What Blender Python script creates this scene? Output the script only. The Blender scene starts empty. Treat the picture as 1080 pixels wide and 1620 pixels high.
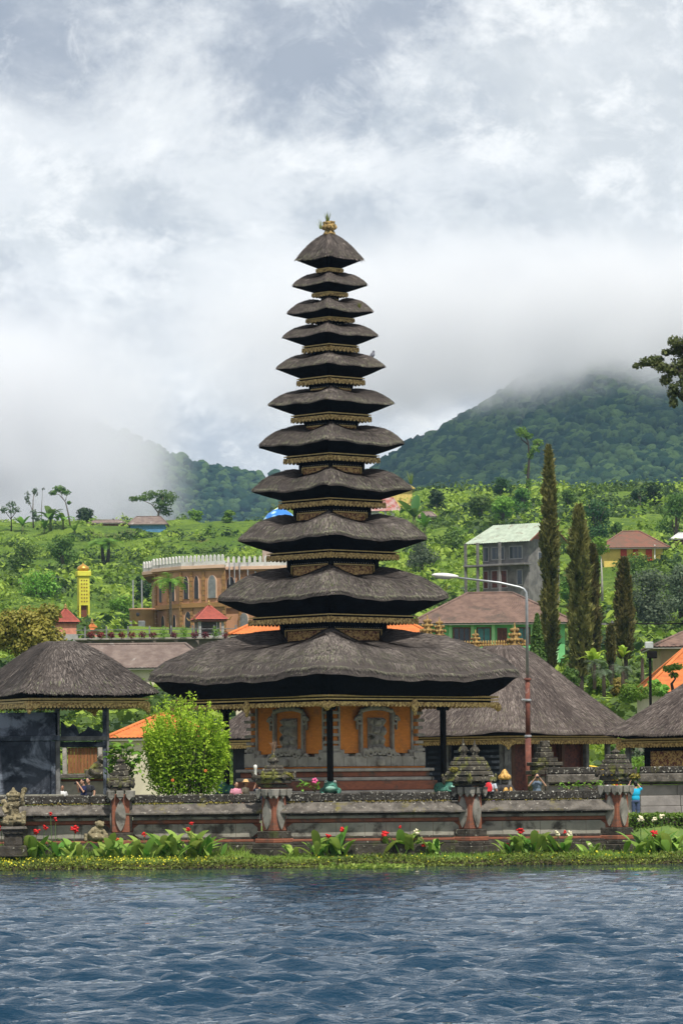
import bpy, bmesh, math, random
import numpy as np
from mathutils import Vector, Matrix, noise as mnoise

sc = bpy.context.scene
rng = np.random.default_rng(7)
random.seed(7)
R = math.radians

# ------------------------------------------------------------------ camera
CAMZ, F, HY = 3.1, 6400.0, 1240.0        # eye height, focal length and horizon row of the 1080 px frame
cam_d = bpy.data.cameras.new('camera'); cam = bpy.data.objects.new('camera', cam_d)
sc.collection.objects.link(cam); sc.camera = cam
cam.location = (0, 0, CAMZ); ROLL = R(0.6)                             # the photograph leans a little
cam.rotation_euler = (Matrix.Rotation(R(90), 3, 'X') @ Matrix.Rotation(-ROLL, 3, 'Z')).to_euler()
cam_d.sensor_fit = 'HORIZONTAL'; cam_d.sensor_width = 36.0
cam_d.lens = 36.0 * F / 1080.0
cam_d.shift_y = (HY - 810.0) / 1080.0
cam_d.clip_start = 0.5; cam_d.clip_end = 60000

_cr, _sr = math.cos(ROLL), math.sin(ROLL)
def P(px, py, Y):
    dx, dy = px - 540.0, py - HY
    return Vector(((dx * _cr - dy * _sr) * Y / F, Y, CAMZ - (dx * _sr + dy * _cr) * Y / F))
def PX(px, Y, py=HY): return P(px, py, Y).x
def PZ(py, Y, px=540.0): return P(px, py, Y).z

# ------------------------------------------------------------------ light
SUN_EL, SUN_AZ = 60.0, 160.0              # azimuth measured from +Y (away from the camera) clockwise: behind the viewer
sun_d = bpy.data.lights.new('sun', 'SUN'); sun = bpy.data.objects.new('sun', sun_d)
sc.collection.objects.link(sun)
sun_d.energy = 5.0; sun_d.angle = R(0.6); sun_d.color = (1.0, 0.95, 0.87)
sdir = Vector((math.sin(R(SUN_AZ)) * math.cos(R(SUN_EL)), math.cos(R(SUN_AZ)) * math.cos(R(SUN_EL)), math.sin(R(SUN_EL))))
sun.rotation_euler = sdir.to_track_quat('Z', 'Y').to_euler()
sun.location = (0, 100, 80)

world = bpy.data.worlds.new('World'); sc.world = world; world.use_nodes = True
def build_world():
    nt = world.node_tree; N = nt.nodes; L = nt.links; N.clear()
    out = N.new('ShaderNodeOutputWorld'); bg = N.new('ShaderNodeBackground'); bg.inputs[1].default_value = 0.1
    L.new(bg.outputs[0], out.inputs[0])
    sky = N.new('ShaderNodeTexSky'); sky.sky_type = 'NISHITA'; sky.sun_disc = False
    sky.sun_elevation = R(SUN_EL); sky.sun_rotation = R(SUN_AZ); sky.air_density = 1.0; sky.dust_density = 1.0
    tc = N.new('ShaderNodeTexCoord')
    mp = N.new('ShaderNodeMapping'); mp.inputs['Scale'].default_value = (1.0, 1.0, 1.35); mp.inputs['Location'].default_value = SKY_OFF
    L.new(tc.outputs['Generated'], mp.inputs[0])
    def nz(scale, detail, rough, dist, off=(0, 0, 0)):
        n = N.new('ShaderNodeTexNoise'); n.inputs['Scale'].default_value = scale; n.inputs['Detail'].default_value = detail
        n.inputs['Roughness'].default_value = rough; n.inputs['Distortion'].default_value = dist
        v = N.new('ShaderNodeVectorMath'); v.operation = 'ADD'; v.inputs[1].default_value = off
        L.new(mp.outputs[0], v.inputs[0]); L.new(v.outputs[0], n.inputs['Vector'])
        return n.outputs[0]
    def mr(sock, a, b, c, d, smooth=True):
        m = N.new('ShaderNodeMapRange'); m.interpolation_type = 'SMOOTHSTEP' if smooth else 'LINEAR'
        for i, v in enumerate((a, b, c, d)): m.inputs[i + 1].default_value = v
        L.new(sock, m.inputs[0]); return m.outputs[0]
    def mix(f, a, b):
        m = N.new('ShaderNodeMix'); m.data_type = 'RGBA'
        if isinstance(f, float): m.inputs[0].default_value = f
        else: L.new(f, m.inputs[0])
        for i, v in ((6, a), (7, b)):
            if isinstance(v, tuple): m.inputs[i].default_value = (*v, 1)
            else: L.new(v, m.inputs[i])
        return m.outputs[2]
    big = nz(9.0, 7, 0.55, 0.3)
    puff = nz(20, 12, 0.62, 0.25, (3.1, 1.7, 0.4))
    fine = nz(44, 12, 0.66, 0.2, (7.3, 2.2, 5.1))
    dark = nz(15, 11, 0.60, 0.35, (1.9, 8.2, 2.7))
    wisp = nz(70, 8, 0.7, 0.6, (5.5, 0.2, 9.1))
    shade = mix(mr(big, 0.36, 0.62, 0, 1), (4.5, 5.0, 5.75), (7.0, 7.35, 7.65))
    lit = mix(mr(puff, 0.44, 0.60, 0, 1), shade, (8.5, 8.75, 8.95))
    lit2 = mix(mr(fine, 0.47, 0.66, 0, 0.85), lit, (10.3, 10.4, 10.4))
    low = mix(mr(dark, 0.48, 0.66, 0, 0.85), lit2, (3.4, 3.85, 4.7))
    fold = nz(33, 11, 0.64, 0.4, (2.2, 6.1, 1.3))
    low = mix(mr(fold, 0.47, 0.66, 0, 0.6), low, (8.3, 8.6, 8.9))
    low = mix(mr(wisp, 0.50, 0.72, 0, 0.4), low, (9.8, 9.9, 10.0))
    cov = mr(puff, 0.20, 0.33, 0.85, 1.0)
    col = mix(cov, sky.outputs[0], low)
    L.new(col, bg.inputs[0])
SKY_OFF = (0.0, 0.0, 0.0)
build_world()

sc.view_settings.view_transform = 'Standard'; sc.view_settings.look = 'None'
sc.view_settings.exposure = 0.05; sc.view_settings.gamma = 1.0
sc.render.engine = 'CYCLES'
sc.cycles.use_denoising = True
sc.cycles.max_bounces = 6; sc.cycles.diffuse_bounces = 3; sc.cycles.glossy_bounces = 3
sc.cycles.transparent_max_bounces = 8; sc.cycles.volume_bounces = 3
sc.cycles.volume_max_steps = 128; sc.cycles.sample_clamp_direct = 6.0; sc.cycles.sample_clamp_indirect = 4.0
sc.cycles.use_adaptive_sampling = True; sc.cycles.adaptive_threshold = 0.012
# ------------------------------------------------------------------ helpers
COL = sc.collection
def tag(o, label=None, cat=None, group=None, kind=None):
    if label: o['label'] = label
    if cat: o['category'] = cat
    if group: o['group'] = group
    if kind: o['kind'] = kind
    return o
def empty(name, loc=(0, 0, 0), rz=0.0, label=None, cat=None, group=None):
    o = bpy.data.objects.new(name, None); COL.objects.link(o)
    o.location = loc; o.rotation_euler = (0, 0, rz); o.empty_display_size = 0.2
    return tag(o, label, cat, group)
def link_mesh(name, me, m=None, parent=None, loc=(0, 0, 0), rot=(0, 0, 0), scale=(1, 1, 1)):
    o = bpy.data.objects.new(name, me); COL.objects.link(o)
    if m is not None and len(me.materials) == 0: me.materials.append(m)
    if parent is not None: o.parent = parent
    o.location = loc; o.rotation_euler = rot; o.scale = scale
    return o
def rotz(a):
    c, s = math.cos(a), math.sin(a); return np.array(((c, -s, 0), (s, c, 0), (0, 0, 1.0)))
def rot_from(d):
    """matrix whose columns are side, up, d"""
    d = np.array(d, float); d /= np.linalg.norm(d)
    a = np.array((0, 0, 1.0)) if abs(d[2]) < 0.95 else np.array((1.0, 0, 0))
    s = np.cross(a, d); s /= np.linalg.norm(s); u = np.cross(d, s)
    return np.stack((s, u, d), 1)
_ico = {}
def ico(sub):
    if sub not in _ico:
        b = bmesh.new(); bmesh.ops.create_icosphere(b, subdivisions=sub, radius=1.0)
        b.verts.ensure_lookup_table()
        _ico[sub] = (np.array([v.co[:] for v in b.verts]), [tuple(v.index for v in f.verts) for f in b.faces]); b.free()
    return _ico[sub]
class MB:
    def __init__(s): s.v = []; s.f = []; s.n = 0
    def add(s, v, f):
        v = np.asarray(v, float).reshape(-1, 3); s.v.append(v)
        s.f.extend(tuple(i + s.n for i in q) for q in f); s.n += len(v); return s
    def box(s, c, d, rz=0.0, taper=1.0, bev=0.0):
        x, y, z = d[0] / 2, d[1] / 2, d[2] / 2; t = taper
        if bev <= 0:
            v = np.array(((-x, -y, -z), (x, -y, -z), (x, y, -z), (-x, y, -z), (-x * t, -y * t, z), (x * t, -y * t, z), (x * t, y * t, z), (-x * t, y * t, z)))
            f = ((3, 2, 1, 0), (4, 5, 6, 7), (0, 1, 5, 4), (1, 2, 6, 5), (2, 3, 7, 6), (3, 0, 4, 7))
        else:
            b = min(bev, x * .9, y * .9, z * .9); rings = []
            for zz, k in ((-z, b), (-z + b, 0), (z - b, 0), (z, b)):
                q = 1 if zz < 0 else t
                X, Y_ = x * q, y * q
                rings.append(((-X + b, -Y_ + k, zz), (X - b, -Y_ + k, zz), (X - k, -Y_ + b, zz), (X - k, Y_ - b, zz), (X - b, Y_ - k, zz), (-X + b, Y_ - k, zz), (-X + k, Y_ - b, zz), (-X + k, -Y_ + b, zz)))
            v = np.array(rings).reshape(-1, 3); f = []
            for r in range(3):
                for i in range(8):
                    j = (i + 1) % 8; f.append((r * 8 + i, r * 8 + j, r * 8 + 8 + j, r * 8 + 8 + i))
            f.append(tuple(range(7, -1, -1))); f.append(tuple(range(24, 32)))
        if rz: v = v @ rotz(rz).T
        return s.add(v + np.array(c, float), f)
    def lathe(s, prof, c=(0, 0, 0), n=12, sq=False, rz=0.0, sx=1.0, sy=1.0):
        """prof: list of (radius, z); sq gives a square section whose half side is the radius"""
        if sq: n = 4
        a = np.arange(n) * 2 * math.pi / n + (math.pi / 4 if sq else 0); k = math.sqrt(2) if sq else 1.0
        V = []
        for r, z in prof:
            V.append(np.stack((np.cos(a) * r * k * sx, np.sin(a) * r * k * sy, np.full(n, z)), 1))
        v = np.concatenate(V)
        if rz: v = v @ rotz(rz).T
        f = []
        for r in range(len(prof) - 1):
            for i in range(n):
                j = (i + 1) % n; f.append((r * n + i, r * n + j, r * n + n + j, r * n + n + i))
        f.append(tuple(range(n - 1, -1, -1))); f.append(tuple(range((len(prof) - 1) * n, len(prof) * n)))
        return s.add(v + np.array(c, float), f)
    def tube(s, pts, rad, n=6):
        pts = [np.array(p, float) for p in pts]; m = len(pts)
        if not hasattr(rad, '__len__'): rad = [rad] * m
        V = []; a = np.arange(n) * 2 * math.pi / n
        prev = None
        for i, p in enumerate(pts):
            d = pts[min(i + 1, m - 1)] - pts[max(i - 1, 0)]
            M = rot_from(d)
            if prev is not None:                       # keep the frame from twisting
                sd = prev - M[:, 2] * np.dot(prev, M[:, 2])
                if np.linalg.norm(sd) > 1e-6:
                    sd /= np.linalg.norm(sd); M = np.stack((sd, np.cross(M[:, 2], sd), M[:, 2]), 1)
            prev = M[:, 0]
            V.append(p + (np.cos(a)[:, None] * M[:, 0] + np.sin(a)[:, None] * M[:, 1]) * rad[i])
        f = []
        for r in range(m - 1):
            for i in range(n):
                j = (i + 1) % n; f.append((r * n + i, r * n + j, r * n + n + j, r * n + n + i))
        f.append(tuple(range(n - 1, -1, -1))); f.append(tuple(range((m - 1) * n, m * n)))
        return s.add(np.concatenate(V), f)
    def ball(s, c, r, sub=2, rot=None, rough=0.0, seed=0):
        v, f = ico(sub); r = np.array(r if hasattr(r, '__len__') else (r, r, r), float); q = v.copy()
        if rough:
            g = np.random.default_rng(seed); q = q * (1 + rough * g.normal(size=(len(q), 1)))
        q = q * r
        if rot is not None: q = q @ np.asarray(rot).T
        return s.add(q + np.array(c, float), f)
    def prism(s, poly, y0, y1, M=None):
        """poly: list of (x, z) extruded along y"""
        n = len(poly); v = np.array([(x, y0, z) for x, z in poly] + [(x, y1, z) for x, z in poly], float)
        f = [tuple(range(n)), tuple(range(2 * n - 1, n - 1, -1))] + [(j, i, i + n, j + n) for i, j in ((i, (i + 1) % n) for i in range(n))]
        if M is not None: v = v @ np.asarray(M)[:, :3].T
        return s.add(v, f)
    def quads(s, V):
        V = np.asarray(V, float); k = V.shape[1]; m = len(V)
        return s.add(V.reshape(-1, 3), [tuple(range(i * k, i * k + k)) for i in range(m)])
    def mesh(s, name, smooth=False):
        me = bpy.data.meshes.new(name)
        v = np.concatenate(s.v) if s.v else np.zeros((0, 3))
        me.from_pydata(v.tolist(), [], s.f); me.validate(); me.update()
        if smooth: me.shade_smooth()
        return me
    def build(s, name, m, parent=None, smooth=False, loc=(0, 0, 0), rot=(0, 0, 0)):
        return link_mesh(name, s.mesh(name, smooth), m, parent, loc, rot)
def quad_mesh(name, V, m=None, colors=None):
    """fast mesh of n k-gons, V (n,k,3); colors (n,3) become the face colour attribute 'tint'"""
    V = np.asarray(V, np.float32); n, k = V.shape[:2]
    me = bpy.data.meshes.new(name); me.vertices.add(n * k); me.vertices.foreach_set('co', V.reshape(-1))
    me.loops.add(n * k); me.loops.foreach_set('vertex_index', np.arange(n * k, dtype=np.int32))
    me.polygons.add(n); me.polygons.foreach_set('loop_start', np.arange(0, n * k, k, dtype=np.int32))
    if colors is not None:
        at = me.attributes.new('tint', 'FLOAT', 'FACE'); at.data.foreach_set('value', np.asarray(colors, np.float32).reshape(-1))
    me.update(calc_edges=True)
    if m is not None: me.materials.append(m)
    return me
def grid_mesh(name, V, m=None, smooth=True):
    V = np.asarray(V, np.float32); a, b = V.shape[:2]
    idx = np.arange(a * b).reshape(a, b)
    q = np.stack((idx[:-1, :-1], idx[:-1, 1:], idx[1:, 1:], idx[1:, :-1]), -1).reshape(-1, 4)
    me = bpy.data.meshes.new(name); me.vertices.add(a * b); me.vertices.foreach_set('co', V.reshape(-1))
    me.loops.add(len(q) * 4); me.loops.foreach_set('vertex_index', q.reshape(-1).astype(np.int32))
    me.polygons.add(len(q)); me.polygons.foreach_set('loop_start', np.arange(0, len(q) * 4, 4, dtype=np.int32))
    me.update(calc_edges=True)
    if smooth: me.shade_smooth()
    if m is not None: me.materials.append(m)
    return me
def copy_tree(o, parent=None):
    c = o.copy(); COL.objects.link(c)
    if parent is not None: c.parent = parent
    for ch in o.children: copy_tree(ch, c)
    return c
# smooth value noise for terrain (numpy)
_perm = np.random.default_rng(3).random((256, 256))
def vnoise(x, y):
    xi = np.floor(x).astype(int); yi = np.floor(y).astype(int); fx = x - xi; fy = y - yi
    fx = fx * fx * (3 - 2 * fx); fy = fy * fy * (3 - 2 * fy)
    g = lambda a, b: _perm[a & 255, b & 255]
    return (g(xi, yi) * (1 - fx) + g(xi + 1, yi) * fx) * (1 - fy) + (g(xi, yi + 1) * (1 - fx) + g(xi + 1, yi + 1) * fx) * fy
def fbm(x, y, o=4):
    t = 0; a = 0.5
    for k in range(o): t = t + a * (vnoise(x * 2 ** k + 17 * k, y * 2 ** k + 5 * k) - 0.5); a *= 0.5
    return t

# ------------------------------------------------------------------ materials
_mats = {}
class NT:
    """tiny helper round a node tree"""
    def __init__(s, m): s.m = m; s.nt = m.node_tree; s.N = s.nt.nodes; s.L = s.nt.links
    def node(s, t, **kw):
        n = s.N.new(t)
        for k, v in kw.items(): setattr(n, k, v)
        return n
    def lk(s, a, b): s.L.new(a, b)
    def coord(s, kind='Object', scale=(1, 1, 1), loc=(0, 0, 0), rot=(0, 0, 0)):
        t = s.node('ShaderNodeTexCoord'); m = s.node('ShaderNodeMapping')
        m.inputs['Scale'].default_value = scale; m.inputs['Location'].default_value = loc; m.inputs['Rotation'].default_value = rot
        if kind == 'World':
            g = s.node('ShaderNodeNewGeometry'); s.lk(g.outputs['Position'], m.inputs[0])
        else: s.lk(t.outputs[kind], m.inputs[0])
        return m.outputs[0]
    def noise(s, vec, scale, detail=5, rough=0.55, dist=0.0):
        n = s.node('ShaderNodeTexNoise'); n.inputs['Scale'].default_value = scale; n.inputs['Detail'].default_value = detail
        n.inputs['Roughness'].default_value = rough; n.inputs['Distortion'].default_value = dist
        s.lk(vec, n.inputs['Vector']); return n.outputs[0]
    def mr(s, sock, a, b, c=0.0, d=1.0):
        m = s.node('ShaderNodeMapRange', interpolation_type='SMOOTHSTEP')
        for i, v in enumerate((a, b, c, d)): m.inputs[i + 1].default_value = v
        s.lk(sock, m.inputs[0]); return m.outputs[0]
    def mix(s, f, a, b, blend='MIX'):
        m = s.node('ShaderNodeMix', data_type='RGBA', blend_type=blend)
        if isinstance(f, (float, int)): m.inputs[0].default_value = f
        else: s.lk(f, m.inputs[0])
        for i, v in ((6, a), (7, b)):
            if isinstance(v, tuple): m.inputs[i].default_value = (*v[:3], 1)
            else: s.lk(v, m.inputs[i])
        return m.outputs[2]
    def math(s, op, a, b=0.0):
        m = s.node('ShaderNodeMath', operation=op)
        for i, v in enumerate((a, b)):
            if isinstance(v, (float, int)): m.inputs[i].default_value = v
            else: s.lk(v, m.inputs[i])
        return m.outputs[0]
    def bump(s, h, strength=0.5, dist=0.02):
        b = s.node('ShaderNodeBump'); b.inputs['Strength'].default_value = strength; b.inputs['Distance'].default_value = dist
        s.lk(h, b.inputs['Height']); return b.outputs[0]
def new_mat(name):
    m = bpy.data.materials.new(name); m.use_nodes = True; t = NT(m); b = t.N['Principled BSDF']
    return m, t, b
def mat(name, c, rough=0.8, var=0.25, scale=3.0, c2=None, metal=0.0, bump=0.0, bscale=None, spec=0.3, stretch=(1, 1, 1), stain=None, stain_amt=0.0, stain_scale=1.0, space='Object'):
    """general weathered surface: base colour c varied towards c2, optional stains, optional relief"""
    if name in _mats: return _mats[name]
    m, t, b = new_mat(name); v = t.coord(space, scale=stretch)
    if c2 is None: c2 = tuple(max(0, x * (1 - var)) for x in c)
    n = t.noise(v, scale, 6, 0.6)
    col = t.mix(t.mr(n, 0.36, 0.64), tuple(c), tuple(c2))
    if stain is not None:
        sn = t.noise(v, stain_scale, 7, 0.65, 0.4)
        col = t.mix(t.mr(sn, 0.62 - 0.3 * stain_amt, 0.74 - 0.25 * stain_amt), col, tuple(stain))
    t.lk(col, b.inputs['Base Color'])
    b.inputs['Roughness'].default_value = rough; b.inputs['Metallic'].default_value = metal
    b.inputs['Specular IOR Level'].default_value = spec
    if bump:
        h = t.noise(v, bscale or scale * 4, 6, 0.6)
        t.lk(t.bump(h, bump, 0.03), b.inputs['Normal'])
    _mats[name] = m; return m
def leaf_mat(name, c, c2, transl=0.35, rough=0.55):
    """foliage: per-face tint attribute picks between two greens, thin-leaf translucency"""
    if name in _mats: return _mats[name]
    m, t, b = new_mat(name)
    a = t.node('ShaderNodeAttribute', attribute_name='tint')
    oi = t.node('ShaderNodeObjectInfo')
    col = t.mix(a.outputs['Fac'], tuple(c), tuple(c2))
    hs = t.node('ShaderNodeHueSaturation'); t.lk(col, hs.inputs['Color'])
    t.lk(t.math('ADD', t.math('MULTIPLY', oi.outputs['Random'], 0.5), 0.75), hs.inputs['Value'])
    t.lk(t.math('ADD', t.math('MULTIPLY', oi.outputs['Random'], 0.035), 0.483), hs.inputs['Hue'])
    t.lk(hs.outputs[0], b.inputs['Base Color']); b.inputs['Roughness'].default_value = rough
    b.inputs['Specular IOR Level'].default_value = 0.25
    tr = t.node('ShaderNodeBsdfTranslucent'); t.lk(hs.outputs[0], tr.inputs['Color'])
    mx = t.node('ShaderNodeMixShader'); mx.inputs[0].default_value = transl
    t.lk(b.outputs[0], mx.inputs[1]); t.lk(tr.outputs[0], mx.inputs[2])
    t.lk(mx.outputs[0], t.N['Material Output'].inputs['Surface'])
    _mats[name] = m; return m
# ------------------------------------------------------------------ the land: island ground, hillside, mountains
def smooth01(t): t = np.clip(t, 0, 1); return t * t * (3 - 2 * t)
_hy = np.array([0, 150, 215, 250, 300, 360, 430, 520, 620, 720, 820, 900, 1000, 1200, 1500])
_hzL = np.array([1.7, 1.7, 1.8, 4.0, 8.5, 13.5, 18.0, 24.5, 34.0, 44.0, 55.5, 58.0, 50.0, 40, 30])
_hzR = np.array([1.7, 1.7, 1.8, 4.0, 8.5, 13.0, 19.0, 29.0, 39.0, 50.0, 60.5, 65.0, 60.0, 40, 30])
def hill_z(x, y):
    x = np.asarray(x, float); y = np.asarray(y, float)
    px = 540 + F * x / np.maximum(y, 1)
    w = smooth01((px - 380) / 340.0)
    z = np.interp(y, _hy, _hzL) * (1 - w) + np.interp(y, _hy, _hzR) * w
    k = smooth01((y - 230) / 150.0)
    z = z + k * (fbm(x / 42.0, y / 55.0, 4) * 9.0 + fbm(x / 9.0 + 40, y / 12.0, 3) * 2.0)
    # terraces on the upper left slope
    tr = smooth01((y - 560) / 60.0) * smooth01((470 - px) / 120)
    st = 5.5; q = z / st; fl = np.floor(q); fr = q - fl
    zt = st * (fl + smooth01((fr - 0.35) / 0.45))
    return z * (1 - 0.75 * tr) + zt * 0.75 * tr
def hz(x, y): return float(hill_z(np.array([x]), np.array([y]))[0])

def hill_material():
    m, t, b = new_mat('hillside_grass')
    v = t.coord('World')
    n1 = t.noise(v, 0.06, 6, 0.6); n2 = t.noise(v, 0.5, 6, 0.65); n3 = t.noise(v, 2.5, 4, 0.6)
    col = t.mix(t.mr(n1, 0.35, 0.65), (0.075, 0.14, 0.018), (0.16, 0.24, 0.032))
    col = t.mix(t.mr(n2, 0.45, 0.7), col, (0.04, 0.09, 0.015))
    col = t.mix(t.mr(t.noise(t.coord('World', loc=(31, 7, 3)), 0.12, 5, 0.6), 0.62, 0.75, 0, 0.7), col, (0.2, 0.15, 0.07))
    col = t.mix(t.mr(n3, 0.4, 0.7, 0, 0.4), col, (0.2, 0.28, 0.05))
    t.lk(col, b.inputs['Base Color']); b.inputs['Roughness'].default_value = 0.9; b.inputs['Specular IOR Level'].default_value = 0.1
    t.lk(t.bump(t.math('ADD', n2, n3), 0.9, 0.8), b.inputs['Normal'])
    return m
ys = np.concatenate((np.linspace(214, 420, 70), np.linspace(424, 900, 110), np.linspace(906, 1500, 30)))
us = np.linspace(-0.2, 0.2, 150)
V = np.zeros((len(ys), len(us), 3)); V[..., 0] = ys[:, None] * us[None]; V[..., 1] = ys[:, None]
V[..., 2] = hill_z(V[..., 0], V[..., 1])
hill = link_mesh('hillside_terrain', grid_mesh('hillside', V, hill_material())); tag(hill, kind='structure')

# island ground behind the wall
def ground_material():
    m, t, b = new_mat('packed_earth'); v = t.coord('World')
    col = t.mix(t.mr(t.noise(v, 0.5, 6), 0.4, 0.6), (0.16, 0.14, 0.115), (0.1, 0.13, 0.045))
    t.lk(col, b.inputs['Base Color']); b.inputs['Roughness'].default_value = 0.95
    return m
g = MB(); g.add([(-80, 156.5, 1.40), (80, 156.5, 1.40), (80, 160, 1.68), (-80, 160, 1.68), (80, 216, 1.8), (-80, 216, 1.8)], [(0, 1, 2, 3), (3, 2, 4, 5)])
tag(g.build('ground', ground_material()), kind='structure')

# ---- far mountains: terrain plus forest crowns
def far_mat(name, ca, cb, cc):
    m, t, b = new_mat(name); v = t.coord('World')
    a = t.node('ShaderNodeAttribute', attribute_name='tint')
    n = t.noise(v, 0.4, 6, 0.7)
    col = t.mix(t.mr(a.outputs['Fac'], 0, 1), ca, cb)
    col = t.mix(t.mr(n, 0.5, 0.72), col, cc)
    t.lk(col, b.inputs['Base Color']); b.inputs['Roughness'].default_value = 0.9; b.inputs['Specular IOR Level'].default_value = 0.1
    t.lk(t.bump(t.noise(v, 0.7, 6, 0.7), 1.0, 3.0), b.inputs['Normal'])
    return m
MAT_FOREST = far_mat('mountain_forest', (0.012, 0.040, 0.020), (0.085, 0.145, 0.042), (0.009, 0.024, 0.013))
sil_x = np.array([-400, 0, 560, 600, 650, 700, 750, 800, 850, 900, 950, 1000, 1080, 1300, 1700])
sil_y = np.array([1000, 960, 775, 745, 708, 690, 660, 630, 600, 572, 556, 548, 535, 500, 470])
def mount_z(x, y):
    px = 540 + F * x / 2650.0
    top = CAMZ + (HY - np.interp(px, sil_x, sil_y)) * 2650.0 / F
    t = np.clip((y - 1900) / 750.0, 0, 1.6)
    z = 70 + (top - 70) * np.where(t < 1, t ** 0.9, 1 - (t - 1) * 0.3)
    n = fbm(x / 90.0, y / 130.0, 4) * 30 * np.clip(t * 3, 0, 1) * np.clip(1.15 - t, 0.12, 1)
    return z + n
def mount2_z(x, y):
    px = 540 + F * x / 3300.0
    top = CAMZ + (HY - np.interp(px, [-300, 100, 180, 215, 240, 280, 320, 350, 410, 500, 650, 800], [600, 650, 676, 690, 700, 716, 733, 741, 752, 772, 800, 830])) * 3300.0 / F
    t = np.clip((y - 2700) / 600.0, 0, 1.5)
    return 80 + (top - 80) * np.where(t < 1, t ** 0.9, 1 - (t - 1) * 0.3) + fbm(x / 90.0 + 9, y / 120.0, 4) * 40 * np.clip(t * 3, 0, 1) * np.clip(1.1 - t, 0.1, 1)
def mountain(name, zf, x0, x1, y0, y1, nx, ny):
    X, Yy = np.meshgrid(np.linspace(x0, x1, nx), np.linspace(y0, y1, ny))
    return tag(link_mesh(name, grid_mesh(name, np.stack((X, Yy, zf(X, Yy)), -1), MAT_FOREST)), kind='structure')
mountain('mountain_terrain', mount_z, -120, 520, 1850, 3000, 130, 130)
mountain('mountain_ridge_terrain', mount2_z, -620, 260, 2650, 3700, 120, 90)
def forest(name, zf, x0, x1, y0, y1, n, rmin, rmax, seed):
    g = np.random.default_rng(seed); v0, f0 = ico(2); f0 = np.array([f for f in f0 if v0[list(f)].mean(0)[2] > -.45]); v1 = len(v0)
    X = g.uniform(x0, x1, n); Yy = g.uniform(y0, y1, n); Z = zf(X, Yy); r = rmin + (rmax - rmin) * g.random(n) ** 2.2
    lump = 1 + 0.17 * np.sin(v0[None] @ g.normal(size=(n, 3, 3)) * 1.7 + g.random((n, 1, 3)) * 6).sum(-1)
    lump += g.normal(size=lump.shape) * 0.13
    V = v0[None] * lump[..., None] * r[:, None, None] * np.stack((np.ones(n), np.ones(n), 0.72 + 0.35 * g.random(n)), 1)[:, None]
    V[..., 0] += X[:, None]; V[..., 1] += Yy[:, None]; V[..., 2] += (Z + r * 0.35)[:, None]
    FF = (f0[None] + (np.arange(n) * v1)[:, None, None]).reshape(-1, 3)
    me = bpy.data.meshes.new(name); me.vertices.add(n * v1); me.vertices.foreach_set('co', V.reshape(-1).astype(np.float32))
    me.loops.add(len(FF) * 3); me.loops.foreach_set('vertex_index', FF.reshape(-1).astype(np.int32))
    me.polygons.add(len(FF)); me.polygons.foreach_set('loop_start', np.arange(0, len(FF) * 3, 3, dtype=np.int32))
    at = me.attributes.new('tint', 'FLOAT', 'FACE'); at.data.foreach_set('value', np.repeat(g.random(n) ** 1.4, len(f0)).astype(np.float32))
    me.update(calc_edges=True); me.shade_smooth(); me.materials.append(MAT_FOREST)
    return link_mesh(name, me)
tag(forest('mountain_forest', mount_z, 10, 262, 2180, 2700, 12500, 1.1, 4.8, 5), 'dense green forest covering the cloud capped mountain on the right', 'forest', kind='stuff')
tag(forest('ridge_forest', mount2_z, -300, 10, 2980, 3370, 2800, 2.0, 5.5, 6), 'misty blue forest on the far ridge at the left', 'forest', kind='stuff')
# ------------------------------------------------------------------ thatch roofs
def thatch_material(name, dark, mid, light, mossA, mossB):
    if name in _mats: return _mats[name]
    m, t, b = new_mat(name)
    a = t.node('ShaderNodeAttribute', attribute_name='tint')
    r = t.node('ShaderNodeValToRGB'); e = r.color_ramp.elements
    e[0].position = 0.0; e[0].color = (*dark, 1); e[1].position = 1.0; e[1].color = (*mossB, 1)
    for p, c in ((0.27, mid), (0.49, light), (0.52, mossA)): k = e.new(p); k.color = (*c, 1)
    t.lk(t.math('MULTIPLY', a.outputs['Fac'], 0.5), r.inputs[0])
    n = t.noise(t.coord('Object'), 1.3, 5, 0.6)
    col = t.mix(t.mr(n, 0.35, 0.7, 0, 0.55), r.outputs[0], tuple(x * 0.55 for x in mid))
    t.lk(col, b.inputs['Base Color']); b.inputs['Roughness'].default_value = 0.85; b.inputs['Specular IOR Level'].default_value = 0.2
    _mats[name] = m; return m
M_THATCH = thatch_material('palm_fibre_thatch', (0.03, 0.025, 0.022), (0.105, 0.088, 0.079), (0.25, 0.215, 0.19), (0.10, 0.10, 0.055), (0.22, 0.23, 0.15))
M_THATCH2 = thatch_material('pale_fibre_thatch', (0.04, 0.031, 0.028), (0.135, 0.107, 0.094), (0.29, 0.245, 0.215), (0.13, 0.115, 0.075), (0.26, 0.25, 0.18))
M_UNDER = mat('black_fibre_underside', (0.006, 0.005, 0.005), 0.95, 0.5, 8, spec=0.05)
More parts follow.
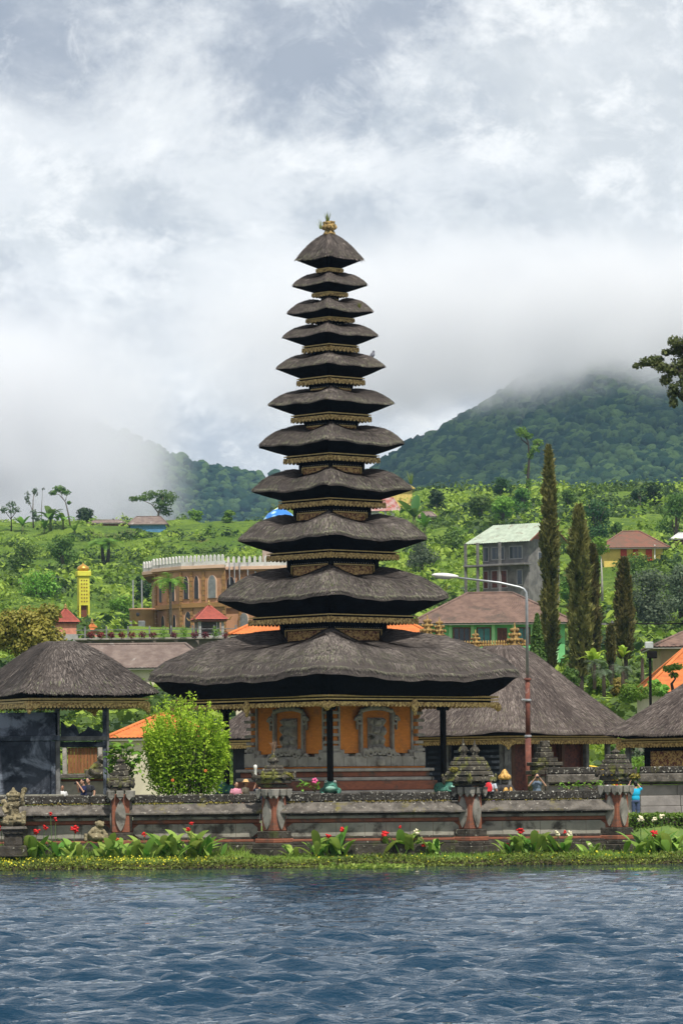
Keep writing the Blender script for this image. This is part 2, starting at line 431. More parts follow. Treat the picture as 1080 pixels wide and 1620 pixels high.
def thatch_roof(parent, a, b, hip, face, under, name='thatch_roof', m=None, strands=1.0, seed=1, lift=0.0, cp=3.2, moss=0.12, base_z=0.0, wob=0.035):
    """hipped thatch: hip/face are lists of (r, z) from eave to crown along the corner and the middle of a side
    (r scales the inset, 1 at the eave); under is the same for the cut underside."""
    m = m or M_THATCH; g = np.random.default_rng(seed); q = min(a, b)
    nu = 32; u = np.sin(np.linspace(-1, 1, nu) * math.pi / 2) * 0.35 + np.linspace(-1, 1, nu) * 0.65
    def prof(tab, r): tb = sorted(tab); return np.interp(r, [k[0] for k in tb], [k[1] for k in tb])
    def pt(side, uu, r, w=0.0):
        """vectorised surface point; side 0..3; uu in -1..1"""
        c = np.abs(uu) ** (cp * .62); c = c * c * (3 - 2 * c)
        hx = a - (1 - r) * q; hy = b - (1 - r) * q
        z = prof(face, r) * (1 - c) + prof(hip, r) * c
        cut = 1 - 0.05 * np.clip((np.abs(uu) - 0.86) / 0.14, 0, 1) ** 2 - 0.36 * (1 - r) * np.clip((np.abs(uu) - 0.45) / 0.55, 0, 1) ** 2          # corners blunted, hips rounded higher up
        ax_ = np.where((side % 2) == 0, hx, hy); dp = np.where((side % 2) == 0, hy, hx)
        lx = uu * ax_ * cut; ly = -dp * cut
        w_ = w * (np.sin(lx * 1.9 + side * 2 + seed) * 0.5 + np.sin(lx * 4.3 + side + seed * 2) * 0.35)
        cs = np.choose(side, [1, 0, -1, 0]); sn = np.choose(side, [0, 1, 0, -1])
        return np.stack((lx * cs - ly * sn, lx * sn + ly * cs, z + base_z + w_), -1)
    hr = sorted([k[0] for k in hip], reverse=True)
    rr = np.unique(np.concatenate([np.linspace(hr[i], hr[i + 1], 4) for i in range(len(hr) - 1)]))[::-1]
    sides = np.repeat(np.arange(4), nu); uu = np.tile(u, 4)
    ring = lambda r: pt(sides, uu, np.full(len(uu), r), wob * np.clip(1, 0, 1))
    V = np.stack([ring(r) for r in rr]); V = np.concatenate((V, V[:, :1]), 1)
    me = grid_mesh(name, V, m)
    at = me.attributes.new('tint', 'FLOAT', 'FACE'); at.data.foreach_set('value', np.full(len(me.polygons), 0.3, np.float32))
    roof = link_mesh(name, me, None, parent)
    # underside
    ur = [k[0] for k in under]
    def upt(r, dz):
        return pt(sides, uu, np.full(len(uu), r), wob) * np.array((1, 1, 0)) + np.array((0, 0, 1.0)) * dz[:, None]
    c = np.abs(uu) ** cp
    ez = pt(sides, uu, np.full(len(uu), 1.0), wob)[:, 2]
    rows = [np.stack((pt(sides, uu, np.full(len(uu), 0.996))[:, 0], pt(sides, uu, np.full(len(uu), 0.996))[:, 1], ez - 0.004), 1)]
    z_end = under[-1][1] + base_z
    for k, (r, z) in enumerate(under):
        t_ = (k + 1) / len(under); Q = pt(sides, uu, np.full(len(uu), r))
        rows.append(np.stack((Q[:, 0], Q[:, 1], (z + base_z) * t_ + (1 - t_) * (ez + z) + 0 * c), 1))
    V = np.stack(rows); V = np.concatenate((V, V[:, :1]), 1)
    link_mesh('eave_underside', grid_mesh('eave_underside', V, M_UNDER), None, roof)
    # strands of fibre lying down the slope, and a ragged fringe at the eave
    area = 8 * q * (a + b) * 0.5
    n = int(area * 180 * strands)
    r0 = min(hr); rs = np.sqrt(g.uniform(max(r0, 0.05) ** 2, 1.0, n)); sd = g.choice(4, n, p=[.36, .14, .14, .36]); us = g.uniform(-1, 1, n)
    L = g.uniform(0.16, 0.46, n) * (0.55 + 0.45 * min(1, q / 2.5)); W = g.uniform(0.009, 0.026, n)
    L = np.minimum(L, (1.004 - rs) * q * 1.2 + 0.02); dr = L / (q * 1.25); r1 = np.minimum(rs + dr, 1.004)
    Pa = pt(sd, us, rs, wob); Pb = pt(sd, us + g.normal(size=n) * 0.012, r1, wob)
    T = Pb - Pa; T /= np.linalg.norm(T, axis=1, keepdims=True) + 1e-9
    E = pt(sd, np.clip(us + 0.01, -1, 1), rs, wob) - pt(sd, np.clip(us - 0.01, -1, 1), rs, wob); E /= np.linalg.norm(E, axis=1, keepdims=True) + 1e-9
    Nn = np.cross(E, T); Nn[Nn[:, 2] < 0] *= -1
    Pa = Pa - Nn * 0.006; Pb = Pa + T * L[:, None] + Nn * g.uniform(0.006, 0.055, n)[:, None] + E * g.normal(size=n)[:, None] * 0.03
    Q1 = np.stack((Pa - E * W[:, None], Pa + E * W[:, None], Pb + E * W[:, None] * 0.35, Pb - E * W[:, None] * 0.35), 1)
    patch = fbm(Pa[:, 0] * 0.9 + seed, Pa[:, 1] * 0.9 + seed, 3)
    tn = np.clip(0.5 + g.normal() * .07 + patch * 1.1 + g.normal(size=n) * 0.34, 0.02, 0.97)
    ms = (g.random(n) < 1.7 * moss * np.clip((rs - 0.72) / 0.22, 0, 1) * (1 + 2.5 * patch))
    tn[ms] = 1.06 + g.random(ms.sum()) * 0.9
    per = 4 * (a + b); k = int(per * 60 * strands)
    sd = g.choice(4, k, p=[.36, .14, .14, .36]); us = g.uniform(-1, 1, k); Pa = pt(sd, us, np.full(k, 0.985), wob)
    E = pt(sd, np.clip(us + 0.01, -1, 1), np.full(k, .98), 0) - pt(sd, np.clip(us - 0.01, -1, 1), np.full(k, .98), 0); E /= np.linalg.norm(E, axis=1, keepdims=True) + 1e-9
    O = np.stack((E[:, 1], -E[:, 0], np.zeros(k)), 1)
    ln = 0.03 + 0.15 * g.random(k) ** 1.6 * (0.6 + 0.4 * min(1, q / 2.5)); W = g.uniform(0.007, 0.018, k)
    Pb = Pa + O * (ln * 0.75)[:, None] + np.array((0, 0, -1.0)) * (ln * 0.75)[:, None] + E * g.normal(size=k)[:, None] * 0.02
    Q2 = np.stack((Pa - E * W[:, None], Pa + E * W[:, None], Pb + E * W[:, None] * 0.4, Pb - E * W[:, None] * 0.4), 1)
    t2 = np.clip(0.45 + g.normal(size=k) * 0.25, 0.05, 0.97); mm = g.random(k) < moss * 2.6 * np.clip(0.5 + fbm(Pa[:, 0] * 0.7, Pa[:, 1] * 0.7 + seed, 3) * 3, 0, 1); t2[mm] = 1.06 + g.random(mm.sum()) * 0.94
    st = link_mesh('thatch_fibres', quad_mesh('thatch_fibres', np.concatenate((Q1, Q2)), m, np.concatenate((tn, t2))), None, roof)
    tag(st, kind='stuff')
    return roof

# ------------------------------------------------------------------ shared temple materials
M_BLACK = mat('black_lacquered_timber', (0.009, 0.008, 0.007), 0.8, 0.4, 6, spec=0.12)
M_GOLD = mat('carved_gilded_timber', (0.70, 0.50, 0.19), 0.5, 0.4, 12, c2=(0.20, 0.115, 0.035), bump=0.9, bscale=16, metal=0.1)
M_GOLDL = mat('gilded_line', (0.60, 0.43, 0.16), 0.5, 0.3, 9, metal=0.15)
def relief_mat():
    m, t, b = new_mat('red_gold_relief'); v = t.coord('Object')
    n = t.noise(v, 9, 4, 0.55, 0.8); w = t.noise(v, 26, 5, 0.6, 0.3)
    col = t.mix(t.mr(n, 0.42, 0.58), (0.14, 0.026, 0.010), (0.62, 0.40, 0.14))
    col = t.mix(t.mr(w, 0.55, 0.7), col, (0.8, 0.62, 0.32))
    t.lk(col, b.inputs['Base Color']); b.inputs['Roughness'].default_value = 0.5
    t.lk(t.bump(t.math('ADD', n, w), 0.9, 0.05), b.inputs['Normal']); return m
M_RELIEF = relief_mat()
def brick_mat(name, c1, c2, mortar, sc_=5.2, grime=0.3):
    if name in _mats: return _mats[name]
    m, t, b = new_mat(name)
    br = t.node('ShaderNodeTexBrick'); br.inputs['Scale'].default_value = sc_
    br.inputs['Color1'].default_value = (*c1, 1); br.inputs['Color2'].default_value = (*c2, 1); br.inputs['Mortar'].default_value = (*mortar, 1)
    br.inputs['Mortar Size'].default_value = 0.012; br.inputs['Brick Width'].default_value = 0.9; br.inputs['Row Height'].default_value = 0.32
    tc = t.node('ShaderNodeTexCoord'); sp = t.node('ShaderNodeSeparateXYZ'); cb = t.node('ShaderNodeCombineXYZ')
    t.lk(tc.outputs['Object'], sp.inputs[0]); t.lk(t.math('ADD', sp.outputs[0], sp.outputs[1]), cb.inputs[0]); t.lk(sp.outputs[2], cb.inputs[1])
    t.lk(cb.outputs[0], br.inputs['Vector'])
    n = t.noise(tc.outputs['Object'], 1.6, 7, 0.65)
    col = t.mix(t.mr(n, 0.5, 0.75, 0, grime * 2), br.outputs['Color'], (0.10, 0.075, 0.06))
    t.lk(col, b.inputs['Base Color']); b.inputs['Roughness'].default_value = 0.85; b.inputs['Specular IOR Level'].default_value = 0.2
    t.lk(t.bump(br.outputs['Fac'], -0.4, 0.01), b.inputs['Normal'])
    _mats[name] = m; return m
M_BRICK = brick_mat('orange_brick', (0.72, 0.265, 0.055), (0.62, 0.21, 0.045), (0.42, 0.17, 0.055), 5.2, 0.22)
M_STONE = mat('grey_carved_stone', (0.40, 0.37, 0.33), 0.9, 0.3, 2.5, c2=(0.28, 0.26, 0.23), bump=0.5, bscale=16, stain=(0.07, 0.065, 0.05), stain_amt=0.12, stain_scale=1.6)

# ------------------------------------------------------------------ the eleven-tiered pagoda
TY = 164.0; TS = TY / F
tower = empty('pagoda_tower', (PX(529.8, TY), TY, 2.7), R(45 - 2.3), 'tall eleven tiered pagoda with dark thatched roofs and gilded friezes behind the mossy wall', 'pagoda')
TZ = 2.7
# tip row, half diagonal px, hump (r,z), beam (r,z), body half diagonal px below
TIERS = [
    (410, 55, None, (0.37, -0.27), 12), (452, 59.5, (0.42, 0.36), (0.46, -0.19), 14), (495, 69, (0.50, 0.335), (0.54, -0.13), 20.5),
    (533, 76.5, (0.49, 0.275), (0.57, -0.185), 27), (582, 87.5, (0.47, 0.27), (0.60, -0.19), 34.5), (640, 101, (0.47, 0.25), (0.615, -0.165), 42.5),
    (705, 116.5, (0.50, 0.285), (0.64, -0.14), 51.5), (777, 129, (0.56, 0.265), (0.645, -0.12), 61), (855, 151.5, (0.57, 0.268), (0.68, -0.13), 72),
    (949, 185.5, (0.50, 0.275), (0.715, -0.145), 84), (1073, 298, (0.37, 0.26), (0.865, -0.11), 0)]
def face_copies(meth, name, m, parent, k=4, rot0=0.0):
    me = meth; objs = []
    for i in range(k):
        objs.append(link_mesh(name, me, m, parent, rot=(0, 0, rot0 + i * math.pi / 2)))
    return objs
def scallop_band(hs, z0, z1, tooth, thick=0.04):
    """one side of a hanging fretwork band with a toothed lower edge, on the -y side of a square of half side hs"""
    g = MB(); n = max(6, int(2 * hs / tooth)); w = 2 * hs / n; zt = z0 + (z1 - z0) * 0.5
    top = [(-hs, z1), (hs, z1)]; low = []
    for i in range(n):
        x = hs - i * w; low += [(x, zt), (x - w * 0.25, z0 + (zt - z0) * 0.15), (x - w * 0.5, z0), (x - w * 0.75, z0 + (zt - z0) * 0.15)]
    low.append((-hs, zt))
    poly = top + low
    # strip of quads (front), simple
    xs = [p[0] for p in low]; zs = [p[1] for p in low]
    V = []; f = []
    for y in (-hs - thick, -hs + 0.0):
        for x, z in zip(xs, zs): V += [(x, y, z1), (x, y, z)]
    m_ = len(xs) * 2
    for i in range(len(xs) - 1):
        f += [(2 * i, 2 * i + 1, 2 * i + 3, 2 * i + 2), (m_ + 2 * i, m_ + 2 * i + 2, m_ + 2 * i + 3, m_ + 2 * i + 1), (2 * i + 1, m_ + 2 * i + 1, m_ + 2 * i + 3, 2 * i + 3)]
    f.append(tuple([0, 2 * (len(xs) - 1), m_ + 2 * (len(xs) - 1), m_]))
    g.add(V, f)
    for i in range(n):                                              # carved bosses along the band
        g.ball((hs - (i + 0.5) * w, -hs - thick, zt + (z1 - zt) * 0.45), (w * 0.36, 0.02, (z1 - zt) * 0.34), 1)
    return g
def corner_ornament(hs, z0, z1, w):
    """fan of carved leaves wrapped round one corner"""
    g = MB()
    for sgn in (0, 1):
        for k, (o, h) in enumerate(((0.5, 1.0), (1.3, 0.8), (2.1, 0.5))):
            p = (-hs + o * w * 0.42, -hs - 0.03, (z0 + z1) / 2 + (1 - h) * (z1 - z0) * 0.3)
            c = p if sgn == 0 else (p[1], p[0], p[2])
            r = (w * 0.3, 0.05, (z1 - z0) * 0.5 * h) if sgn == 0 else (0.05, w * 0.3, (z1 - z0) * 0.5 * h)
            g.ball(c, r, 2, rough=0.08, seed=k)
    g.ball((-hs - 0.02, -hs - 0.02, z0 + 0.3 * (z1 - z0)), (w * 0.25, w * 0.25, (z1 - z0) * 0.62), 2)
    return g
def relief_panel(w, h, depth, nx, nz, f1, seed, frame=True):
    """carved panel in the x-z plane facing -y: heightfield of scrolls"""
    X, Z = np.meshgrid(np.linspace(-w / 2, w / 2, nx), np.linspace(-h / 2, h / 2, nz))
    wx = X + 0.5 / f1 * fbm(X * f1 * 0.7 + seed, Z * f1 * 0.7, 2) * 2; wz = Z + 0.5 / f1 * fbm(X * f1 * 0.7 + 9, Z * f1 * 0.7 + seed, 2) * 2
    hgt = np.abs(np.sin(wx * f1 * 3.1 + seed) * np.cos(wz * f1 * 3.1 + seed * 2)) ** 0.6 + 0.8 * fbm(X * f1 * 2.4, Z * f1 * 2.4 + seed, 3)
    edge = np.minimum(np.minimum(X + w / 2, w / 2 - X) / (w * 0.06), np.minimum(Z + h / 2, h / 2 - Z) / (h * 0.06)).clip(0, 1)
    return np.stack((X, -hgt * depth * edge, Z), -1)
for i, (ty, hp, hump, beam, bd) in enumerate(TIERS):
    Rr = hp * TS; a = 1.035 * Rr / math.sqrt(2); zt = PZ(ty, TY) - TZ
    if i == 0:
        hip = [(1, 0), (0.79, .30 * Rr), (0.56, .535 * Rr), (0.34, .67 * Rr), (0.19, .742 * Rr), (0.07, .765 * Rr), (0.015, .77 * Rr)]
        face = [(1, -.03 * Rr), (0.79, .22 * Rr), (0.56, .46 * Rr), (0.34, .62 * Rr), (0.19, .72 * Rr), (0.07, .76 * Rr), (0.015, .77 * Rr)]
    else:
        hr_, hzv = hump[0], hump[1] * Rr; inner = max(bd, 1) * TS / Rr if i < 10 else 0.27
        inr = TIERS[i - 1][4] * TS / Rr * 0.96
        mid = (1 + hr_) / 2
        hip = [(1, 0), (0.985, hzv * .17), (0.93, hzv * .38), (mid + 0.05, hzv * .74), (hr_ + 0.35 * (mid - hr_), hzv * 0.96), (hr_, hzv), (hr_ * 0.55 + inr * 0.45, hzv * 0.95), (inr, hzv * .74)]
        face = [(1, -.035 * Rr), (0.985, -.035 * Rr + hzv * .16), (0.93, hzv * .25), (mid + 0.05, hzv * .55), (hr_ + 0.35 * (mid - hr_), hzv * .68), (hr_, hzv * .70), (hr_ * 0.55 + inr * 0.45, hzv * .66), (inr, hzv * .56)]
    br, bz = beam
    under = [(0.975, -0.012 * Rr), (0.5 + br / 2, bz * 0.55 * Rr), (br - 0.01, bz * Rr)]
    thatch_roof(tower, a, a, hip, face, under, seed=10 + i, strands=1.0 if i > 7 else 1.25, base_z=zt, wob=0.04 * min(1.6, Rr / 2), moss=0.20 if 5 < i < 10 else 0.16, cp=2.6)
    # dark beam ring with gilded lines, then the fretwork frieze
    hs = br * a / 1.035; zb = zt + bz * Rr; bandh = (0.25 + 0.008 * i) * (0.62 if i < 3 else 1.0)
    bandh = {10: 0.5}.get(i, bandh)
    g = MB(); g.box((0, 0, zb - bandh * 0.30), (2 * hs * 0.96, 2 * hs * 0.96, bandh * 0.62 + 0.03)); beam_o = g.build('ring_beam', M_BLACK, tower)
    for z_, hgt, ov in ((zb - 0.02, 0.04, 0.04),) if i < 10 else ((zb + 0.0, 0.06, 0.10), (zb - 0.12, 0.05, 0.05)):
        g = MB()
        g.box((0, -hs - ov * 0.2, z_), (2 * hs + ov, 0.05, hgt))
        if i == 10 and z_ > zb - 0.05:
            n = int(2 * hs / 0.11)
            for k in range(n): g.ball((-hs + (k + .5) * 2 * hs / n, -hs - 0.05, z_ + 0.0), (0.045, 0.05, 0.05), 1)
        face_copies(g.mesh('gilded_moulding'), 'gilded_moulding', M_GOLDL, beam_o)
    z1 = zb - bandh * 0.36; z0 = zb - bandh
    if i == 10: z1 = zb - 0.23; z0 = zb - 0.40
    face_copies(scallop_band(hs, z0 - .02, z1, 0.2 if i < 10 else 0.22).mesh('fretwork_frieze'), 'fretwork_frieze', M_GOLD, tower)
    ow = 0.07 + 0.012 * i
    face_copies(corner_ornament(hs, z0 + (0.03 if i < 10 else -0.10), z1 + 0.03, ow if i < 10 else 0.55).mesh('corner_ornament', True), 'corner_ornament', M_GOLD, tower)
    if i == 10:
        g = MB(); g.ball((0, -hs - 0.05, z0 + 0.02), (0.20, 0.07, 0.3), 2, rough=0.06, seed=3); g.ball((0, -hs - 0.06, z0 - 0.22), (0.09, 0.05, 0.16), 2)
        face_copies(g.mesh('frieze_pendant', True), 'frieze_pendant', M_GOLD, tower)
    # storey body below this roof
    if i < 10:
        hb = bd * TS / math.sqrt(2); nxt = TIERS[i + 1]; zlow = PZ(nxt[0], TY) - TZ
        z_top = zb - bandh * 0.25; z_bot = zlow + 0.02
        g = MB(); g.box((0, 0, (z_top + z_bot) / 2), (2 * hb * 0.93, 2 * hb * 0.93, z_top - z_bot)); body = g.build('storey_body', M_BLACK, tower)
        pw = max(0.06, 0.13 * hb)
        for sx in (-1, 1):
            for sy in (-1, 1):
                g = MB(); g.box((sx * (hb - pw * .4), sy * (hb - pw * .4), (z_top + z_bot) / 2), (pw, pw, z_top - z_bot)); g.build('corner_post', M_BLACK, body)
        hump_z = zlow + (nxt[2][1]) * nxt[1] * TS
        vis0 = hump_z - 0.40 * (hump_z - zlow); vis1 = zb - bandh * 1.06 - 0.10 - 0.012 * i
        if vis1 - vis0 > 0.12:
            w = 2 * (hb - pw); h = vis1 - vis0; zc = (vis0 + vis1) / 2
            me = grid_mesh('carved_panel', relief_panel(w * 0.9, h * 0.86, 0.03, 40, 22, 3.6, i) + np.array((0, -hb * 0.95, zc)), M_RELIEF)
            face_copies(me, 'carved_panel', M_RELIEF, body)
            g = MB(); fw = 0.05
            for zz in (vis0, vis1): g.box((0, -hb * 0.955, zz), (w, 0.06, fw))
            for sx in (-1, 1): g.box((sx * (w / 2 - fw / 2), -hb * 0.952, zc), (fw, 0.05, h - fw))
            face_copies(g.mesh('panel_frame'), 'panel_frame', M_GOLDL, body)
            # lattice between panel and frieze: sky showing through is put in as pale beads
            g = MB(); n = max(4, int(w / 0.13)); lz = vis1 + 0.07
            for k in range(n): g.ball((-w / 2 + (k + .5) * w / n, -hb * 0.97, lz), (w / n * 0.16, 0.015, 0.022), 1)
            [tag(o_, kind='stuff') for o_ in face_copies(g.mesh('lattice_rail'), 'lattice_rail', mat('pale_sky_dots', (0.6, 0.56, 0.45), 0.6), body)]
# finial with tufts
fz = PZ(369, TY) - TZ
g = MB(); g.lathe([(0.24, -0.06), (0.26, 0.02), (0.2, 0.06), (0.17, 0.12), (0.22, 0.2), (0.27, 0.27), (0.24, 0.34), (0.12, 0.4), (0.03, 0.42)], (0, 0, fz), 12)
for k in range(8):
    an = k * math.pi / 4; g.ball((0.24 * math.cos(an), 0.24 * math.sin(an), fz + 0.26), (0.08, 0.08, 0.13), 1, rough=.1, seed=k); g.ball((0.2 * math.cos(an), 0.2 * math.sin(an), fz + 0.42), (0.06, 0.06, 0.1), 1, rough=.1, seed=k)
g.ball((0, 0, fz + 0.42), (0.17, 0.17, 0.12), 1)
fo = g.build('crown_finial', mat('mossy_gilded_clay', (0.40, 0.27, 0.10), 0.9, 0.4, 8, c2=(0.16, 0.115, 0.05), stain=(0.09, 0.085, 0.03), stain_amt=.4, stain_scale=5, bump=.9, bscale=22), tower, True)
md = fo.modifiers.new('weld', 'REMESH'); md.mode = 'VOXEL'; md.voxel_size = .022; tx = bpy.data.textures.new('clay_lumps', 'CLOUDS'); tx.noise_scale = .1; md = fo.modifiers.new('lumps', 'DISPLACE'); md.texture = tx; md.strength = .11; md.texture_coords = 'LOCAL'
def tuft(n, h, spread, seed, w=0.012):
    g = np.random.default_rng(seed); an = g.uniform(0, 2 * math.pi, n); ln = g.uniform(0.5, 1, n) * h; lean = g.uniform(0, 1, n) * spread
    B = np.stack((np.cos(an) * 0.03, np.sin(an) * 0.03, np.zeros(n)), 1); T = np.stack((np.cos(an) * lean * ln, np.sin(an) * lean * ln, ln), 1)
    M_ = (B + T) / 2 + np.stack((0 * an, 0 * an, ln * 0.12), 1); S = np.stack((-np.sin(an), np.cos(an), 0 * an), 1) * w
    return np.concatenate((np.stack((B - S, B + S, M_ + S * .8, M_ - S * .8), 1), np.stack((M_ - S * .8, M_ + S * .8, T + S * .1, T - S * .1), 1))), np.tile(g.random(n), 2)
M_TUFT = leaf_mat('roof_weed_leaf', (0.12, 0.2, 0.03), (0.3, 0.33, 0.07))
c45, s45 = math.cos(-R(43.5)), math.sin(-R(43.5))
def tower_local(px, py, y_off):
    w = P(px, py, TY + y_off) - tower.location; a_ = -tower.rotation_euler.z
    return (w.x * math.cos(a_) - w.y * math.sin(a_), w.x * math.sin(a_) + w.y * math.cos(a_), w.z)
for (px, py, yo, n, h, sp, sd) in ((518, 352, -0.1, 26, 0.5, 0.6, 1), (507, 362, -0.1, 12, 0.42, 0.9, 2), (568, 488, -0.55, 22, 0.3, 1.0, 3), (527, 936, -4.35, 22, 0.42, 1.1, 4), (705, 934, 0.0, 18, 0.34, 1.0, 5), (650, 766, 0.1, 24, 0.6, 0.8, 7)):
    q, tn = tuft(n, h, sp, sd); tag(link_mesh('roof_weed', quad_mesh('roof_weed', q, M_TUFT, tn), None, tower, loc=tower_local(px, py, yo)), kind='stuff')

# ---- the brick sanctum under the lowest roof
YF = 161.0
zz_ = lambda py: PZ(py, YF) - TZ
HS = 2.4
sanctum_h = zz_(1095)
g = MB(); g.box((0, 0, (zz_(1192) + sanctum_h) / 2), (2 * HS, 2 * HS, sanctum_h - zz_(1192))); sanct = g.build('sanctum_wall', M_BRICK, tower)
M_OLDBR = brick_mat('weathered_red_brick', (0.28, 0.105, 0.06), (0.21, 0.08, 0.05), (0.14, 0.08, 0.055), 5.2, 0.85)
steps = [(-0.6, 0.12, 3.05, M_STONE), (0.12, zz_(1236), 2.95, M_OLDBR), (zz_(1236), zz_(1230), 2.85, M_STONE), (zz_(1230), zz_(1221), 2.72, M_OLDBR), (zz_(1221), zz_(1216), 2.86, M_STONE), (zz_(1216), zz_(1213), 2.6, M_BRICK)]
for k, (a0, a1, h_, m_) in enumerate(steps):
    g = MB(); g.box((0, 0, (a0 + a1) / 2), (2 * h_, 2 * h_, a1 - a0 - 0.004 * (k % 2)), bev=0.03); g.build('plinth_course', m_, tower)
# grey foot course of separate blocks
b0, b1 = zz_(1213) + 0.003, zz_(1197)
for side in range(4):
    n = 8
    for k in range(n):
        w = 2 * 2.58 / n; dz = 0.0 if k not in (0, n - 1) else 0.16
        g = MB(); g.box((-2.58 + (k + .5) * w, -2.5, (b0 + b1 + dz) / 2), (w - 0.015, 0.26, b1 - b0 + dz), bev=0.015)
        g.build('foot_block', M_STONE, sanct, rot=(0, 0, side * math.pi / 2))
# corner quoins: stacked slabs, and stepped stones at their feet
zq0, zq1 = b1 + 0.02, zz_(1118)
nq = 6
for cx in (-1, 1):
    for cy in (-1, 1):
        for k in range(nq):
            z = zq0 + 0.25 + k * (zq1 - zq0 - 0.2) / nq
            g = MB(); ex = 0.16 if k % 2 == 0 else 0.07
            g.box((cx * (HS - 0.12 + ex / 2), cy * (HS - 0.12 + ex / 2), z), (0.46, 0.46, 0.12), bev=0.015); g.build('quoin', M_STONE, sanct)
        for dx, dy in ((1, 0), (0, 1)):
            g = MB(); g.box((cx * (HS - (0.40 if dx else -0.03)), cy * (HS - (0.40 if dy else -0.03)), (zq0 + zq1) / 2), (0.09, 0.09, zq1 - zq0)); g.build('corner_strip', M_STONE, sanct)
        for k, (w, h) in enumerate(((1.0, 0.16), (0.75, 0.32), (0.52, 0.48))):
            g = MB(); c = 2.36 - w / 2 + 0.16 + 0.01 * k
            g.box((cx * c, cy * c, b1 - 0.05 + h / 2), (w, w, h), bev=0.03); g.build('stepped_foot', M_STONE, sanct)
# framed relief in the middle of each side
def scroll(g, c, r, sgn, y, th=0.07, turns=1.4):
    pts = []; n = 16
    for k in range(n + 1):
        t_ = k / n; an = t_ * turns * 2 * math.pi; rr_ = r * (1 - 0.75 * t_)
        pts.append((c[0] + sgn * rr_ * math.cos(an), y, c[1] + rr_ * math.sin(an)))
    g.tube(pts, [th * (1 - 0.4 * k / n) for k in range(n + 1)], 6)
rz0, rz1 = zz_(1199) + 0.02, zz_(1141)
rc = (rz0 + rz1) / 2
panel_me = grid_mesh('relief_panel', relief_panel(0.84, rz1 - rz0 + 0.16, 0.22, 46, 80, 2.6, 2.0) + np.array((0, -HS - 0.06, rc + 0.06)), M_STONE)
gb = MB(); gb.box((0, -HS - 0.03, rc + .06), (0.86, 0.09, rz1 - rz0 + 0.16), bev=.02)
gf = MB()
gf.box((0, -HS - 0.08, (rz0 + rz1) / 2 + 0.04), (0.13, 0.2, rz1 - rz0 + 0.62), bev=0.03)
gc = MB()
for sx in (-1, 1):
    scroll(gc, (sx * 1.0, rz1 + 0.02), 0.2, sx, -HS - 0.13); scroll(gc, (sx * 1.03, rz0 - 0.05), 0.2, sx, -HS - 0.13); scroll(gc, (sx * 1.05, rz0 - 0.3), 0.15, -sx, -HS - 0.13, .06)
    gc.box((sx * 1.08, -HS - 0.1, rz1 - 0.16), (0.07, 0.14, 0.36), bev=.03)
ga = MB(); arc = [(1.0 * math.cos(t_), -HS - 0.1, rz1 + 0.22 + 0.30 * math.sin(t_)) for t_ in np.linspace(0.12, math.pi - 0.12, 17)]
ga.tube(arc, [0.05 + 0.05 * math.sin(k / 16 * math.pi) for k in range(17)], 6)
for k in range(9): ga.ball((-0.8 + 0.2 * k, -HS - 0.12, rz1 + 0.36 + 0.2 * math.sin((k + 1) / 10 * math.pi)), (0.12, 0.08, 0.1), 2, rough=.08, seed=k)
gm = MB()
gr_ = np.random.default_rng(4)
for k in range(7):
    xx = -0.75 + 0.25 * k; scroll(gm, (xx, b1 + 0.02 + 0.16 * math.sin((k + .5) / 7 * math.pi)), 0.15 + 0.03 * (k % 2), (-1) ** k, -HS - 0.24, .062)
    gm.ball((xx, -HS - 0.2, b1 + 0.18 + 0.12 * math.sin((k + .5) / 7 * math.pi)), (0.14, 0.12, 0.13), 2, rough=.06, seed=k)
gm.box((0.0, -HS - 0.27, b0 + 0.17), (0.34, 0.34, 0.3), bev=.05)
for i in range(4):
    r_ = (0, 0, i * math.pi / 2)
    pb = link_mesh('relief_backing', gb.v and (_mats.setdefault('_pb', gb.mesh('relief_backing'))), M_STONE, sanct, rot=r_)
    link_mesh('relief_panel', panel_me, M_STONE, sanct, rot=r_)
    for sx in (-1, 1): link_mesh('relief_pilaster', _mats.setdefault('_pf', gf.mesh('relief_pilaster')), M_STONE, sanct, rot=r_, loc=(sx * 0.86 * math.cos(r_[2]), sx * 0.86 * math.sin(r_[2]), 0))
    link_mesh('scroll_bracket', _mats.setdefault('_pc', gc.mesh('scroll_bracket', True)), M_STONE, sanct, rot=r_)
    link_mesh('relief_pediment', _mats.setdefault('_pa', ga.mesh('relief_pediment', True)), M_STONE, sanct, rot=r_)
    link_mesh('relief_mask', _mats.setdefault('_pm', gm.mesh('relief_mask', True)), M_STONE, sanct, rot=r_)
# black posts that carry the lowest roof
HP = 3.11
for sx in (-1, 1):
    for sy in (-1, 1):
        g = MB(); z1 = zz_(1110); g.box((sx * HP, sy * HP, (0.3 + z1) / 2), (0.2, 0.2, z1 - 0.3), bev=0.02); post = g.build('post', M_BLACK, tower)
        g = MB(); g.box((sx * HP, sy * HP, z1 - 0.25), (0.42, 0.42, 0.2), bev=.05); g.build('post_capital', M_BLACK, post)
# terrace the tower stands on
g = MB(); g.box((0, 0, -0.62), (2 * 4.1, 2 * 4.1, 1.2), bev=.04); g.build('terrace_base', M_STONE, tower)
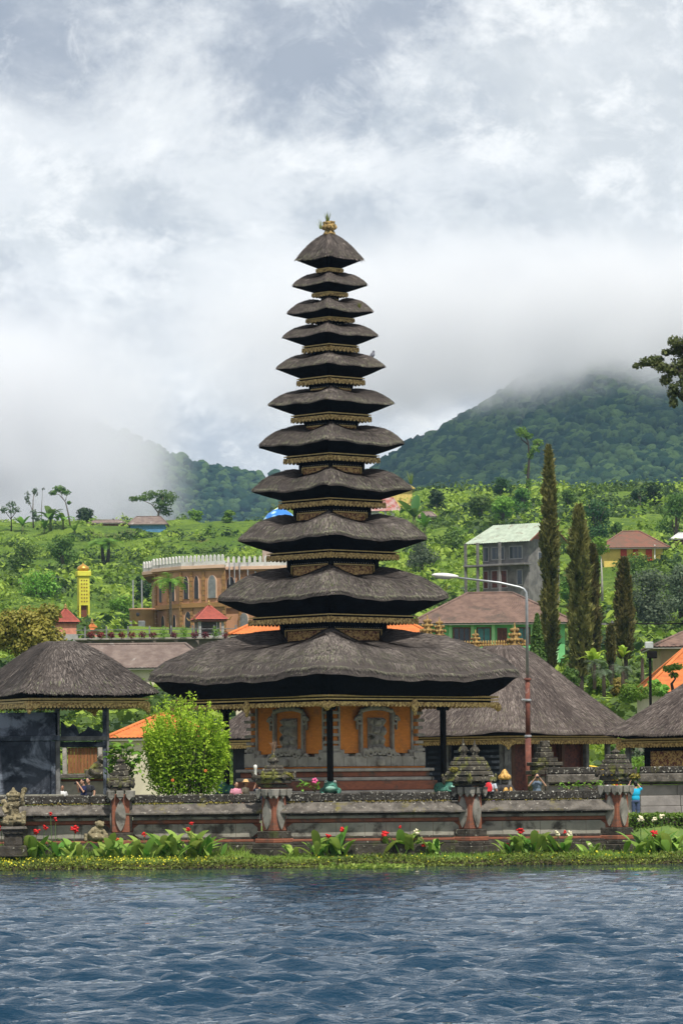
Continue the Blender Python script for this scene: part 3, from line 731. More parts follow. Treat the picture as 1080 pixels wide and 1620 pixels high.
# ------------------------------------------------------------------ lake and bank
def water_mat():
    m, t, b = new_mat('lake_water'); v = t.coord('World')
    b.inputs['Base Color'].default_value = (0.003, 0.026, 0.054, 1); b.inputs['Roughness'].default_value = 0.02
    b.inputs['IOR'].default_value = 1.33; b.inputs['Specular IOR Level'].default_value = 0.5
    n = t.noise(t.coord('World', scale=(0.42, 1.0, 1)), 5.5, 4, 0.6, 0.4); n2 = t.noise(t.coord('World', scale=(.4, 1, 1)), 2.0, 3, 0.5, .3)
    sp = t.node('ShaderNodeSeparateXYZ'); t.lk(v, sp.inputs[0]); gust = t.noise(t.coord('World', scale=(.5, .3, 1)), .16, 3, .5)
    calm = t.math('MULTIPLY', t.mr(sp.outputs[1], 150.0, 84.0, 0.14, 1.0), t.mr(gust, .3, .65, .55, 1.15))       # the water under the bank is sheltered
    t.lk(t.bump(t.math('MULTIPLY', calm, t.math('ADD', n, t.math('MULTIPLY', n2, 1.3))), 1.0, 0.085), b.inputs['Normal'])
    return m
M_WATER = water_mat()
def waves(X, Y):
    g = np.random.default_rng(21); Z = np.zeros_like(X)
    wx = X + 0.8 * fbm(X * 0.35, Y * 0.25, 2); wy = Y + 1.6 * fbm(X * 0.3 + 7, Y * 0.22, 2)
    for k in range(54):
        lam = 0.2 * (2.6 / 0.2) ** (g.random() ** 1.35); an = math.pi / 2 + g.normal() * 0.42 + 0.15
        amp = 0.0145 * lam ** 0.9 * g.uniform(0.5, 1.2)
        ph = (wx * math.cos(an) + wy * math.sin(an)) * 2 * math.pi / lam + g.random() * 6.28
        env = 0.55 + 0.9 * np.clip(vnoise(X * 0.22 + k * 3.1, Y * 0.12 + k) , 0, 1)
        env = env * np.clip(lam / (0.0036 * Y) - 0.35, 0, 1)
        Z += amp * env * (2.3 * (1 - np.abs(np.sin(ph * .5))) - 0.84 if k % 3 else np.sin(ph))
    return Z
yw = 46 * (151.5 / 46) ** np.linspace(0, 1, 680); uw = np.concatenate((np.linspace(-4, -0.15, 24), np.linspace(-0.125, 0.125, 280), np.linspace(0.15, 4, 24)))
V = np.zeros((len(yw), len(uw), 3)); V[..., 1] = yw[:, None]; V[..., 0] = yw[:, None] * uw[None]
V[..., 2] = waves(V[..., 0], V[..., 1]) * np.clip((152 - yw) / 84, 0.08, 1)[:, None]
tag(link_mesh('lake_water', grid_mesh('lake_water', V, M_WATER)), kind='structure')
g = MB(); g.add([(-900, -300, 0), (900, -300, 0), (900, 46, 0), (-900, 46, 0)], [(0, 1, 2, 3)])
tag(g.build('lake_water', M_WATER), kind='structure')

def shore(x): return 149.9 + 0.35 * np.sin(x * 0.33 + 1.0) + 0.22 * np.sin(x * 0.9) + 0.12 * np.sin(x * 2.3 + 2) + 0.5 * fbm(np.asarray(x, float) * 1.1, np.asarray(x, float) * 0 + 3.0, 3) - 0.4 * np.exp(-((x + 3) / 6.0) ** 2)
def bank_z(x, t):
    """t: metres behind the water edge"""
    return np.interp(t, [-0.5, -0.05, 0.1, 0.35, 1.2, 2.4, 3.6, 4.6, 10.0], [-0.7, -0.12, 0.16, 0.27, 0.36, 0.46, 0.6, 1.45, 1.5]) + 0.07 * fbm(x * 1.3, t * 1.5, 3)
def soil_mat():
    m, t, b = new_mat('grassy_soil'); v = t.coord('World'); sp = t.node('ShaderNodeSeparateXYZ'); t.lk(v, sp.inputs[0])
    n = t.noise(v, 2.5, 6, 0.65)
    col = t.mix(t.mr(n, 0.4, 0.65), (0.09, 0.155, 0.03), (0.14, 0.2, 0.04))
    e = t.math('ADD', sp.outputs[2], t.math('MULTIPLY', t.math('SUBTRACT', n, 0.5), 0.3))
    col = t.mix(t.mr(e, 0.14, 0.26), (0.055, 0.04, 0.02), col)
    t.lk(col, b.inputs['Base Color']); b.inputs['Roughness'].default_value = 0.95; t.lk(t.bump(t.noise(v, 9, 5, .6), .8, .08), b.inputs['Normal'])
    return m
xs = np.linspace(-60, 60, 600); ts = np.concatenate((np.linspace(-0.5, 0.5, 10), np.linspace(0.7, 10, 24)))
X, T = np.meshgrid(xs, ts); tag(link_mesh('grass_bank', grid_mesh('grass_bank', np.stack((X, shore(X) + T, bank_z(X, T)), -1), soil_mat())), kind='structure')
def blades(n, x0, x1, t0, t1, hmin, hmax, w, seed, bias=1.0, lean=0.35):
    g = np.random.default_rng(seed); x = g.uniform(x0, x1, n); t = t0 + (t1 - t0) * g.random(n) ** bias
    dens = fbm(x * 0.8, t * 1.2 + seed, 3); keep = g.random(n) < 0.75 + dens * 1.4; x, t = x[keep], t[keep]; n = len(x)
    h = g.uniform(hmin, hmax, n) * (1 + 1.2 * fbm(x * 0.6 + 3, t, 2)); an = g.uniform(0, 6.28, n)
    B = np.stack((x, shore(x) + t, bank_z(x, t) - 0.03), 1); l = g.uniform(0.05, lean, n) * h * 2; la = g.uniform(0, 6.28, n)
    Tp = B + np.stack((np.cos(la) * l, np.sin(la) * l, h), 1); Md = (B + Tp) / 2 + np.stack((0 * h, 0 * h, h * 0.12), 1)
    S = np.stack((np.cos(an), np.sin(an), 0 * an), 1) * (w * g.uniform(0.6, 1.3, n))[:, None]
    tn = np.clip(0.5 + fbm(x * 0.5, t * 0.9, 3) * 1.2 + g.normal(size=n) * 0.2, 0, 1)
    return np.concatenate((np.stack((B - S, B + S, Md + S * .8, Md - S * .8), 1), np.stack((Md - S * .8, Md + S * .8, Tp, Tp), 1))), np.tile(tn, 2)
M_GRASS = leaf_mat('bank_grass_blade', (0.11, 0.21, 0.025), (0.33, 0.42, 0.08), 0.4)
q, tn = blades(40000, -20, 20, 0.1, 3.2, 0.07, 0.2, 0.012, 31)
q2, tn2 = blades(6500, -20, 20, 1.6, 3.2, 0.2, 0.42, 0.012, 32, 0.6)
tag(link_mesh('bank_grass', quad_mesh('bank_grass', np.concatenate((q, q2)), M_GRASS, np.concatenate((tn, tn2)))), 'short bright green grass along the lake edge', 'grass', kind='stuff')
# creeping plants on the lip of the bank, with little yellow flowers
def leaf_quads(C, size, rng_, flat=0.0, aspect=0.55, up=0.0, sv=0.35):
    n = len(C); d = rng_.normal(size=(n, 3)); d[:, 2] = d[:, 2] * (1 - flat) + up; d /= np.linalg.norm(d, axis=1, keepdims=True) + 1e-9
    r = rng_.normal(size=(n, 3)); s = np.cross(d, r); s /= np.linalg.norm(s, axis=1, keepdims=True) + 1e-9
    L = (size * (1 + sv * rng_.normal(size=n)).clip(0.4, 2))[:, None]; nrm = np.cross(s, d)
    return np.stack((C - d * L * 0.5, C + s * L * aspect * 0.5 + nrm * L * 0.08, C + d * L * 0.5, C - s * L * aspect * 0.5 + nrm * L * 0.08), 1)
g_ = np.random.default_rng(5); n = 15000
x = g_.uniform(-17, 17, n); t_ = g_.normal(size=n) * 0.16 + 0.1
C = np.stack((x, shore(x) + t_, np.maximum(bank_z(x, t_), 0.02) + g_.uniform(-0.02, 0.16, n) * (1 + 0.7 * np.sin(x * 1.1))), 1)
tn = np.clip(g_.random(n) * 0.8 + fbm(x * 0.7, t_ * 3, 3), 0, 1)
M_LIP = leaf_mat('bank_creeper_leaf', (0.075, 0.085, 0.022), (0.22, 0.25, 0.04), 0.25)
tag(link_mesh('bank_creeper', quad_mesh('bank_creeper', leaf_quads(C, 0.085, g_), M_LIP, tn)), 'low yellow green creeping plants on the lip of the bank', 'plants', kind='stuff')
n = 1100; x = g_.uniform(-17, 17, n) ; x = np.where(g_.random(n) < 0.65, g_.uniform(-17, -5, n), x); t_ = np.abs(g_.normal(size=n)) * 0.3 + 0.02
C = np.stack((x, shore(x) + t_, bank_z(x, t_) + g_.uniform(0.1, 0.2, n)), 1)
M_YFL = leaf_mat('yellow_petals', (0.62, 0.50, 0.03), (0.72, 0.62, 0.06), 0.2)
tag(link_mesh('bank_flowers', quad_mesh('bank_flowers', leaf_quads(C, 0.05, g_, aspect=1), M_YFL, g_.random(n))), 'tiny yellow flowers dotting the edge of the grass bank', 'flowers', kind='stuff')
# floating weed patch
n = 1500; g_ = np.random.default_rng(8); x = g_.normal(size=n) * 0.75 + PX(585, 147); y = 146.8 + g_.normal(size=n) * 0.7
x = np.clip(x, PX(505, 147), PX(668, 147))
C = np.stack((x, y, 0.05 + np.abs(g_.normal(size=n)) * 0.05), 1)
tag(link_mesh('floating_weed', quad_mesh('floating_weed', leaf_quads(C, 0.13, g_, 0.4, up=.4), leaf_mat('water_weed_leaf', (0.12, 0.2, 0.03), (0.28, 0.34, 0.06)), g_.random(n))), 'patch of floating green weed in front of the bank', 'weed', kind='stuff')
n = 160; x = g_.normal(size=n) * 0.5 + PX(1005, 140); y = 139.5 + g_.normal(size=n) * 0.3
tag(link_mesh('floating_weed', quad_mesh('floating_weed', leaf_quads(np.stack((x, y, 0.05 + 0 * x), 1), 0.12, g_, 0.6), _mats['water_weed_leaf'], g_.random(n))), 'few pale weed leaves floating on the lake at the right', 'weed', kind='stuff')

# ------------------------------------------------------------------ the mossy front wall and its pillars
def lichen_mat(name, base, spot, moss, spot_scale, amt, moss_amt):
    m, t, b = new_mat(name); v = t.coord('World')
    n = t.noise(v, 3, 6, 0.6); s_ = t.noise(v, spot_scale, 3, 0.6); k = t.noise(t.coord('World', loc=(4, 9, 2)), 1.1, 6, 0.65)
    col = t.mix(t.mr(n, .35, .65), base, tuple(c * .5 for c in base))
    col = t.mix(t.mr(k, 0.66 - moss_amt * .2, 0.78 - moss_amt * .2, 0, .85), col, moss)
    col = t.mix(t.mr(s_, 0.64 - amt * .15, 0.70 - amt * .15), col, spot)
    t.lk(col, b.inputs['Base Color']); b.inputs['Roughness'].default_value = 0.95; b.inputs['Specular IOR Level'].default_value = .15
    t.lk(t.bump(t.math('ADD', n, s_), .8, .04), b.inputs['Normal']); _mats[name] = m; return m
M_RIDGE = lichen_mat('pebbled_ridge_stone', (0.055, 0.05, 0.042), (0.40, 0.39, 0.34), (0.13, 0.125, 0.03), 13, .35, .35)
M_COPE = lichen_mat('weathered_coping', (0.145, 0.13, 0.112), (0.27, 0.25, 0.21), (0.15, 0.13, 0.03), 7, .12, .5)
M_WALLD = lichen_mat('damp_stone_and_shadow', (0.075, 0.066, 0.054), (0.26, 0.25, 0.2), (0.07, 0.08, 0.025), 6, .05, .5)
M_OLDBRICK = brick_mat('weathered_red_brick', (0.28, 0.105, 0.06), (0.21, 0.08, 0.05), (0.14, 0.08, 0.055), 5.2, 0.85)
M_SLAB = mat('pale_grey_slab', (0.33, 0.31, 0.255), 0.9, 0.2, 1.2, c2=(0.23, 0.22, 0.185), bump=.3, bscale=14, stain=(0.07, 0.062, 0.05), stain_amt=.4, stain_scale=1.0, space='World')
WY = 152.0
W_ = lambda py: PZ(py, WY)
def temple_wall(px0, px1, Y, label, z_shift=0.0, plinth=True, chamfer=True, seed=0, slabs=None):
    x0, x1 = PX(px0, Y), PX(px1, Y); xc = (x0 + x1) / 2; w = x1 - x0; g_ = np.random.default_rng(seed)
    root = empty('stone_parapet', (xc, Y, 0.5), 0, label, 'wall')
    def bx(name, za, zb, fwd, m_, back=0.25, ww=w, bev=0.015, xo=0.0, wob=0.0):
        g = MB(); g.box((xo, (back - fwd) / 2 , (za + zb) / 2 - 0.5 + z_shift), (ww, back + fwd, abs(zb - za)), bev=bev); return g.build(name, m_, root)
    # pebbled ridge: several stones end to end
    n = max(3, int(w / 0.9)); ed = np.linspace(-w / 2, w / 2, n + 1)
    for k in range(n):
        h = W_(1254.5) + g_.normal() * 0.012
        g = MB(); g.box(((ed[k] + ed[k + 1]) / 2, 0.05 + g_.normal() * .008, (h + W_(1269)) / 2 - .5 + z_shift), (ed[k + 1] - ed[k] - 0.006, 0.42, h - W_(1269)), bev=0.05, rz=g_.normal() * .004)
        g.build('ridge_stone', M_RIDGE, root)
    # sloped coping
    g = MB(); za, zb = W_(1270) - .5 + z_shift, W_(1284) - .5 + z_shift; e = 0.28
    nx = max(8, int(w / 0.4)); rows = []
    for k in range(nx + 1):
        x = -w / 2 + w * k / nx; ex = e if k in (0, nx) else 0
        sx = -1 if k == 0 else (1 if k == nx else 0); d = g_.normal() * .008
        rows.append([(x, 0.28, za), (x, -0.14, za + 0.01), (x + sx * 0.16, -0.55, zb + d), (x + sx * 0.16, -0.55, zb - 0.055 + d), (x, 0.28, zb - 0.06)])
    V = np.array(rows).reshape(-1, 3); f = []
    for k in range(nx):
        for j in range(5): f.append((k * 5 + j, k * 5 + (j + 1) % 5, k * 5 + 5 + (j + 1) % 5, k * 5 + 5 + j))
    f += [(0, 1, 2, 3, 4), tuple(nx * 5 + j for j in (4, 3, 2, 1, 0))]
    g.add(V, f); g.build('coping', M_COPE, root)
    n = int(w * 90); x = g_.uniform(-w / 2, w / 2, n); C = np.stack((x, -.17 + g_.normal(size=n) * .03, za + .02 + np.abs(g_.normal(size=n)) * .025), 1)[fbm(x * .9 + seed * 7, x * 0 + seed, 3) + g_.normal(size=n) * .06 > -.02]
    tag(link_mesh('moss_line', quad_mesh('moss_line', leaf_quads(C, .07, g_), leaf_mat('yellow_moss', (0.12, 0.11, 0.02), (0.36, 0.3, 0.06), .1), g_.random(len(C))), None, root), kind='stuff')
    bx('moulding', W_(1285.5), W_(1290), 0.34, M_WALLD, ww=w - .1); bx('moulding', W_(1290.2), W_(1295), 0.24, M_SLAB, ww=w - .25)  # topmost dark course carries the shadow under the coping in its colour
    bx('brick_band', W_(1295.2), W_(1301), 0.16, M_OLDBRICK, ww=w - .1)
    bx('wall_core', W_(1301), W_(1324), 0.08, M_OLDBRICK, ww=w)
    # pale slabs, cut corners at the two ends
    ns = slabs or max(3, int(w / 0.95)); xe = np.linspace(-w / 2 + 0.12, w / 2 - 0.12, ns + 1) + np.concatenate(([0], g_.normal(size=ns - 1) * .06, [0]))
    z1, z0 = W_(1302) - .5 + z_shift, W_(1323) - .5 + z_shift
    for k in range(ns):
        a_, b_ = xe[k] + 0.006, xe[k + 1] - 0.006; c = 0.2 if chamfer else 0
        poly = [(a_, z0), (b_, z0), (b_, z1), (a_, z1)]
        if k == 0 and chamfer: poly = [(a_ + c, z0), (b_, z0), (b_, z1), (a_ + c, z1), (a_, z1 - c * .8), (a_, z0 + c * .8)]
        if k == ns - 1 and chamfer: poly = [(a_, z0), (b_ - c, z0), (b_, z0 + c * .8), (b_, z1 - c * .8), (b_ - c, z1), (a_, z1)]
        g = MB(); g.prism(poly, -0.15 + g_.normal() * .006, -0.03); g.build('wall_slab', M_SLAB, root)
    bx('moulding', W_(1323.3), W_(1327), 0.2, M_WALLD); bx('brick_band', W_(1327.2), W_(1331), 0.26, M_OLDBRICK, ww=w + .02); bx('moulding', W_(1331.2), W_(1335.5), 0.36, M_WALLD, ww=w + .03)
    if plinth:
        n = max(3, int(w / 1.2)); ed = np.linspace(-w / 2 - .3, w / 2 + .3, n + 1)
        for k in range(n):
            g = MB(); g.box(((ed[k] + ed[k + 1]) / 2, -0.12 + g_.normal() * .006, (W_(1336) + 0.2) / 2 - .5), (ed[k + 1] - ed[k] - .008, 0.8, W_(1336) - 0.2), bev=.02); g.build('plinth_block', M_WALLD, root)
    return root
temple_wall(-90, 180, WY + 0.9, 'low brick and slab wall under the blue black pavilion at the left', seed=1)
temple_wall(205, 412, WY + 0.7, 'wall segment with pale slabs below the bright green bush', seed=2, slabs=6)
temple_wall(448, 730, WY, 'mossy coped wall segment directly in front of the pagoda', seed=3, slabs=7)
temple_wall(754, 962, WY + 0.3, 'mossy wall segment between the pagoda front and the right end', seed=4, slabs=6)

def vesica(h, w, th):
    g = MB(); n = 14; poly = []
    for k in range(n + 1): t = k / n; poly.append((-w * math.sin(t * math.pi) ** 0.8, -h + 2 * h * t))
    for k in range(1, n): t = 1 - k / n; poly.append((w * math.sin(t * math.pi) ** 0.8, -h + 2 * h * t))
    g.prism(poly, -th, 0.0); return g
M_MOSSY = lichen_mat('mossy_carved_stone', (0.085, 0.076, 0.06), (0.30, 0.28, 0.21), (0.14, 0.145, 0.03), 9, .2, .75)
M_PIER = mat('grey_pier_stone', (0.27, 0.255, 0.22), .9, .3, 2.2, c2=(0.18, 0.17, 0.145), bump=.4, stain=(0.06, 0.055, 0.045), stain_amt=.35, stain_scale=1.4, space='World')
def wall_pillar(px, Y, rz, label, layers, finials, seed=0, faces=(0, 1, 2, 3)):
    """layers: (row, width px) of the stacked crown stones"""
    g_ = np.random.default_rng(seed)
    root = empty('shrine_pier', (PX(px, Y), Y, 0.3), rz, label, 'pillar')
    zz = lambda py: PZ(py, Y) - 0.3
    for k, (ya, yb, h_, m_) in enumerate(((1340, 1352, .70, M_WALLD), (1333, 1340, .6, M_WALLD), (1326, 1333, .52, M_OLDBRICK), (1314, 1326, .46, M_WALLD), (1253, 1314, .33, M_OLDBRICK))):
        g = MB(); z1 = zz(ya); z0 = zz(yb) if k else -0.1; g.box((0, 0, (z0 + z1) / 2), (2 * h_, 2 * h_, z1 - z0 - .003), bev=.025); g.build('pillar_shaft' if k == 4 else 'pillar_base', m_, root)
    for f in faces:
        an = f * math.pi / 2; zc = (zz(1262) + zz(1312)) / 2
        c, s = math.cos(an), math.sin(an)
        link_mesh('medallion', vesica((zz(1263) - zz(1313)) / 2, 0.2, .09).mesh('medallion'), M_PIER, root, loc=(0.32 * s, -0.32 * c, zc), rot=(0, 0, an))
        for o in (-0.34, 0.0, 0.34):
            g = MB(); g.box((o, -0.40 - (0.06 if o == 0 else 0.03), zz(1253)), (.25, .14, .26), taper=1.15, bev=.02); g.build('capital_block', M_PIER, root, rot=(0, 0, an))
            g = MB(); g.prism([(o - .1, -.12), (o + .1, -.12), (o, -.24)], -0.50, -0.42); g.build('capital_block', M_PIER, root, loc=(0, 0, zz(1253)), rot=(0, 0, an))
    m_per = Y / F; wmax = max(range(len(layers)), key=lambda j: layers[j][1])
    for k in range(len(layers) - 1):
        (ya, wa), (yb, wb) = layers[k], layers[k + 1]; h_ = wa * m_per / 2 * .72
        g = MB(); g.box((0, 0, (zz(ya) + zz(yb)) / 2), (2 * h_, 2 * h_, (zz(yb) - zz(ya)) * (.98 if k % 2 else .9)), bev=.03, taper=.94); st = g.build('crown_stone', M_MOSSY, root)
        if k == wmax:                                                  # carved leaf ears at corners and sides
            for q in range(8):
                an = q * math.pi / 4 + math.pi / 4; rr = h_ * (1.38 if q % 2 == 0 else 1.0)
                g = MB(); g.ball((rr * math.cos(an), rr * math.sin(an), zz(ya) + .06), (.09, .09, .15), 2, rough=.14, seed=int(q + seed * 9 + k)); g.ball((rr * 1.06 * math.cos(an), rr * 1.06 * math.sin(an), zz(ya) + .2), (.05, .05, .1), 2, rough=.14, seed=q); g.build('carved_ear', M_MOSSY, st, True)
    for (dx, ya, h, w) in finials:
        g = MB(); z = zz(ya); s = h * m_per; r = w * m_per / 2
        g.lathe([(r * .9, 0), (r * 1.0, s * .08), (r * .6, s * .16), (r * .95, s * .28), (r * 1.05, s * .42), (r * .8, s * .56), (r * .35, s * .64), (r * .45, s * .7), (r * .22, s * .78), (r * .14, s * .92), (.01, s)], (dx * m_per, 0, z), 12)
        for q in range(6): g.ball((dx * m_per + r * .95 * math.cos(q), r * .95 * math.sin(q), z + s * .36), (r * .3, r * .3, s * .12), 1, rough=.1, seed=q)
        o = g.build('finial', M_MOSSY, root, True)
        if rz: o.location = (dx * m_per * math.cos(-rz) - dx * m_per, dx * m_per * math.sin(-rz), 0)
    return root
wall_pillar(191, WY + .5, 0, 'brick wall pillar with one pale oval medallion beside the leafy plant', [(1248, 44), (1240, 52), (1232, 46), (1224, 36), (1216, 28), (1206, 18)], [(0, 1206, 14, 12)], 1)
wall_pillar(433, WY - .2, R(45), 'brick corner pillar with two oval medallions and a twiggy urn on top', [(1246, 44), (1239, 58), (1231, 64), (1225, 50), (1220, 40), (1215, 32), (1210, 24)], [(0, 1211, 22, 16)], 2)
wall_pillar(742, WY - .1, R(45), 'mossy corner pillar crowned by two small stone bells', [(1246, 54), (1239, 80), (1230, 78), (1222, 70), (1214, 62), (1206, 52), (1200, 42)], [(-9, 1201, 30, 15), (9, 1201, 28, 15)], 3)
wall_pillar(974, WY + .2, R(45), 'dark mossy pillar ending the front wall beside the person in turquoise', [(1246, 44), (1239, 54), (1231, 60), (1222, 54), (1213, 46), (1206, 36), (1198, 26)], [(0, 1199, 12, 14)], 4)
# twiggy plant in the urn
def twigs(px, py, Y, n, h, seed, m_, label, cat='plant'):
    g = MB(); r_ = np.random.default_rng(seed)
    for k in range(n):
        an = r_.uniform(0, 6.28); l = r_.uniform(.5, 1) * h; b = r_.uniform(.1, .6)
        p0 = np.array((0, 0, 0.)); p1 = np.array((math.cos(an) * l * b * .4, math.sin(an) * l * b * .4, l * .6)); p2 = np.array((math.cos(an) * l * b, math.sin(an) * l * b, l))
        g.tube([p0, p1, p2], [.012, .008, .003], 4)
        for q in range(3): g.tube([p1 + (p2 - p1) * q / 3, p1 + (p2 - p1) * q / 3 + r_.normal(size=3) * .07 + np.array((0, 0, .08))], [.006, .002], 4)
    o = g.build('twig_plant', m_); o.location = P(px, py, Y); return tag(o, label, cat)
twigs(433, 1192, WY - .2, 14, .5, 3, mat('dry_twig', (0.3, 0.2, 0.13), .9), 'bare twiggy plant growing from the pillar urn')

# ------------------------------------------------------------------ thatched pavilions
M_BLUEBLK = mat('weathered_black_plaster', (0.06, 0.069, 0.086), 0.95, 0.4, 1.1, c2=(0.022, 0.026, 0.034), spec=.08, bump=.35, bscale=7, stain=(0.20, 0.225, 0.27), stain_amt=.42, stain_scale=.8, space='World')
M_GREYW = mat('grey_weathered_post', (0.2, 0.2, 0.195), 0.85, 0.35, 3, c2=(0.1, 0.1, 0.1))
M_BROWNW = mat('brown_timber', (0.16, 0.075, 0.035), 0.6, 0.4, 4, c2=(0.07, 0.03, 0.015), stretch=(1, 1, .2))
M_REDDOOR = mat('carved_red_door', (0.14, 0.035, 0.018), 0.5, 0.5, 7, c2=(0.05, 0.014, 0.008), bump=.8, bscale=12)
M_YCLOTH = mat('yellow_cloth', (0.66, 0.52, 0.03), 0.9, 0.15, 3)
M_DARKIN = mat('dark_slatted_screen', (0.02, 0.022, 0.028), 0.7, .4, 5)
def thatched_pavilion(px, Y, rz, hd_px, y_tip, y_apex, label, m, rotpx=540, seed=1, frieze=True, body=None, bulge=1.0, beam_r=0.80, thick=0.16, rcap=0.05, strands=.8):
    Rr = hd_px * Y / F; a = Rr / math.sqrt(2); zt = PZ(y_tip, Y, px); root = empty('thatched_pavilion', (PX(px, Y), Y, 1.5), rz, label, 'pavilion')
    H = (y_tip - y_apex) * Y / F; zt -= 1.5
    pw = 1.16 + .9 * (bulge - 1); pz = lambda r: H * (1 - (max(r - rcap, 0) / (1 - rcap)) ** pw); rs_ = [.97, .9, .8, .65, .5, .38, .28] + ([.2, .12] if rcap < .12 else [])
    hip = [(1, 0)] + [(r, pz(r) + .02 * H) for r in rs_] + [(rcap, H)]
    face = [(1, -.02 * Rr)] + [(r, pz(r) * (.80 + .2 * (1 - r) ** .5)) for r in rs_] + [(rcap, H)]
    under = [(.975, -.012 * Rr), (.9, -thick * .6), (beam_r - .01, -thick)]
    thatch_roof(root, a, a, hip, face, under, m=m, seed=seed, base_z=zt, strands=strands, cp=2.6, moss=.1, wob=.03)
    hs = beam_r * a; zb = zt - thick
    g = MB(); g.box((0, 0, zb - .16), (2 * hs * .97, 2 * hs * .97, .3)); bo = g.build('ring_beam', M_BLACK, root)
    for dz, hh, ov in ((-.03, .07, .08), (-.14, .07, .05)):
        g = MB(); g.box((0, -hs, zb + dz), (2 * hs + ov, .06, hh)); face_copies(g.mesh('gilded_moulding'), 'gilded_moulding', M_GOLDL, bo)
    face_copies(scallop_band(hs, zb - .38, zb - .19, .16).mesh('fretwork_frieze'), 'fretwork_frieze', M_GOLD, root)
    face_copies(corner_ornament(hs, zb - .5, zb - .1, .42).mesh('corner_ornament', True), 'corner_ornament', M_GOLD, root)
    if body: body(root, hs, zb)
    return root
def posts(root, hs, zb, inset=.5, size=.24, m=None, z0=.2, base=True):
    for sx in (-1, 1):
        for sy in (-1, 1):
            g = MB(); g.box((sx * (hs - inset), sy * (hs - inset), (zb - .2 + z0) / 2), (size, size, zb - .2 - z0), bev=.02); p = g.build('post', m or M_BLACK, root)
            if base: g = MB(); g.box((sx * (hs - inset), sy * (hs - inset), z0 + .12), (size * 1.8, size * 1.8, .3), taper=.8, bev=.03); g.build('post_base', M_STONE, p)
def body_right(root, hs, zb):
    posts(root, hs, zb, .45, .22, M_GREYW)
    g = MB(); g.box((0, 0, .35), (2 * hs - .2, 2 * hs - .2, .7), bev=.03); g.build('floor_base', M_STONE, root)
    k = hs - 1.3
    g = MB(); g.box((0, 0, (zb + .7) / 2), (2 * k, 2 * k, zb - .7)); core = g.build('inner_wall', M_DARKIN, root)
    for side in (0, 3):                                            # slatted screens towards the left, doors towards the right
        an = side * math.pi / 2
        for j in range(3):
            xo = -k * .66 + j * k * .66
            if side == 0:
                g = MB(); g.box((xo, -k - .06, (zb + .7) / 2 - .15), (k * .56, .1, zb - 1.1), bev=.02); d = g.build('door_panel', M_REDDOOR, core, rot=(0, 0, an))
                for e in (-1, 1): g = MB(); g.box((xo + e * k * .31, -k - .09, (zb + .7) / 2 - .15), (.13, .14, zb - 1.0)); g.build('door_jamb', M_BROWNW, d, rot=(0, 0, 0))
            else:
                for q in range(9):
                    g = MB(); g.box((xo, -k - .06, 1.0 + q * (zb - 1.4) / 9), (k * .54, .07, .12)); g.build('screen_slat', M_BLUEBLK, core, rot=(0, 0, an))
        for j in range(4):
            g = MB(); xo = -k + j * 2 * k / 3; g.box((xo, -k - .3, (zb + .5) / 2), (.2, .2, zb - .5)); g.build('post', M_GREYW if j % 2 else M_BROWNW, root, rot=(0, 0, an))
    for x_, y_, w in ((-.9, -hs + .18, 2.3),):                       # yellow cloth on the railing
        g = MB(); nx = 30; V = [[(x_ + w * i / nx - w / 2, y_ - .03 * math.sin(i * 1.7) - .02, .55 + .62 * j) for j in (0, 1)] for i in range(nx + 1)]
        cl = link_mesh('cloth_drape', grid_mesh('cloth_drape', np.array(V), M_YCLOTH), None, root)
        md = cl.modifiers.new('thick', 'SOLIDIFY'); md.thickness = .02
    g = MB()
    for q in range(12): g.box((.7 + q * .16, -hs + .25, 1.0), (.05, .05, .7))
    g.box((.7 + 5.5 * .16, -hs + .25, 1.36), (2.0, .08, .07)); g.build('railing', M_REDDOOR, root)
right_pav = thatched_pavilion(797, 186, R(45), 224, 1161, 1022, 'large thatched pavilion with gilded ridge behind the rusty lamp post', M_THATCH2, seed=51, body=body_right, bulge=1.0, beam_r=.83, rcap=.16)
def body_far(root, hs, zb):
    posts(root, hs, zb, .3, .2, M_GREYW)
    g = MB(); g.box((0, 0, .5), (2 * hs - .3, 2 * hs - .3, 1.0), bev=.03); g.build('floor_base', M_STONE, root)
    k = hs - .8
    for side in (3, 0):
        an = side * math.pi / 2
        g = MB(); g.box((0, -k, (zb - .3 + 1.75) / 2), (2 * k, .1, zb - 2.05)); b_ = g.build('back_panel', M_BLACK, root, rot=(0, 0, an))
        me = grid_mesh('carved_panel', relief_panel(2 * k * .8, zb - 2.5, .05, 50, 24, 2.6, 3.3) + np.array((0, -k - .07, (zb - .3 + 1.75) / 2)), M_RELIEF); link_mesh('carved_panel', me, None, b_, rot=(0, 0, 0))
        g = MB(); g.box((0, -k - .05, 1.62), (2 * k, .12, .14)); g.build('gilded_rail', M_GOLDL, root, rot=(0, 0, an))
        g = MB(); g.box((0, -hs + .28, .78), (2 * hs - .8, .05, .62)); g.build('cloth_drape', M_YCLOTH, root, rot=(0, 0, an))
thatched_pavilion(1118, 173, R(45), 170, 1161, 1066, 'smaller thatched pavilion cut off by the right edge of the picture', M_THATCH2, seed=61, body=body_far, beam_r=.82, thick=.2)
def body_simple(root, hs, zb):
    posts(root, hs, zb, .3, .2, M_BLACK)
    g = MB(); g.box((0, 0, .4), (2 * hs - .3, 2 * hs - .3, .8), bev=.03); g.build('floor_base', M_STONE, root)
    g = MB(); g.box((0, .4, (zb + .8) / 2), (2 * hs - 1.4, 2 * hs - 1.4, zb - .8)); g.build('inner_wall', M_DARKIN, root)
thatched_pavilion(432, 184, R(45), 110, 1166, 1096, 'small pale thatched pavilion half hidden behind the left of the pagoda', M_THATCH2, seed=71, body=body_simple, beam_r=.8)
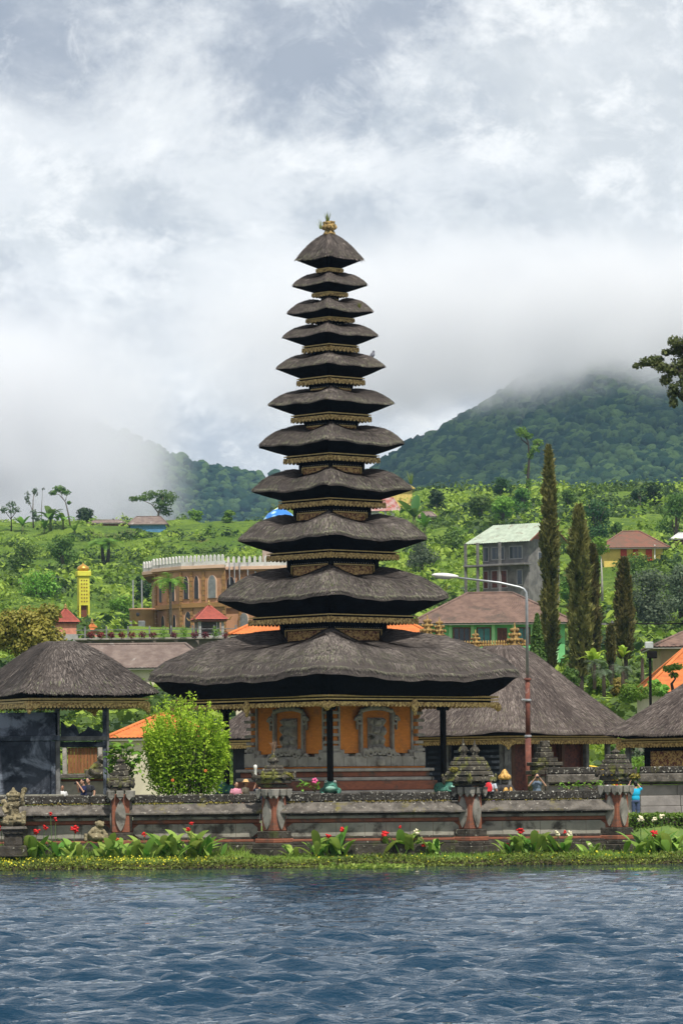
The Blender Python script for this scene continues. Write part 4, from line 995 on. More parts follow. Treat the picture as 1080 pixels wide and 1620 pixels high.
thatched_pavilion(700, 206, R(45), 150, 1130, 1004, 'thatched roof peeping out behind the lowest pagoda roof', M_THATCH2, seed=81, body=body_simple, beam_r=.8)

# left pavilion with the blue black plaster wall
LY = 157.5
def body_left(root, hs, zb):
    pass
left_pav = thatched_pavilion(100, LY, R(45 - 17), 170, 1099, 1015, 'thatched pavilion with blue black plaster walls at the left edge', M_THATCH, seed=91, body=body_left, beam_r=.84, thick=.2, bulge=1.28, rcap=.17)
LW = 156.0
def lp_box(name, px0, px1, py0, py1, Y, d, m_, bev=.015):
    c = P((px0 + px1) / 2, (py0 + py1) / 2, Y); w = (px1 - px0) * Y / F; h = (py1 - py0) * Y / F
    g = MB(); g.box((0, 0, 0), (w, d, h), bev=bev)
    Mi = Matrix.LocRotScale(left_pav.location, left_pav.rotation_euler, None).inverted()
    o = g.build(name, m_, left_pav); o.location = Mi @ c; o.rotation_euler = (0, 0, -left_pav.rotation_euler.z); return o
lp_box('plaster_wall', -90, 81, 1173, 1258, LW, .22, M_BLUEBLK); lp_box('plaster_wall', -90, 92, 1128, 1165, LW + .05, .2, M_BLUEBLK)
lp_box('wall_beam', -90, 95, 1165, 1173, LW - .03, .32, M_BLUEBLK)
lp_box('post', 81, 88, 1173, 1266, LW - .06, .3, M_BLUEBLK); lp_box('post', 88, 95, 1122, 1258, LW + .1, .3, M_GREYW)
lp_box('post', 163, 172, 1118, 1258, LW + .5, .26, M_BLUEBLK); lp_box('post', 169, 173, 1118, 1258, LW + .3, .1, M_GREYW)
lp_box('wall_beam', 95, 172, 1165, 1172, LW + .4, .2, M_GREYW); lp_box('wall_beam', 95, 165, 1174, 1182, LW + .7, .2, M_BLUEBLK)
lp_box('wall_sill', -90, 100, 1258, 1268, LW - .1, .7, M_SLAB)
# broken plaster above the opening
g_ = np.random.default_rng(3)
pts = [(96, 1165)]
for k in range(15): pts.append((96 + k * 4.9, 1140 + 12 * g_.random() + (10 if 5 < k < 8 else 0) + k * .9))
pts.append((166, 1165))
Mi = Matrix.LocRotScale(left_pav.location, left_pav.rotation_euler, None).inverted()
g = MB(); c0 = P(130, 1165, LW + .42); g.prism([((p[0] - 130) * LW / F, (1165 - p[1]) * LW / F) for p in pts], -.08, .08)
o = g.build('broken_plaster', M_BLUEBLK, left_pav); o.location = Mi @ c0; o.rotation_euler = (0, 0, -left_pav.rotation_euler.z)
def on_hill(px, py, ymin=225.0, ymax=905.0):
    ys_ = np.linspace(ymin, ymax, 1400); dx, dy = px - 540.0, py - HY
    xs_ = (dx * _cr - dy * _sr) * ys_ / F; zr = CAMZ - (dx * _sr + dy * _cr) * ys_ / F; zh = hill_z(xs_, ys_)
    k = np.where(zh >= zr)[0]; i = k[0] if len(k) else int(np.argmin(zr - zh))
    return Vector((xs_[i], ys_[i], zh[i]))
# ------------------------------------------------------------------ inner temple pieces behind the wall
def carve(name, g, m_, parent=None, voxel=.03, disp=0.0, loc=(0, 0, 0), rz=0.0, scale=1.0, smooth=2):
    """weld overlapping shapes into one carved surface"""
    o = g.build(name, m_, parent, True); o.location = loc; o.rotation_euler = (0, 0, rz); o.scale = (scale,) * 3
    r = o.modifiers.new('weld', 'REMESH'); r.mode = 'VOXEL'; r.voxel_size = voxel; r.use_smooth_shade = True
    if smooth: s = o.modifiers.new('soft', 'SMOOTH'); s.iterations = smooth; s.factor = .5
    if disp:
        if 'carving' not in bpy.data.textures: tx = bpy.data.textures.new('carving', 'CLOUDS'); tx.noise_scale = .09; tx.noise_depth = 3
        d = o.modifiers.new('chisel', 'DISPLACE'); d.texture = bpy.data.textures['carving']; d.strength = disp; d.mid_level = .5; d.texture_coords = 'LOCAL'
    return o
M_FROG = mat('green_painted_stone', (0.07, 0.22, 0.165), .75, .3, 5, c2=(0.03, 0.12, 0.09), bump=.5, stain=(0.03, 0.05, 0.04), stain_amt=.3, stain_scale=4)
M_FROGM = mat('pale_green_paint', (0.24, 0.44, 0.36), .7, .2, 5)
M_WHITEP = mat('white_paint', (0.75, 0.74, 0.7), .6, .1, 4)
M_PUPIL = mat('black_paint', (0.01, 0.01, 0.01), .4, .1, 4)
def frog(loc, rz, label, s=1.0):
    root = empty('frog_statue', loc, rz, label, 'statue', None); root.scale = (s, s, s)
    g = MB(); g.ball((0, 0.15, .26), (.4, .5, .28), 3); g.ball((0, -.18, .4), (.34, .3, .24), 3); g.ball((0, -.22, .28), (.38, .32, .16), 3)
    for sx in (-1, 1):
        g.ball((sx * .2, -.24, .6), (.11, .12, .11), 3); g.ball((sx * .38, .1, .16), (.16, .34, .17), 3); g.tube([(sx * .3, -.2, .25), (sx * .42, -.36, .1), (sx * .38, -.5, .03)], [.1, .08, .06], 8)
    b = carve('body', g, M_FROG, root, .028)
    g = MB(); g.ball((0, -.44, .3), (.24, .12, .11), 3); g.build('mouth', M_FROGM, root, True)
    for sx in (-1, 1):
        g = MB(); g.ball((sx * .22, -.32, .62), (.065, .06, .065), 2); e = g.build('eye', M_WHITEP, root, True)
        g = MB(); g.ball((sx * .225, -.365, .62), (.032, .025, .036), 2); g.build('pupil', M_PUPIL, e, True)
    return root
def tw(sx, sy, z=0.0):
    a_ = tower.rotation_euler.z; return Vector((tower.location.x + sx * math.cos(a_) - sy * math.sin(a_), tower.location.y + sx * math.sin(a_) + sy * math.cos(a_), TZ + z))
frog(tw(-HP, -HP, -.02), 0, 'green frog statue with open mouth carrying the front post of the pagoda', .8)
frog(tw(HP, -HP, -.02), R(75), 'green frog statue at the foot of the right pagoda post', .8)
frog(tw(-HP, HP, -.02), R(-70), 'green frog statue half hidden by the bush at the left pagoda post', .8)

M_OLDSTONE = lichen_mat('yellowed_lichen_stone', (0.25, 0.21, 0.125), (0.42, 0.38, 0.25), (0.10, 0.085, 0.045), 10, .25, .55)
# guardian statue on its pedestal by the water
def guardian():
    Y = 150.9; root = empty('guardian_statue', (PX(21, Y), Y, .5), 0, 'yellowed stone guardian statue on a pedestal at the left bank', 'statue')
    zz = lambda py: PZ(py, Y, 21) - .5; m_per = Y / F
    for nm, ya, yb, w in (('pedestal_step', 1338, 1356, 44), ('pedestal_shaft', 1316, 1338, 29), ('pedestal_cap', 1308, 1313, 40)):
        g = MB(); g.box((0, 0, (zz(ya) + zz(yb)) / 2), (w * m_per, w * m_per, zz(ya) - zz(yb)), bev=.03, taper=.95); g.build(nm, M_WALLD if 'cap' not in nm else M_COPE, root)
    g = MB()
    for k in range(9): g.ball((-.33 + k * .0825, -.36, zz(1317) - .03 * abs(math.sin(k))), (.06, .05, .08), 2)
    g.box((0, 0, zz(1315)), (.82, .82, .1), bev=.03); carve('pedestal_ornament', g, M_WALLD, root, .025)
    g = MB(); b = zz(1308); H = zz(1246) - b          # ~1.45 m
    g.ball((0, 0, .16 * H), (.40, .34, .17 * H), 3); g.ball((-.02, .04, .38 * H), (.24, .2, .2 * H), 3); g.ball((0, 0, .55 * H), (.26, .2, .12 * H), 3)
    g.ball((0, -.04, .71 * H), (.15, .16, .1 * H), 3); g.lathe([(.2, 0), (.22, .06), (.15, .1), (.16, .18), (.1, .22), (.06, .3), (.02, .36)], (0, 0, .76 * H), 12)
    for sx in (-1, 1):
        g.ball((sx * .2, 0, .8 * H), (.08, .1, .1), 2); g.ball((sx * .16, -.04, .70 * H), (.06, .08, .07), 2)
    g.tube([(.2, 0, .58 * H), (.36, -.12, .56 * H), (.33, -.2, .74 * H), (.40, -.1, .92 * H)], [.1, .085, .08, .1], 8); g.ball((.42, -.08, .93 * H), (.11, .1, .12), 2)
    g.tube([(-.2, 0, .56 * H), (-.36, -.06, .46 * H), (-.26, -.2, .34 * H)], [.1, .09, .08], 8); g.ball((-.36, .04, .62 * H), (.12, .12, .14), 2)
    g.tube([(.14, -.1, .2 * H), (.4, -.26, .34 * H), (.38, -.3, .06 * H)], [.15, .12, .1], 8); g.tube([(-.14, -.1, .2 * H), (-.38, -.3, .1 * H), (.0, -.36, .06 * H)], [.15, .12, .1], 8)
    for k in range(14): a_ = k * .9; g.ball((.34 * math.cos(a_), -.1 + .3 * math.sin(a_), .05 * H + .02 * k), (.09, .09, .08), 2)
    for k in range(7): g.ball((-.05 + .03 * math.sin(k), -.24, .25 * H + k * .05 * H), (.07, .06, .05), 2)
    o = carve('guardian_figure', g, M_OLDSTONE, root, .022, .05); o.location = (0, 0, b)
guardian()
def crouch(px, py, Y, label, m_, s=1.0, crown=None, rz=0.0):
    root = empty('stone_figure', P(px, py, Y), rz, label, 'statue'); root.scale = (s, s, s)
    g = MB(); g.ball((0, 0, .14), (.26, .22, .16), 3); g.ball((.02, 0, .34), (.17, .15, .18), 3); g.ball((.1, -.06, .56), (.12, .13, .13), 3); g.ball((.2, -.12, .52), (.06, .07, .05), 2)
    g.tube([(.12, 0, .4), (.28, -.12, .3), (.24, -.2, .08)], [.08, .06, .05], 8); g.tube([(-.1, 0, .4), (-.24, -.14, .26), (-.08, -.2, .1)], [.08, .06, .05], 8)
    g.tube([(-.12, 0, .12), (-.36, -.06, .2), (-.34, -.14, .02)], [.1, .09, .06], 8); g.tube([(.1, -.05, .1), (.34, -.16, .2), (.34, -.2, .02)], [.1, .09, .06], 8)
    for sx in (-1, 1): g.ball((.1 + sx * .12, -.02, .6), (.04, .04, .06), 2)
    carve('figure_body', g, m_, root, .02, .03)
    return root
crouch(153, 1332, 150.9, 'small crouching stone figure among the canna leaves', M_OLDSTONE, 1.15)
M_CROWNG = mat('bright_gilded_crown', (0.62, 0.36, 0.10), .45, .4, 9, metal=.2, bump=.6)
def crowned():
    Y = 158; root = empty('crowned_statue', (PX(798, Y, 1240), Y, 1.66), R(10), 'dark statue with an orange gilded crown beside the red backpack', 'statue')
    g = MB(); g.box((0, 0, .35), (.8, .8, .7), bev=.05); g.ball((0, 0, .85), (.3, .26, .3), 3); g.ball((0, 0, 1.15), (.26, .2, .26), 3); g.ball((0, -.04, 1.45), (.15, .15, .17), 3)
    for sx in (-1, 1): g.tube([(sx * .22, 0, 1.28), (sx * .34, -.1, 1.05), (sx * .2, -.24, .95)], [.09, .08, .07], 8)
    carve('figure_body', g, mat('dark_painted_stone', (0.05, 0.045, 0.045), .7, .4, 5), root, .025, .02)
    g = MB(); g.lathe([(.2, 0), (.24, .05), (.2, .1), (.22, .18), (.16, .24), (.12, .32), (.04, .42)], (0, 0, 1.52), 14)
    for k in range(8): g.ball((.2 * math.cos(k * .785), .2 * math.sin(k * .785), 1.62), (.07, .07, .1), 2)
    carve('crown', g, M_CROWNG, root, .022, .02)
    g = MB(); g.ball((0, -.2, 1.0), (.12, .06, .24), 2); g.ball((.2, -.2, 1.05), (.07, .06, .2), 2); g.build('gilded_sash', M_CROWNG, root, True)
crowned()
# stepped stone shrine between the pavilion and the camera
def stone_shrine(px, Y, rows, label, m_=None):
    root = empty('stone_shrine', (PX(px, Y), Y, 1.66), R(20), label, 'shrine'); mp = Y / F
    for k in range(len(rows) - 1):
        (ya, w), (yb, _) = rows[k], rows[k + 1]; za, zb = PZ(ya, Y, px) - 1.66, PZ(yb, Y, px) - 1.66
        if k == 0: za = 0
        n = max(1, int(w / 14)); r_ = np.random.default_rng(k + int(px))
        for j in range(n):
            g = MB(); ww = w * mp / n; g.box((-w * mp / 2 + (j + .5) * ww + r_.normal() * .01, r_.normal() * .015, (za + zb) / 2), (ww * .97, w * mp * .85, (zb - za) * .97), bev=.025); g.build('shrine_stone', m_ or M_MOSSY, root)
    return root
stone_shrine(862, 170, [(1250, 44), (1226, 50), (1219, 40), (1212, 46), (1206, 34), (1199, 24), (1190, 19), (1182, 14), (1172, 8)], 'stacked grey stone shrine tower right of the rusty lamp post')
# rear parapet on the right, plain grey
def rear_parapet(px0, px1, Y, y_top, label, seed, step=34):
    x0, x1 = PX(px0, Y), PX(px1, Y); w = x1 - x0; xc = (x0 + x1) / 2; root = empty('rear_parapet', (xc, Y, 1.2), 0, label, 'wall'); zz = lambda py: PZ(py, Y, (px0 + px1) / 2) - 1.2; r_ = np.random.default_rng(seed)
    for nm, ya, yb, fw, m_, wo in (('ridge_course', y_top, y_top + 11, .2, M_RIDGE, 0), ('coping', y_top + 11.3, y_top + 25, .45, M_COPE, .1), ('moulding', y_top + 25.3, y_top + 29, .2, M_WALLD, -.1)):
        g = MB(); g.box((0, 0, (zz(ya) + zz(yb)) / 2), (w + wo, 2 * fw, zz(ya) - zz(yb)), bev=.04); g.build(nm, m_, root)
    for row in range(3):
        n = max(2, int(w / 1.5)); ed = np.linspace(-w / 2, w / 2, n + 1) + np.concatenate(([0], r_.normal(size=n - 1) * .15, [0]))
        za, zb = zz(y_top + 29.5 + row * 17), zz(y_top + 46 + row * 17)
        for k in range(n):
            g = MB(); g.box(((ed[k] + ed[k + 1]) / 2, r_.normal() * .006, (za + zb) / 2), (ed[k + 1] - ed[k] - .012, .28, za - zb), bev=.02); g.build('wall_block', M_GREYBLK, root)
    return root
M_GREYBLK = mat('grey_stone_block', (0.27, 0.25, 0.235), .9, .3, 1.6, c2=(0.19, 0.175, 0.165), bump=.4, bscale=12, stain=(0.05, 0.045, 0.04), stain_amt=.2, stain_scale=.9, space='World')
rear_parapet(1012, 1200, 166, 1212, 'plain grey block wall with dark coping behind the person in turquoise', 5)
rear_parapet(866, 950, 167, 1214, 'short mossy wall in front of the right pavilion doors', 6)
# gate seen through the left pavilion
def gate():
    Y = 174; root = empty('temple_gate', (PX(131, Y), Y, 1.68), 0, 'brown slatted timber gate in a stone surround seen through the left pavilion', 'gate'); mp = Y / F; zz = lambda py: PZ(py, Y, 131) - 1.68
    n = 9
    for k in range(n): g = MB(); g.box(((k - (n - 1) / 2) * 5.2 * mp, 0, (zz(1183) + zz(1224)) / 2), (4.7 * mp, .07, zz(1183) - zz(1224)), bev=.01); g.build('gate_board', M_BROWNW2, root)
    for sx in (-1, 1): g = MB(); g.box((sx * 28 * mp, 0, zz(1205)), (7 * mp, .4, 46 * mp), bev=.03); g.build('gate_jamb', M_STONE, root)
    g = MB(); g.box((0, 0, zz(1180)), (64 * mp, .45, 5 * mp), bev=.03); g.build('gate_lintel', M_WALLD, root)
    g = MB(); g.box((0, -.4, zz(1228)), (100 * mp, 1.2, 7 * mp), bev=.03); g.build('gate_step', M_COPE, root)
    g = MB(); g.box((0, -.1, zz(1236)), (98 * mp, .8, 7 * mp)); g.build('brick_band', M_OLDBRICK, root)
    g = MB(); g.box((0, -.15, zz(1252) + .1), (90 * mp, .9, 24 * mp), bev=.03); g.build('gate_base', M_SLAB, root)
M_BROWNW2 = mat('varnished_gate_board', (0.30, 0.13, 0.05), .6, .3, 4, c2=(0.19, 0.08, 0.03), stretch=(3, 3, .3))
gate()
crouch(157, 1232, 172, 'grey carved stone figure right of the brown slatted gate', M_MOSSY, 1.5)
# climbing frame behind the pavilion
def arcs():
    Y = 200; root = empty('climbing_frame', (PX(910, Y), Y, 1.78), 0, 'yellow and red arched climbing frame seen between the pavilion doors', 'climbing frame'); mp = Y / F
    for k, (r, m_) in enumerate(((66, 'y'), (58, 'y'), (62, 'r'))):
        g = MB(); g.tube([(-r * mp * math.cos(t) + 15 * mp, k * .35 - .3, r * mp * math.sin(t)) for t in np.linspace(0, math.pi, 22)], .06, 6); g.build('arch_bar', mat('yellow_enamel', (0.75, 0.5, 0.02), .4) if m_ == 'y' else mat('red_enamel', (0.5, 0.05, 0.02), .4), root, True)
    for q in range(6):
        t = .35 + q * .4; g = MB(); r = 62; g.tube([(-r * mp * math.cos(t) + 15 * mp, -.4, r * mp * math.sin(t)), (-r * mp * math.cos(t) + 15 * mp, .6, r * mp * math.sin(t))], .045, 6); g.build('rung', _mats['yellow_enamel'], root)
arcs()
# gilded roof ridge and crown-like finials on the pavilion roofs
def finial(px, py, Y, h_px, label, parent=None, g_=None):
    s = h_px * Y / F; root = empty('roof_finial', P(px, py, Y), R(20), label, 'finial')
    g = MB(); r = s * .3
    g.lathe([(r, 0), (r * 1.05, s * .06), (r * .7, s * .12), (r * .9, s * .22), (r * .95, s * .3), (r * .55, s * .36), (r * .7, s * .46), (r * .65, s * .52), (r * .35, s * .58), (r * .45, s * .66), (r * .2, s * .74), (r * .1, s * .9), (.01, s)], (0, 0, 0), 12)
    for lv, rr, n in ((.2, 1.1, 8), (.44, .8, 6), (.64, .5, 5)):
        for k in range(n): a_ = k * 2 * math.pi / n; g.ball((r * rr * math.cos(a_), r * rr * math.sin(a_), s * (lv + .04)), (r * .25, r * .25, s * .09), 1, rough=.1, seed=k)
    g.build('finial_carving', M_GOLDB, root, True); return root
M_GOLDB = mat('gilded_terracotta', (0.42, 0.27, 0.08), .6, .4, 9, c2=(0.15, 0.09, 0.035), metal=.05, bump=.8)
finial(676, 1006, 206, 34, 'slender gilded finial left of the wider one behind the pagoda roof')
finial(695, 1006, 206, 30, 'wide gilded finial behind the lowest pagoda roof, second from the left')
finial(752, 1024, 186, 28, 'gilded finial at the left end of the pavilion ridge')
finial(814, 1022, 186, 37, 'tallest gilded finial at the right end of the pavilion ridge, by the lamp post')
def ridge():
    Y = 186; a_ = P(725, 1022, Y); b_ = P(832, 1020, Y); root = empty('gilded_ridge', a_, 0, 'row of gilded crest tiles along the pavilion ridge between two finials', 'ridge'); L = (b_ - a_).length
    d = math.atan2(b_.z - a_.z, b_.x - a_.x); n = 26
    g = MB(); g.box((0, 0, 0), (L / n * .92, .3, .14), bev=.03); g.ball((0, 0, .12), (L / n * .4, .1, .12), 2); me = g.mesh('crest_tile', True)
    for k in range(n): link_mesh('crest_tile', me, M_GOLDB, root, loc=((k + .5) * L / n * math.cos(d), 0, (k + .5) * L / n * math.sin(d)), rot=(0, -d, 0))
ridge()

# ------------------------------------------------------------------ street lamps
M_GALV = mat('galvanised_steel', (0.42, 0.44, 0.45), .45, .2, 6, metal=.6)
M_RUST = mat('rusty_steel', (0.20, 0.07, 0.045), .8, .4, 5, c2=(0.12, 0.045, 0.035), bump=.4, stain=(0.28, 0.22, 0.19), stain_amt=.1, stain_scale=3)
def street_lamp():
    Y = 172; b = P(836, 1262, Y); root = empty('street_lamp', (b.x, Y, 1.7), 0, 'tall street lamp with rusty lower pole and long curved arm', 'street lamp')
    up = lambda px, py: (P(px, py, Y).x - b.x, 0, P(px, py, Y).z - 1.7)
    x = 0
    def vz(py): return PZ(py, Y, 836) - 1.7
    g = MB(); g.tube([(0, 0, -.05), (0, 0, vz(1165))], [.135, .125], 14); low = g.build('lower_pole', M_RUST, root, True)
    g = MB(); g.tube([(0, 0, vz(1165)), (0, 0, vz(1075))], [.105, .1], 12); g.build('middle_pole', M_RUST, root, True)
    g = MB(); g.tube([(0, 0, vz(1075)), (0, 0, vz(945)), (-.03, 0, vz(937)), (-.12, 0, vz(932)), (-.3, 0, vz(929)), up(790, 922), up(724, 914)], [.066, .06, .06, .058, .056, .05, .042], 10); g.build('curved_arm', M_GALV, root, True)
    for py in (1165, 1108, 1075): g = MB(); g.lathe([(.13, -.05), (.155, -.03), (.155, .03), (.13, .05)], (0, 0, vz(py)), 14); g.build('collar', M_GALV if py != 1075 else M_RUST, root)
    g = MB(); g.box((-.17, -.02, vz(1107)), (.2, .06, .06), bev=.01); g.build('cable_bracket', M_GALV, root)
    p = up(704, 911); g = MB(); g.ball((p[0], 0, p[2]), (.58, .17, .115), 3, rot=np.array(Matrix.Rotation(R(4.5), 3, 'Y'))); hd = g.build('lamp_head', M_WHITEP, root, True)
    g = MB(); g.ball((p[0] - .08, 0, p[2] - .06), (.40, .13, .09), 3, rot=np.array(Matrix.Rotation(R(4.5), 3, 'Y'))); g.build('lens', mat('lamp_lens', (0.55, 0.56, 0.55), .15), hd, True)
street_lamp()
def small_lamp():
    Y = 205; root = empty('garden_lamp', (PX(1030, Y), Y, 1.8), 0, 'slim black lamp post with a box lantern before the orange roof', 'lamp post'); zz = lambda py: PZ(py, Y, 1030) - 1.8
    g = MB(); g.tube([(0, 0, -.05), (0, 0, zz(1035))], .07, 8); g.build('pole', M_BLACK, root)
    g = MB(); g.box((.1, 0, zz(1036)), (.5, .35, .38), bev=.03); g.build('lantern_box', M_BLACK, root)
    g = MB(); g.box((-.05, 0, zz(1021)), (.42, .3, .36), bev=.04); g.build('floodlight', mat('grey_glass', (0.45, 0.48, 0.46), .3), root)
small_lamp()

# ------------------------------------------------------------------ buildings on the slope
def tile_plane(name, A, B, C, D, m_, parent, course=.3, roll=.22, step=.05, amp=.03):
    """tiled plane: A-B eave, D-C ridge (world or parent space); real courses and rolls"""
    A, B, C, D = (np.array(v, float) for v in (A, B, C, D)); Lu = max(np.linalg.norm(B - A), np.linalg.norm(C - D)); Lv = (np.linalg.norm(D - A) + np.linalg.norm(C - B)) / 2
    nr = max(4, int(Lv / course)); nc = max(4, int(Lu / roll)); u = np.linspace(0, 1, nc * 2 + 1); v = []; dv = []
    for k in range(nr): v += [k / nr, (k + .96) / nr]; dv += [step, 0.0]
    v = np.array(v + [1.0]); dv = np.array(dv + [0.0]); nrm = np.cross(B - A, D - A); nrm /= np.linalg.norm(nrm)
    U, Vv = np.meshgrid(u, v); Pq = (1 - Vv)[..., None] * ((1 - U)[..., None] * A + U[..., None] * B) + Vv[..., None] * ((1 - U)[..., None] * D + U[..., None] * C)
    h = dv[:, None] + amp * (0.5 + 0.5 * np.cos(U * nc * 2 * math.pi)); Pq = Pq + h[..., None] * nrm
    return link_mesh(name, grid_mesh(name, Pq, m_, False), None, parent)
M_ORANGE = mat('orange_roof_tile', (0.60, 0.19, 0.05), .75, .25, 2.5, c2=(0.48, 0.14, 0.04), stain=(0.25, 0.12, 0.06), stain_amt=.05, stain_scale=.8)
M_REDTILE = mat('red_roof_tile', (0.42, 0.10, 0.07), .75, .3, 2.5, c2=(0.32, 0.08, 0.06))
M_BROWNTILE = mat('brown_roof_tile', (0.21, 0.135, 0.105), .85, .3, 1.4, c2=(0.14, 0.09, 0.072), stain=(0.1, 0.075, 0.06), stain_amt=.2, stain_scale=.4)
M_GREYTILE = mat('greyish_roof_tile', (0.22, 0.17, 0.145), .85, .3, 1.2, c2=(0.15, 0.11, 0.095), stain=(0.35, 0.32, 0.29), stain_amt=.12, stain_scale=.5)
def hip_house(name, x0, x1, y0, y1, z0, z1, ridge_z, over, rin, m_roof, m_wall, label, course=.35, roll=.3, cat='house', root=None, deep=4.0):
    """axis-aligned house with hipped tile roof, coordinates in metres; ridge along x inset by rin from both ends"""
    xc, yc = (x0 + x1) / 2, (y0 + y1) / 2; rin = min(rin, (x1 - x0) * .46)
    root = root or empty(name, (xc, yc, z0), 0, label, cat); o = np.array((xc, yc, z0))
    g = MB(); g.box((0, 0, (z1 - z0) / 2 - deep / 2), (x1 - x0, y1 - y0, z1 - z0 + deep)); w = g.build('wall', m_wall, root)
    e = [np.array(p) - o for p in ((x0 - over, y0 - over, z1 - .1), (x1 + over, y0 - over, z1 - .1), (x1 + over, y1 + over, z1 - .1), (x0 - over, y1 + over, z1 - .1))]
    r1 = np.array((x0 + rin, yc, ridge_z)) - o; r2 = np.array((x1 - rin, yc, ridge_z)) - o
    for a_, b_, c_, d_ in ((e[0], e[1], r2, r1), (e[1], e[2], r2, r2), (e[2], e[3], r1, r2), (e[3], e[0], r1, r1)): tile_plane('roof_tiles', a_, b_, c_, d_, m_roof, root, course, roll)
    for a_, b_ in ((e[0], r1), (e[1], r2), (e[2], r2), (e[3], r1), (r1, r2)):
        if np.linalg.norm(np.array(a_) - b_) > .05: g = MB(); g.tube([a_ + np.array((0, 0, .06)), b_ + np.array((0, 0, .06))], .11, 6); g.build('ridge_cap', m_roof, root, True)
    g = MB(); g.box((0, 0, z1 - z0 - .16), (x1 - x0 + 2 * over - .1, y1 - y0 + 2 * over - .1, .1)); g.build('eave_board', mat('painted_eave', (0.35, 0.33, 0.28), .7), root)
    return root
def add_window(root, x, y, z, w, h, m_frame, m_pane, name='window', cols=2, shut=None):
    g = MB(); g.box((x, y - .03, z), (w + .16, .1, h + .16)); f = g.build(name, m_frame, root)
    for k in range(cols):
        g = MB(); ww = w / cols; g.box((x - w / 2 + (k + .5) * ww, y - .075, z), (ww - .08, .05, h - .06)); g.build('pane' if shut is None else 'shutter', m_pane, f)
    return f
M_GLASS = mat('dark_window_glass', (0.02, 0.03, 0.035), .08, .2, 2, spec=.6)
M_TEALGL = mat('teal_window_glass', (0.06, 0.2, 0.2), .1, .2, 2, spec=.6)
M_GREENW = mat('green_painted_wall', (0.19, 0.52, 0.20), .8, .2, 1.0, c2=(0.14, 0.42, 0.16), space='World')
M_GREENL = mat('pale_green_paint_wall', (0.38, 0.66, 0.33), .8, .15, 1.0)
M_BROWNF = mat('brown_window_frame', (0.17, 0.055, 0.03), .6, .3, 4)
# green house
Y = 356; mp = Y / F
gx0, gx1 = PX(664, Y, 1000), PX(893, Y, 1000); gz0, gz1, gzr = PZ(1046, Y, 780), PZ(985, Y, 780), PZ(935, Y, 780)
gh = hip_house('green_house', gx0, gx1, Y, Y + 9, gz0, gz1, gzr, 1.0, 4.4, M_BROWNTILE, M_GREENW, 'green painted house with brown hipped tile roof behind the pavilion', .36, .36)
xc = (gx0 + gx1) / 2
for px in (712, 747, 780, 812, 842, 880): g = MB(); g.box((PX(px, Y, 1000) - xc, -4.55, (gz1 - gz0) / 2 - .4), (.28, .12, gz1 - gz0 + .5)); g.build('pilaster', M_GREENL, gh)
for px, w, mpane, cols in ((730, 25, M_GLASS, 3), (765, 20, M_TEALGL, 2), (828, 18, M_TEALGL, 2), (862, 16, M_TEALGL, 2)): add_window(gh, PX(px, Y, 1000) - xc, -4.5, PZ(1006, Y, px) - gz0, w * mp, 24 * mp, M_BROWNF, mpane, cols=cols)
add_window(gh, PX(794, Y, 1000) - xc, -4.5, PZ(1012, Y, 794) - gz0, 13 * mp, 34 * mp, M_BROWNF, M_REDDOOR, 'door', 2, True)
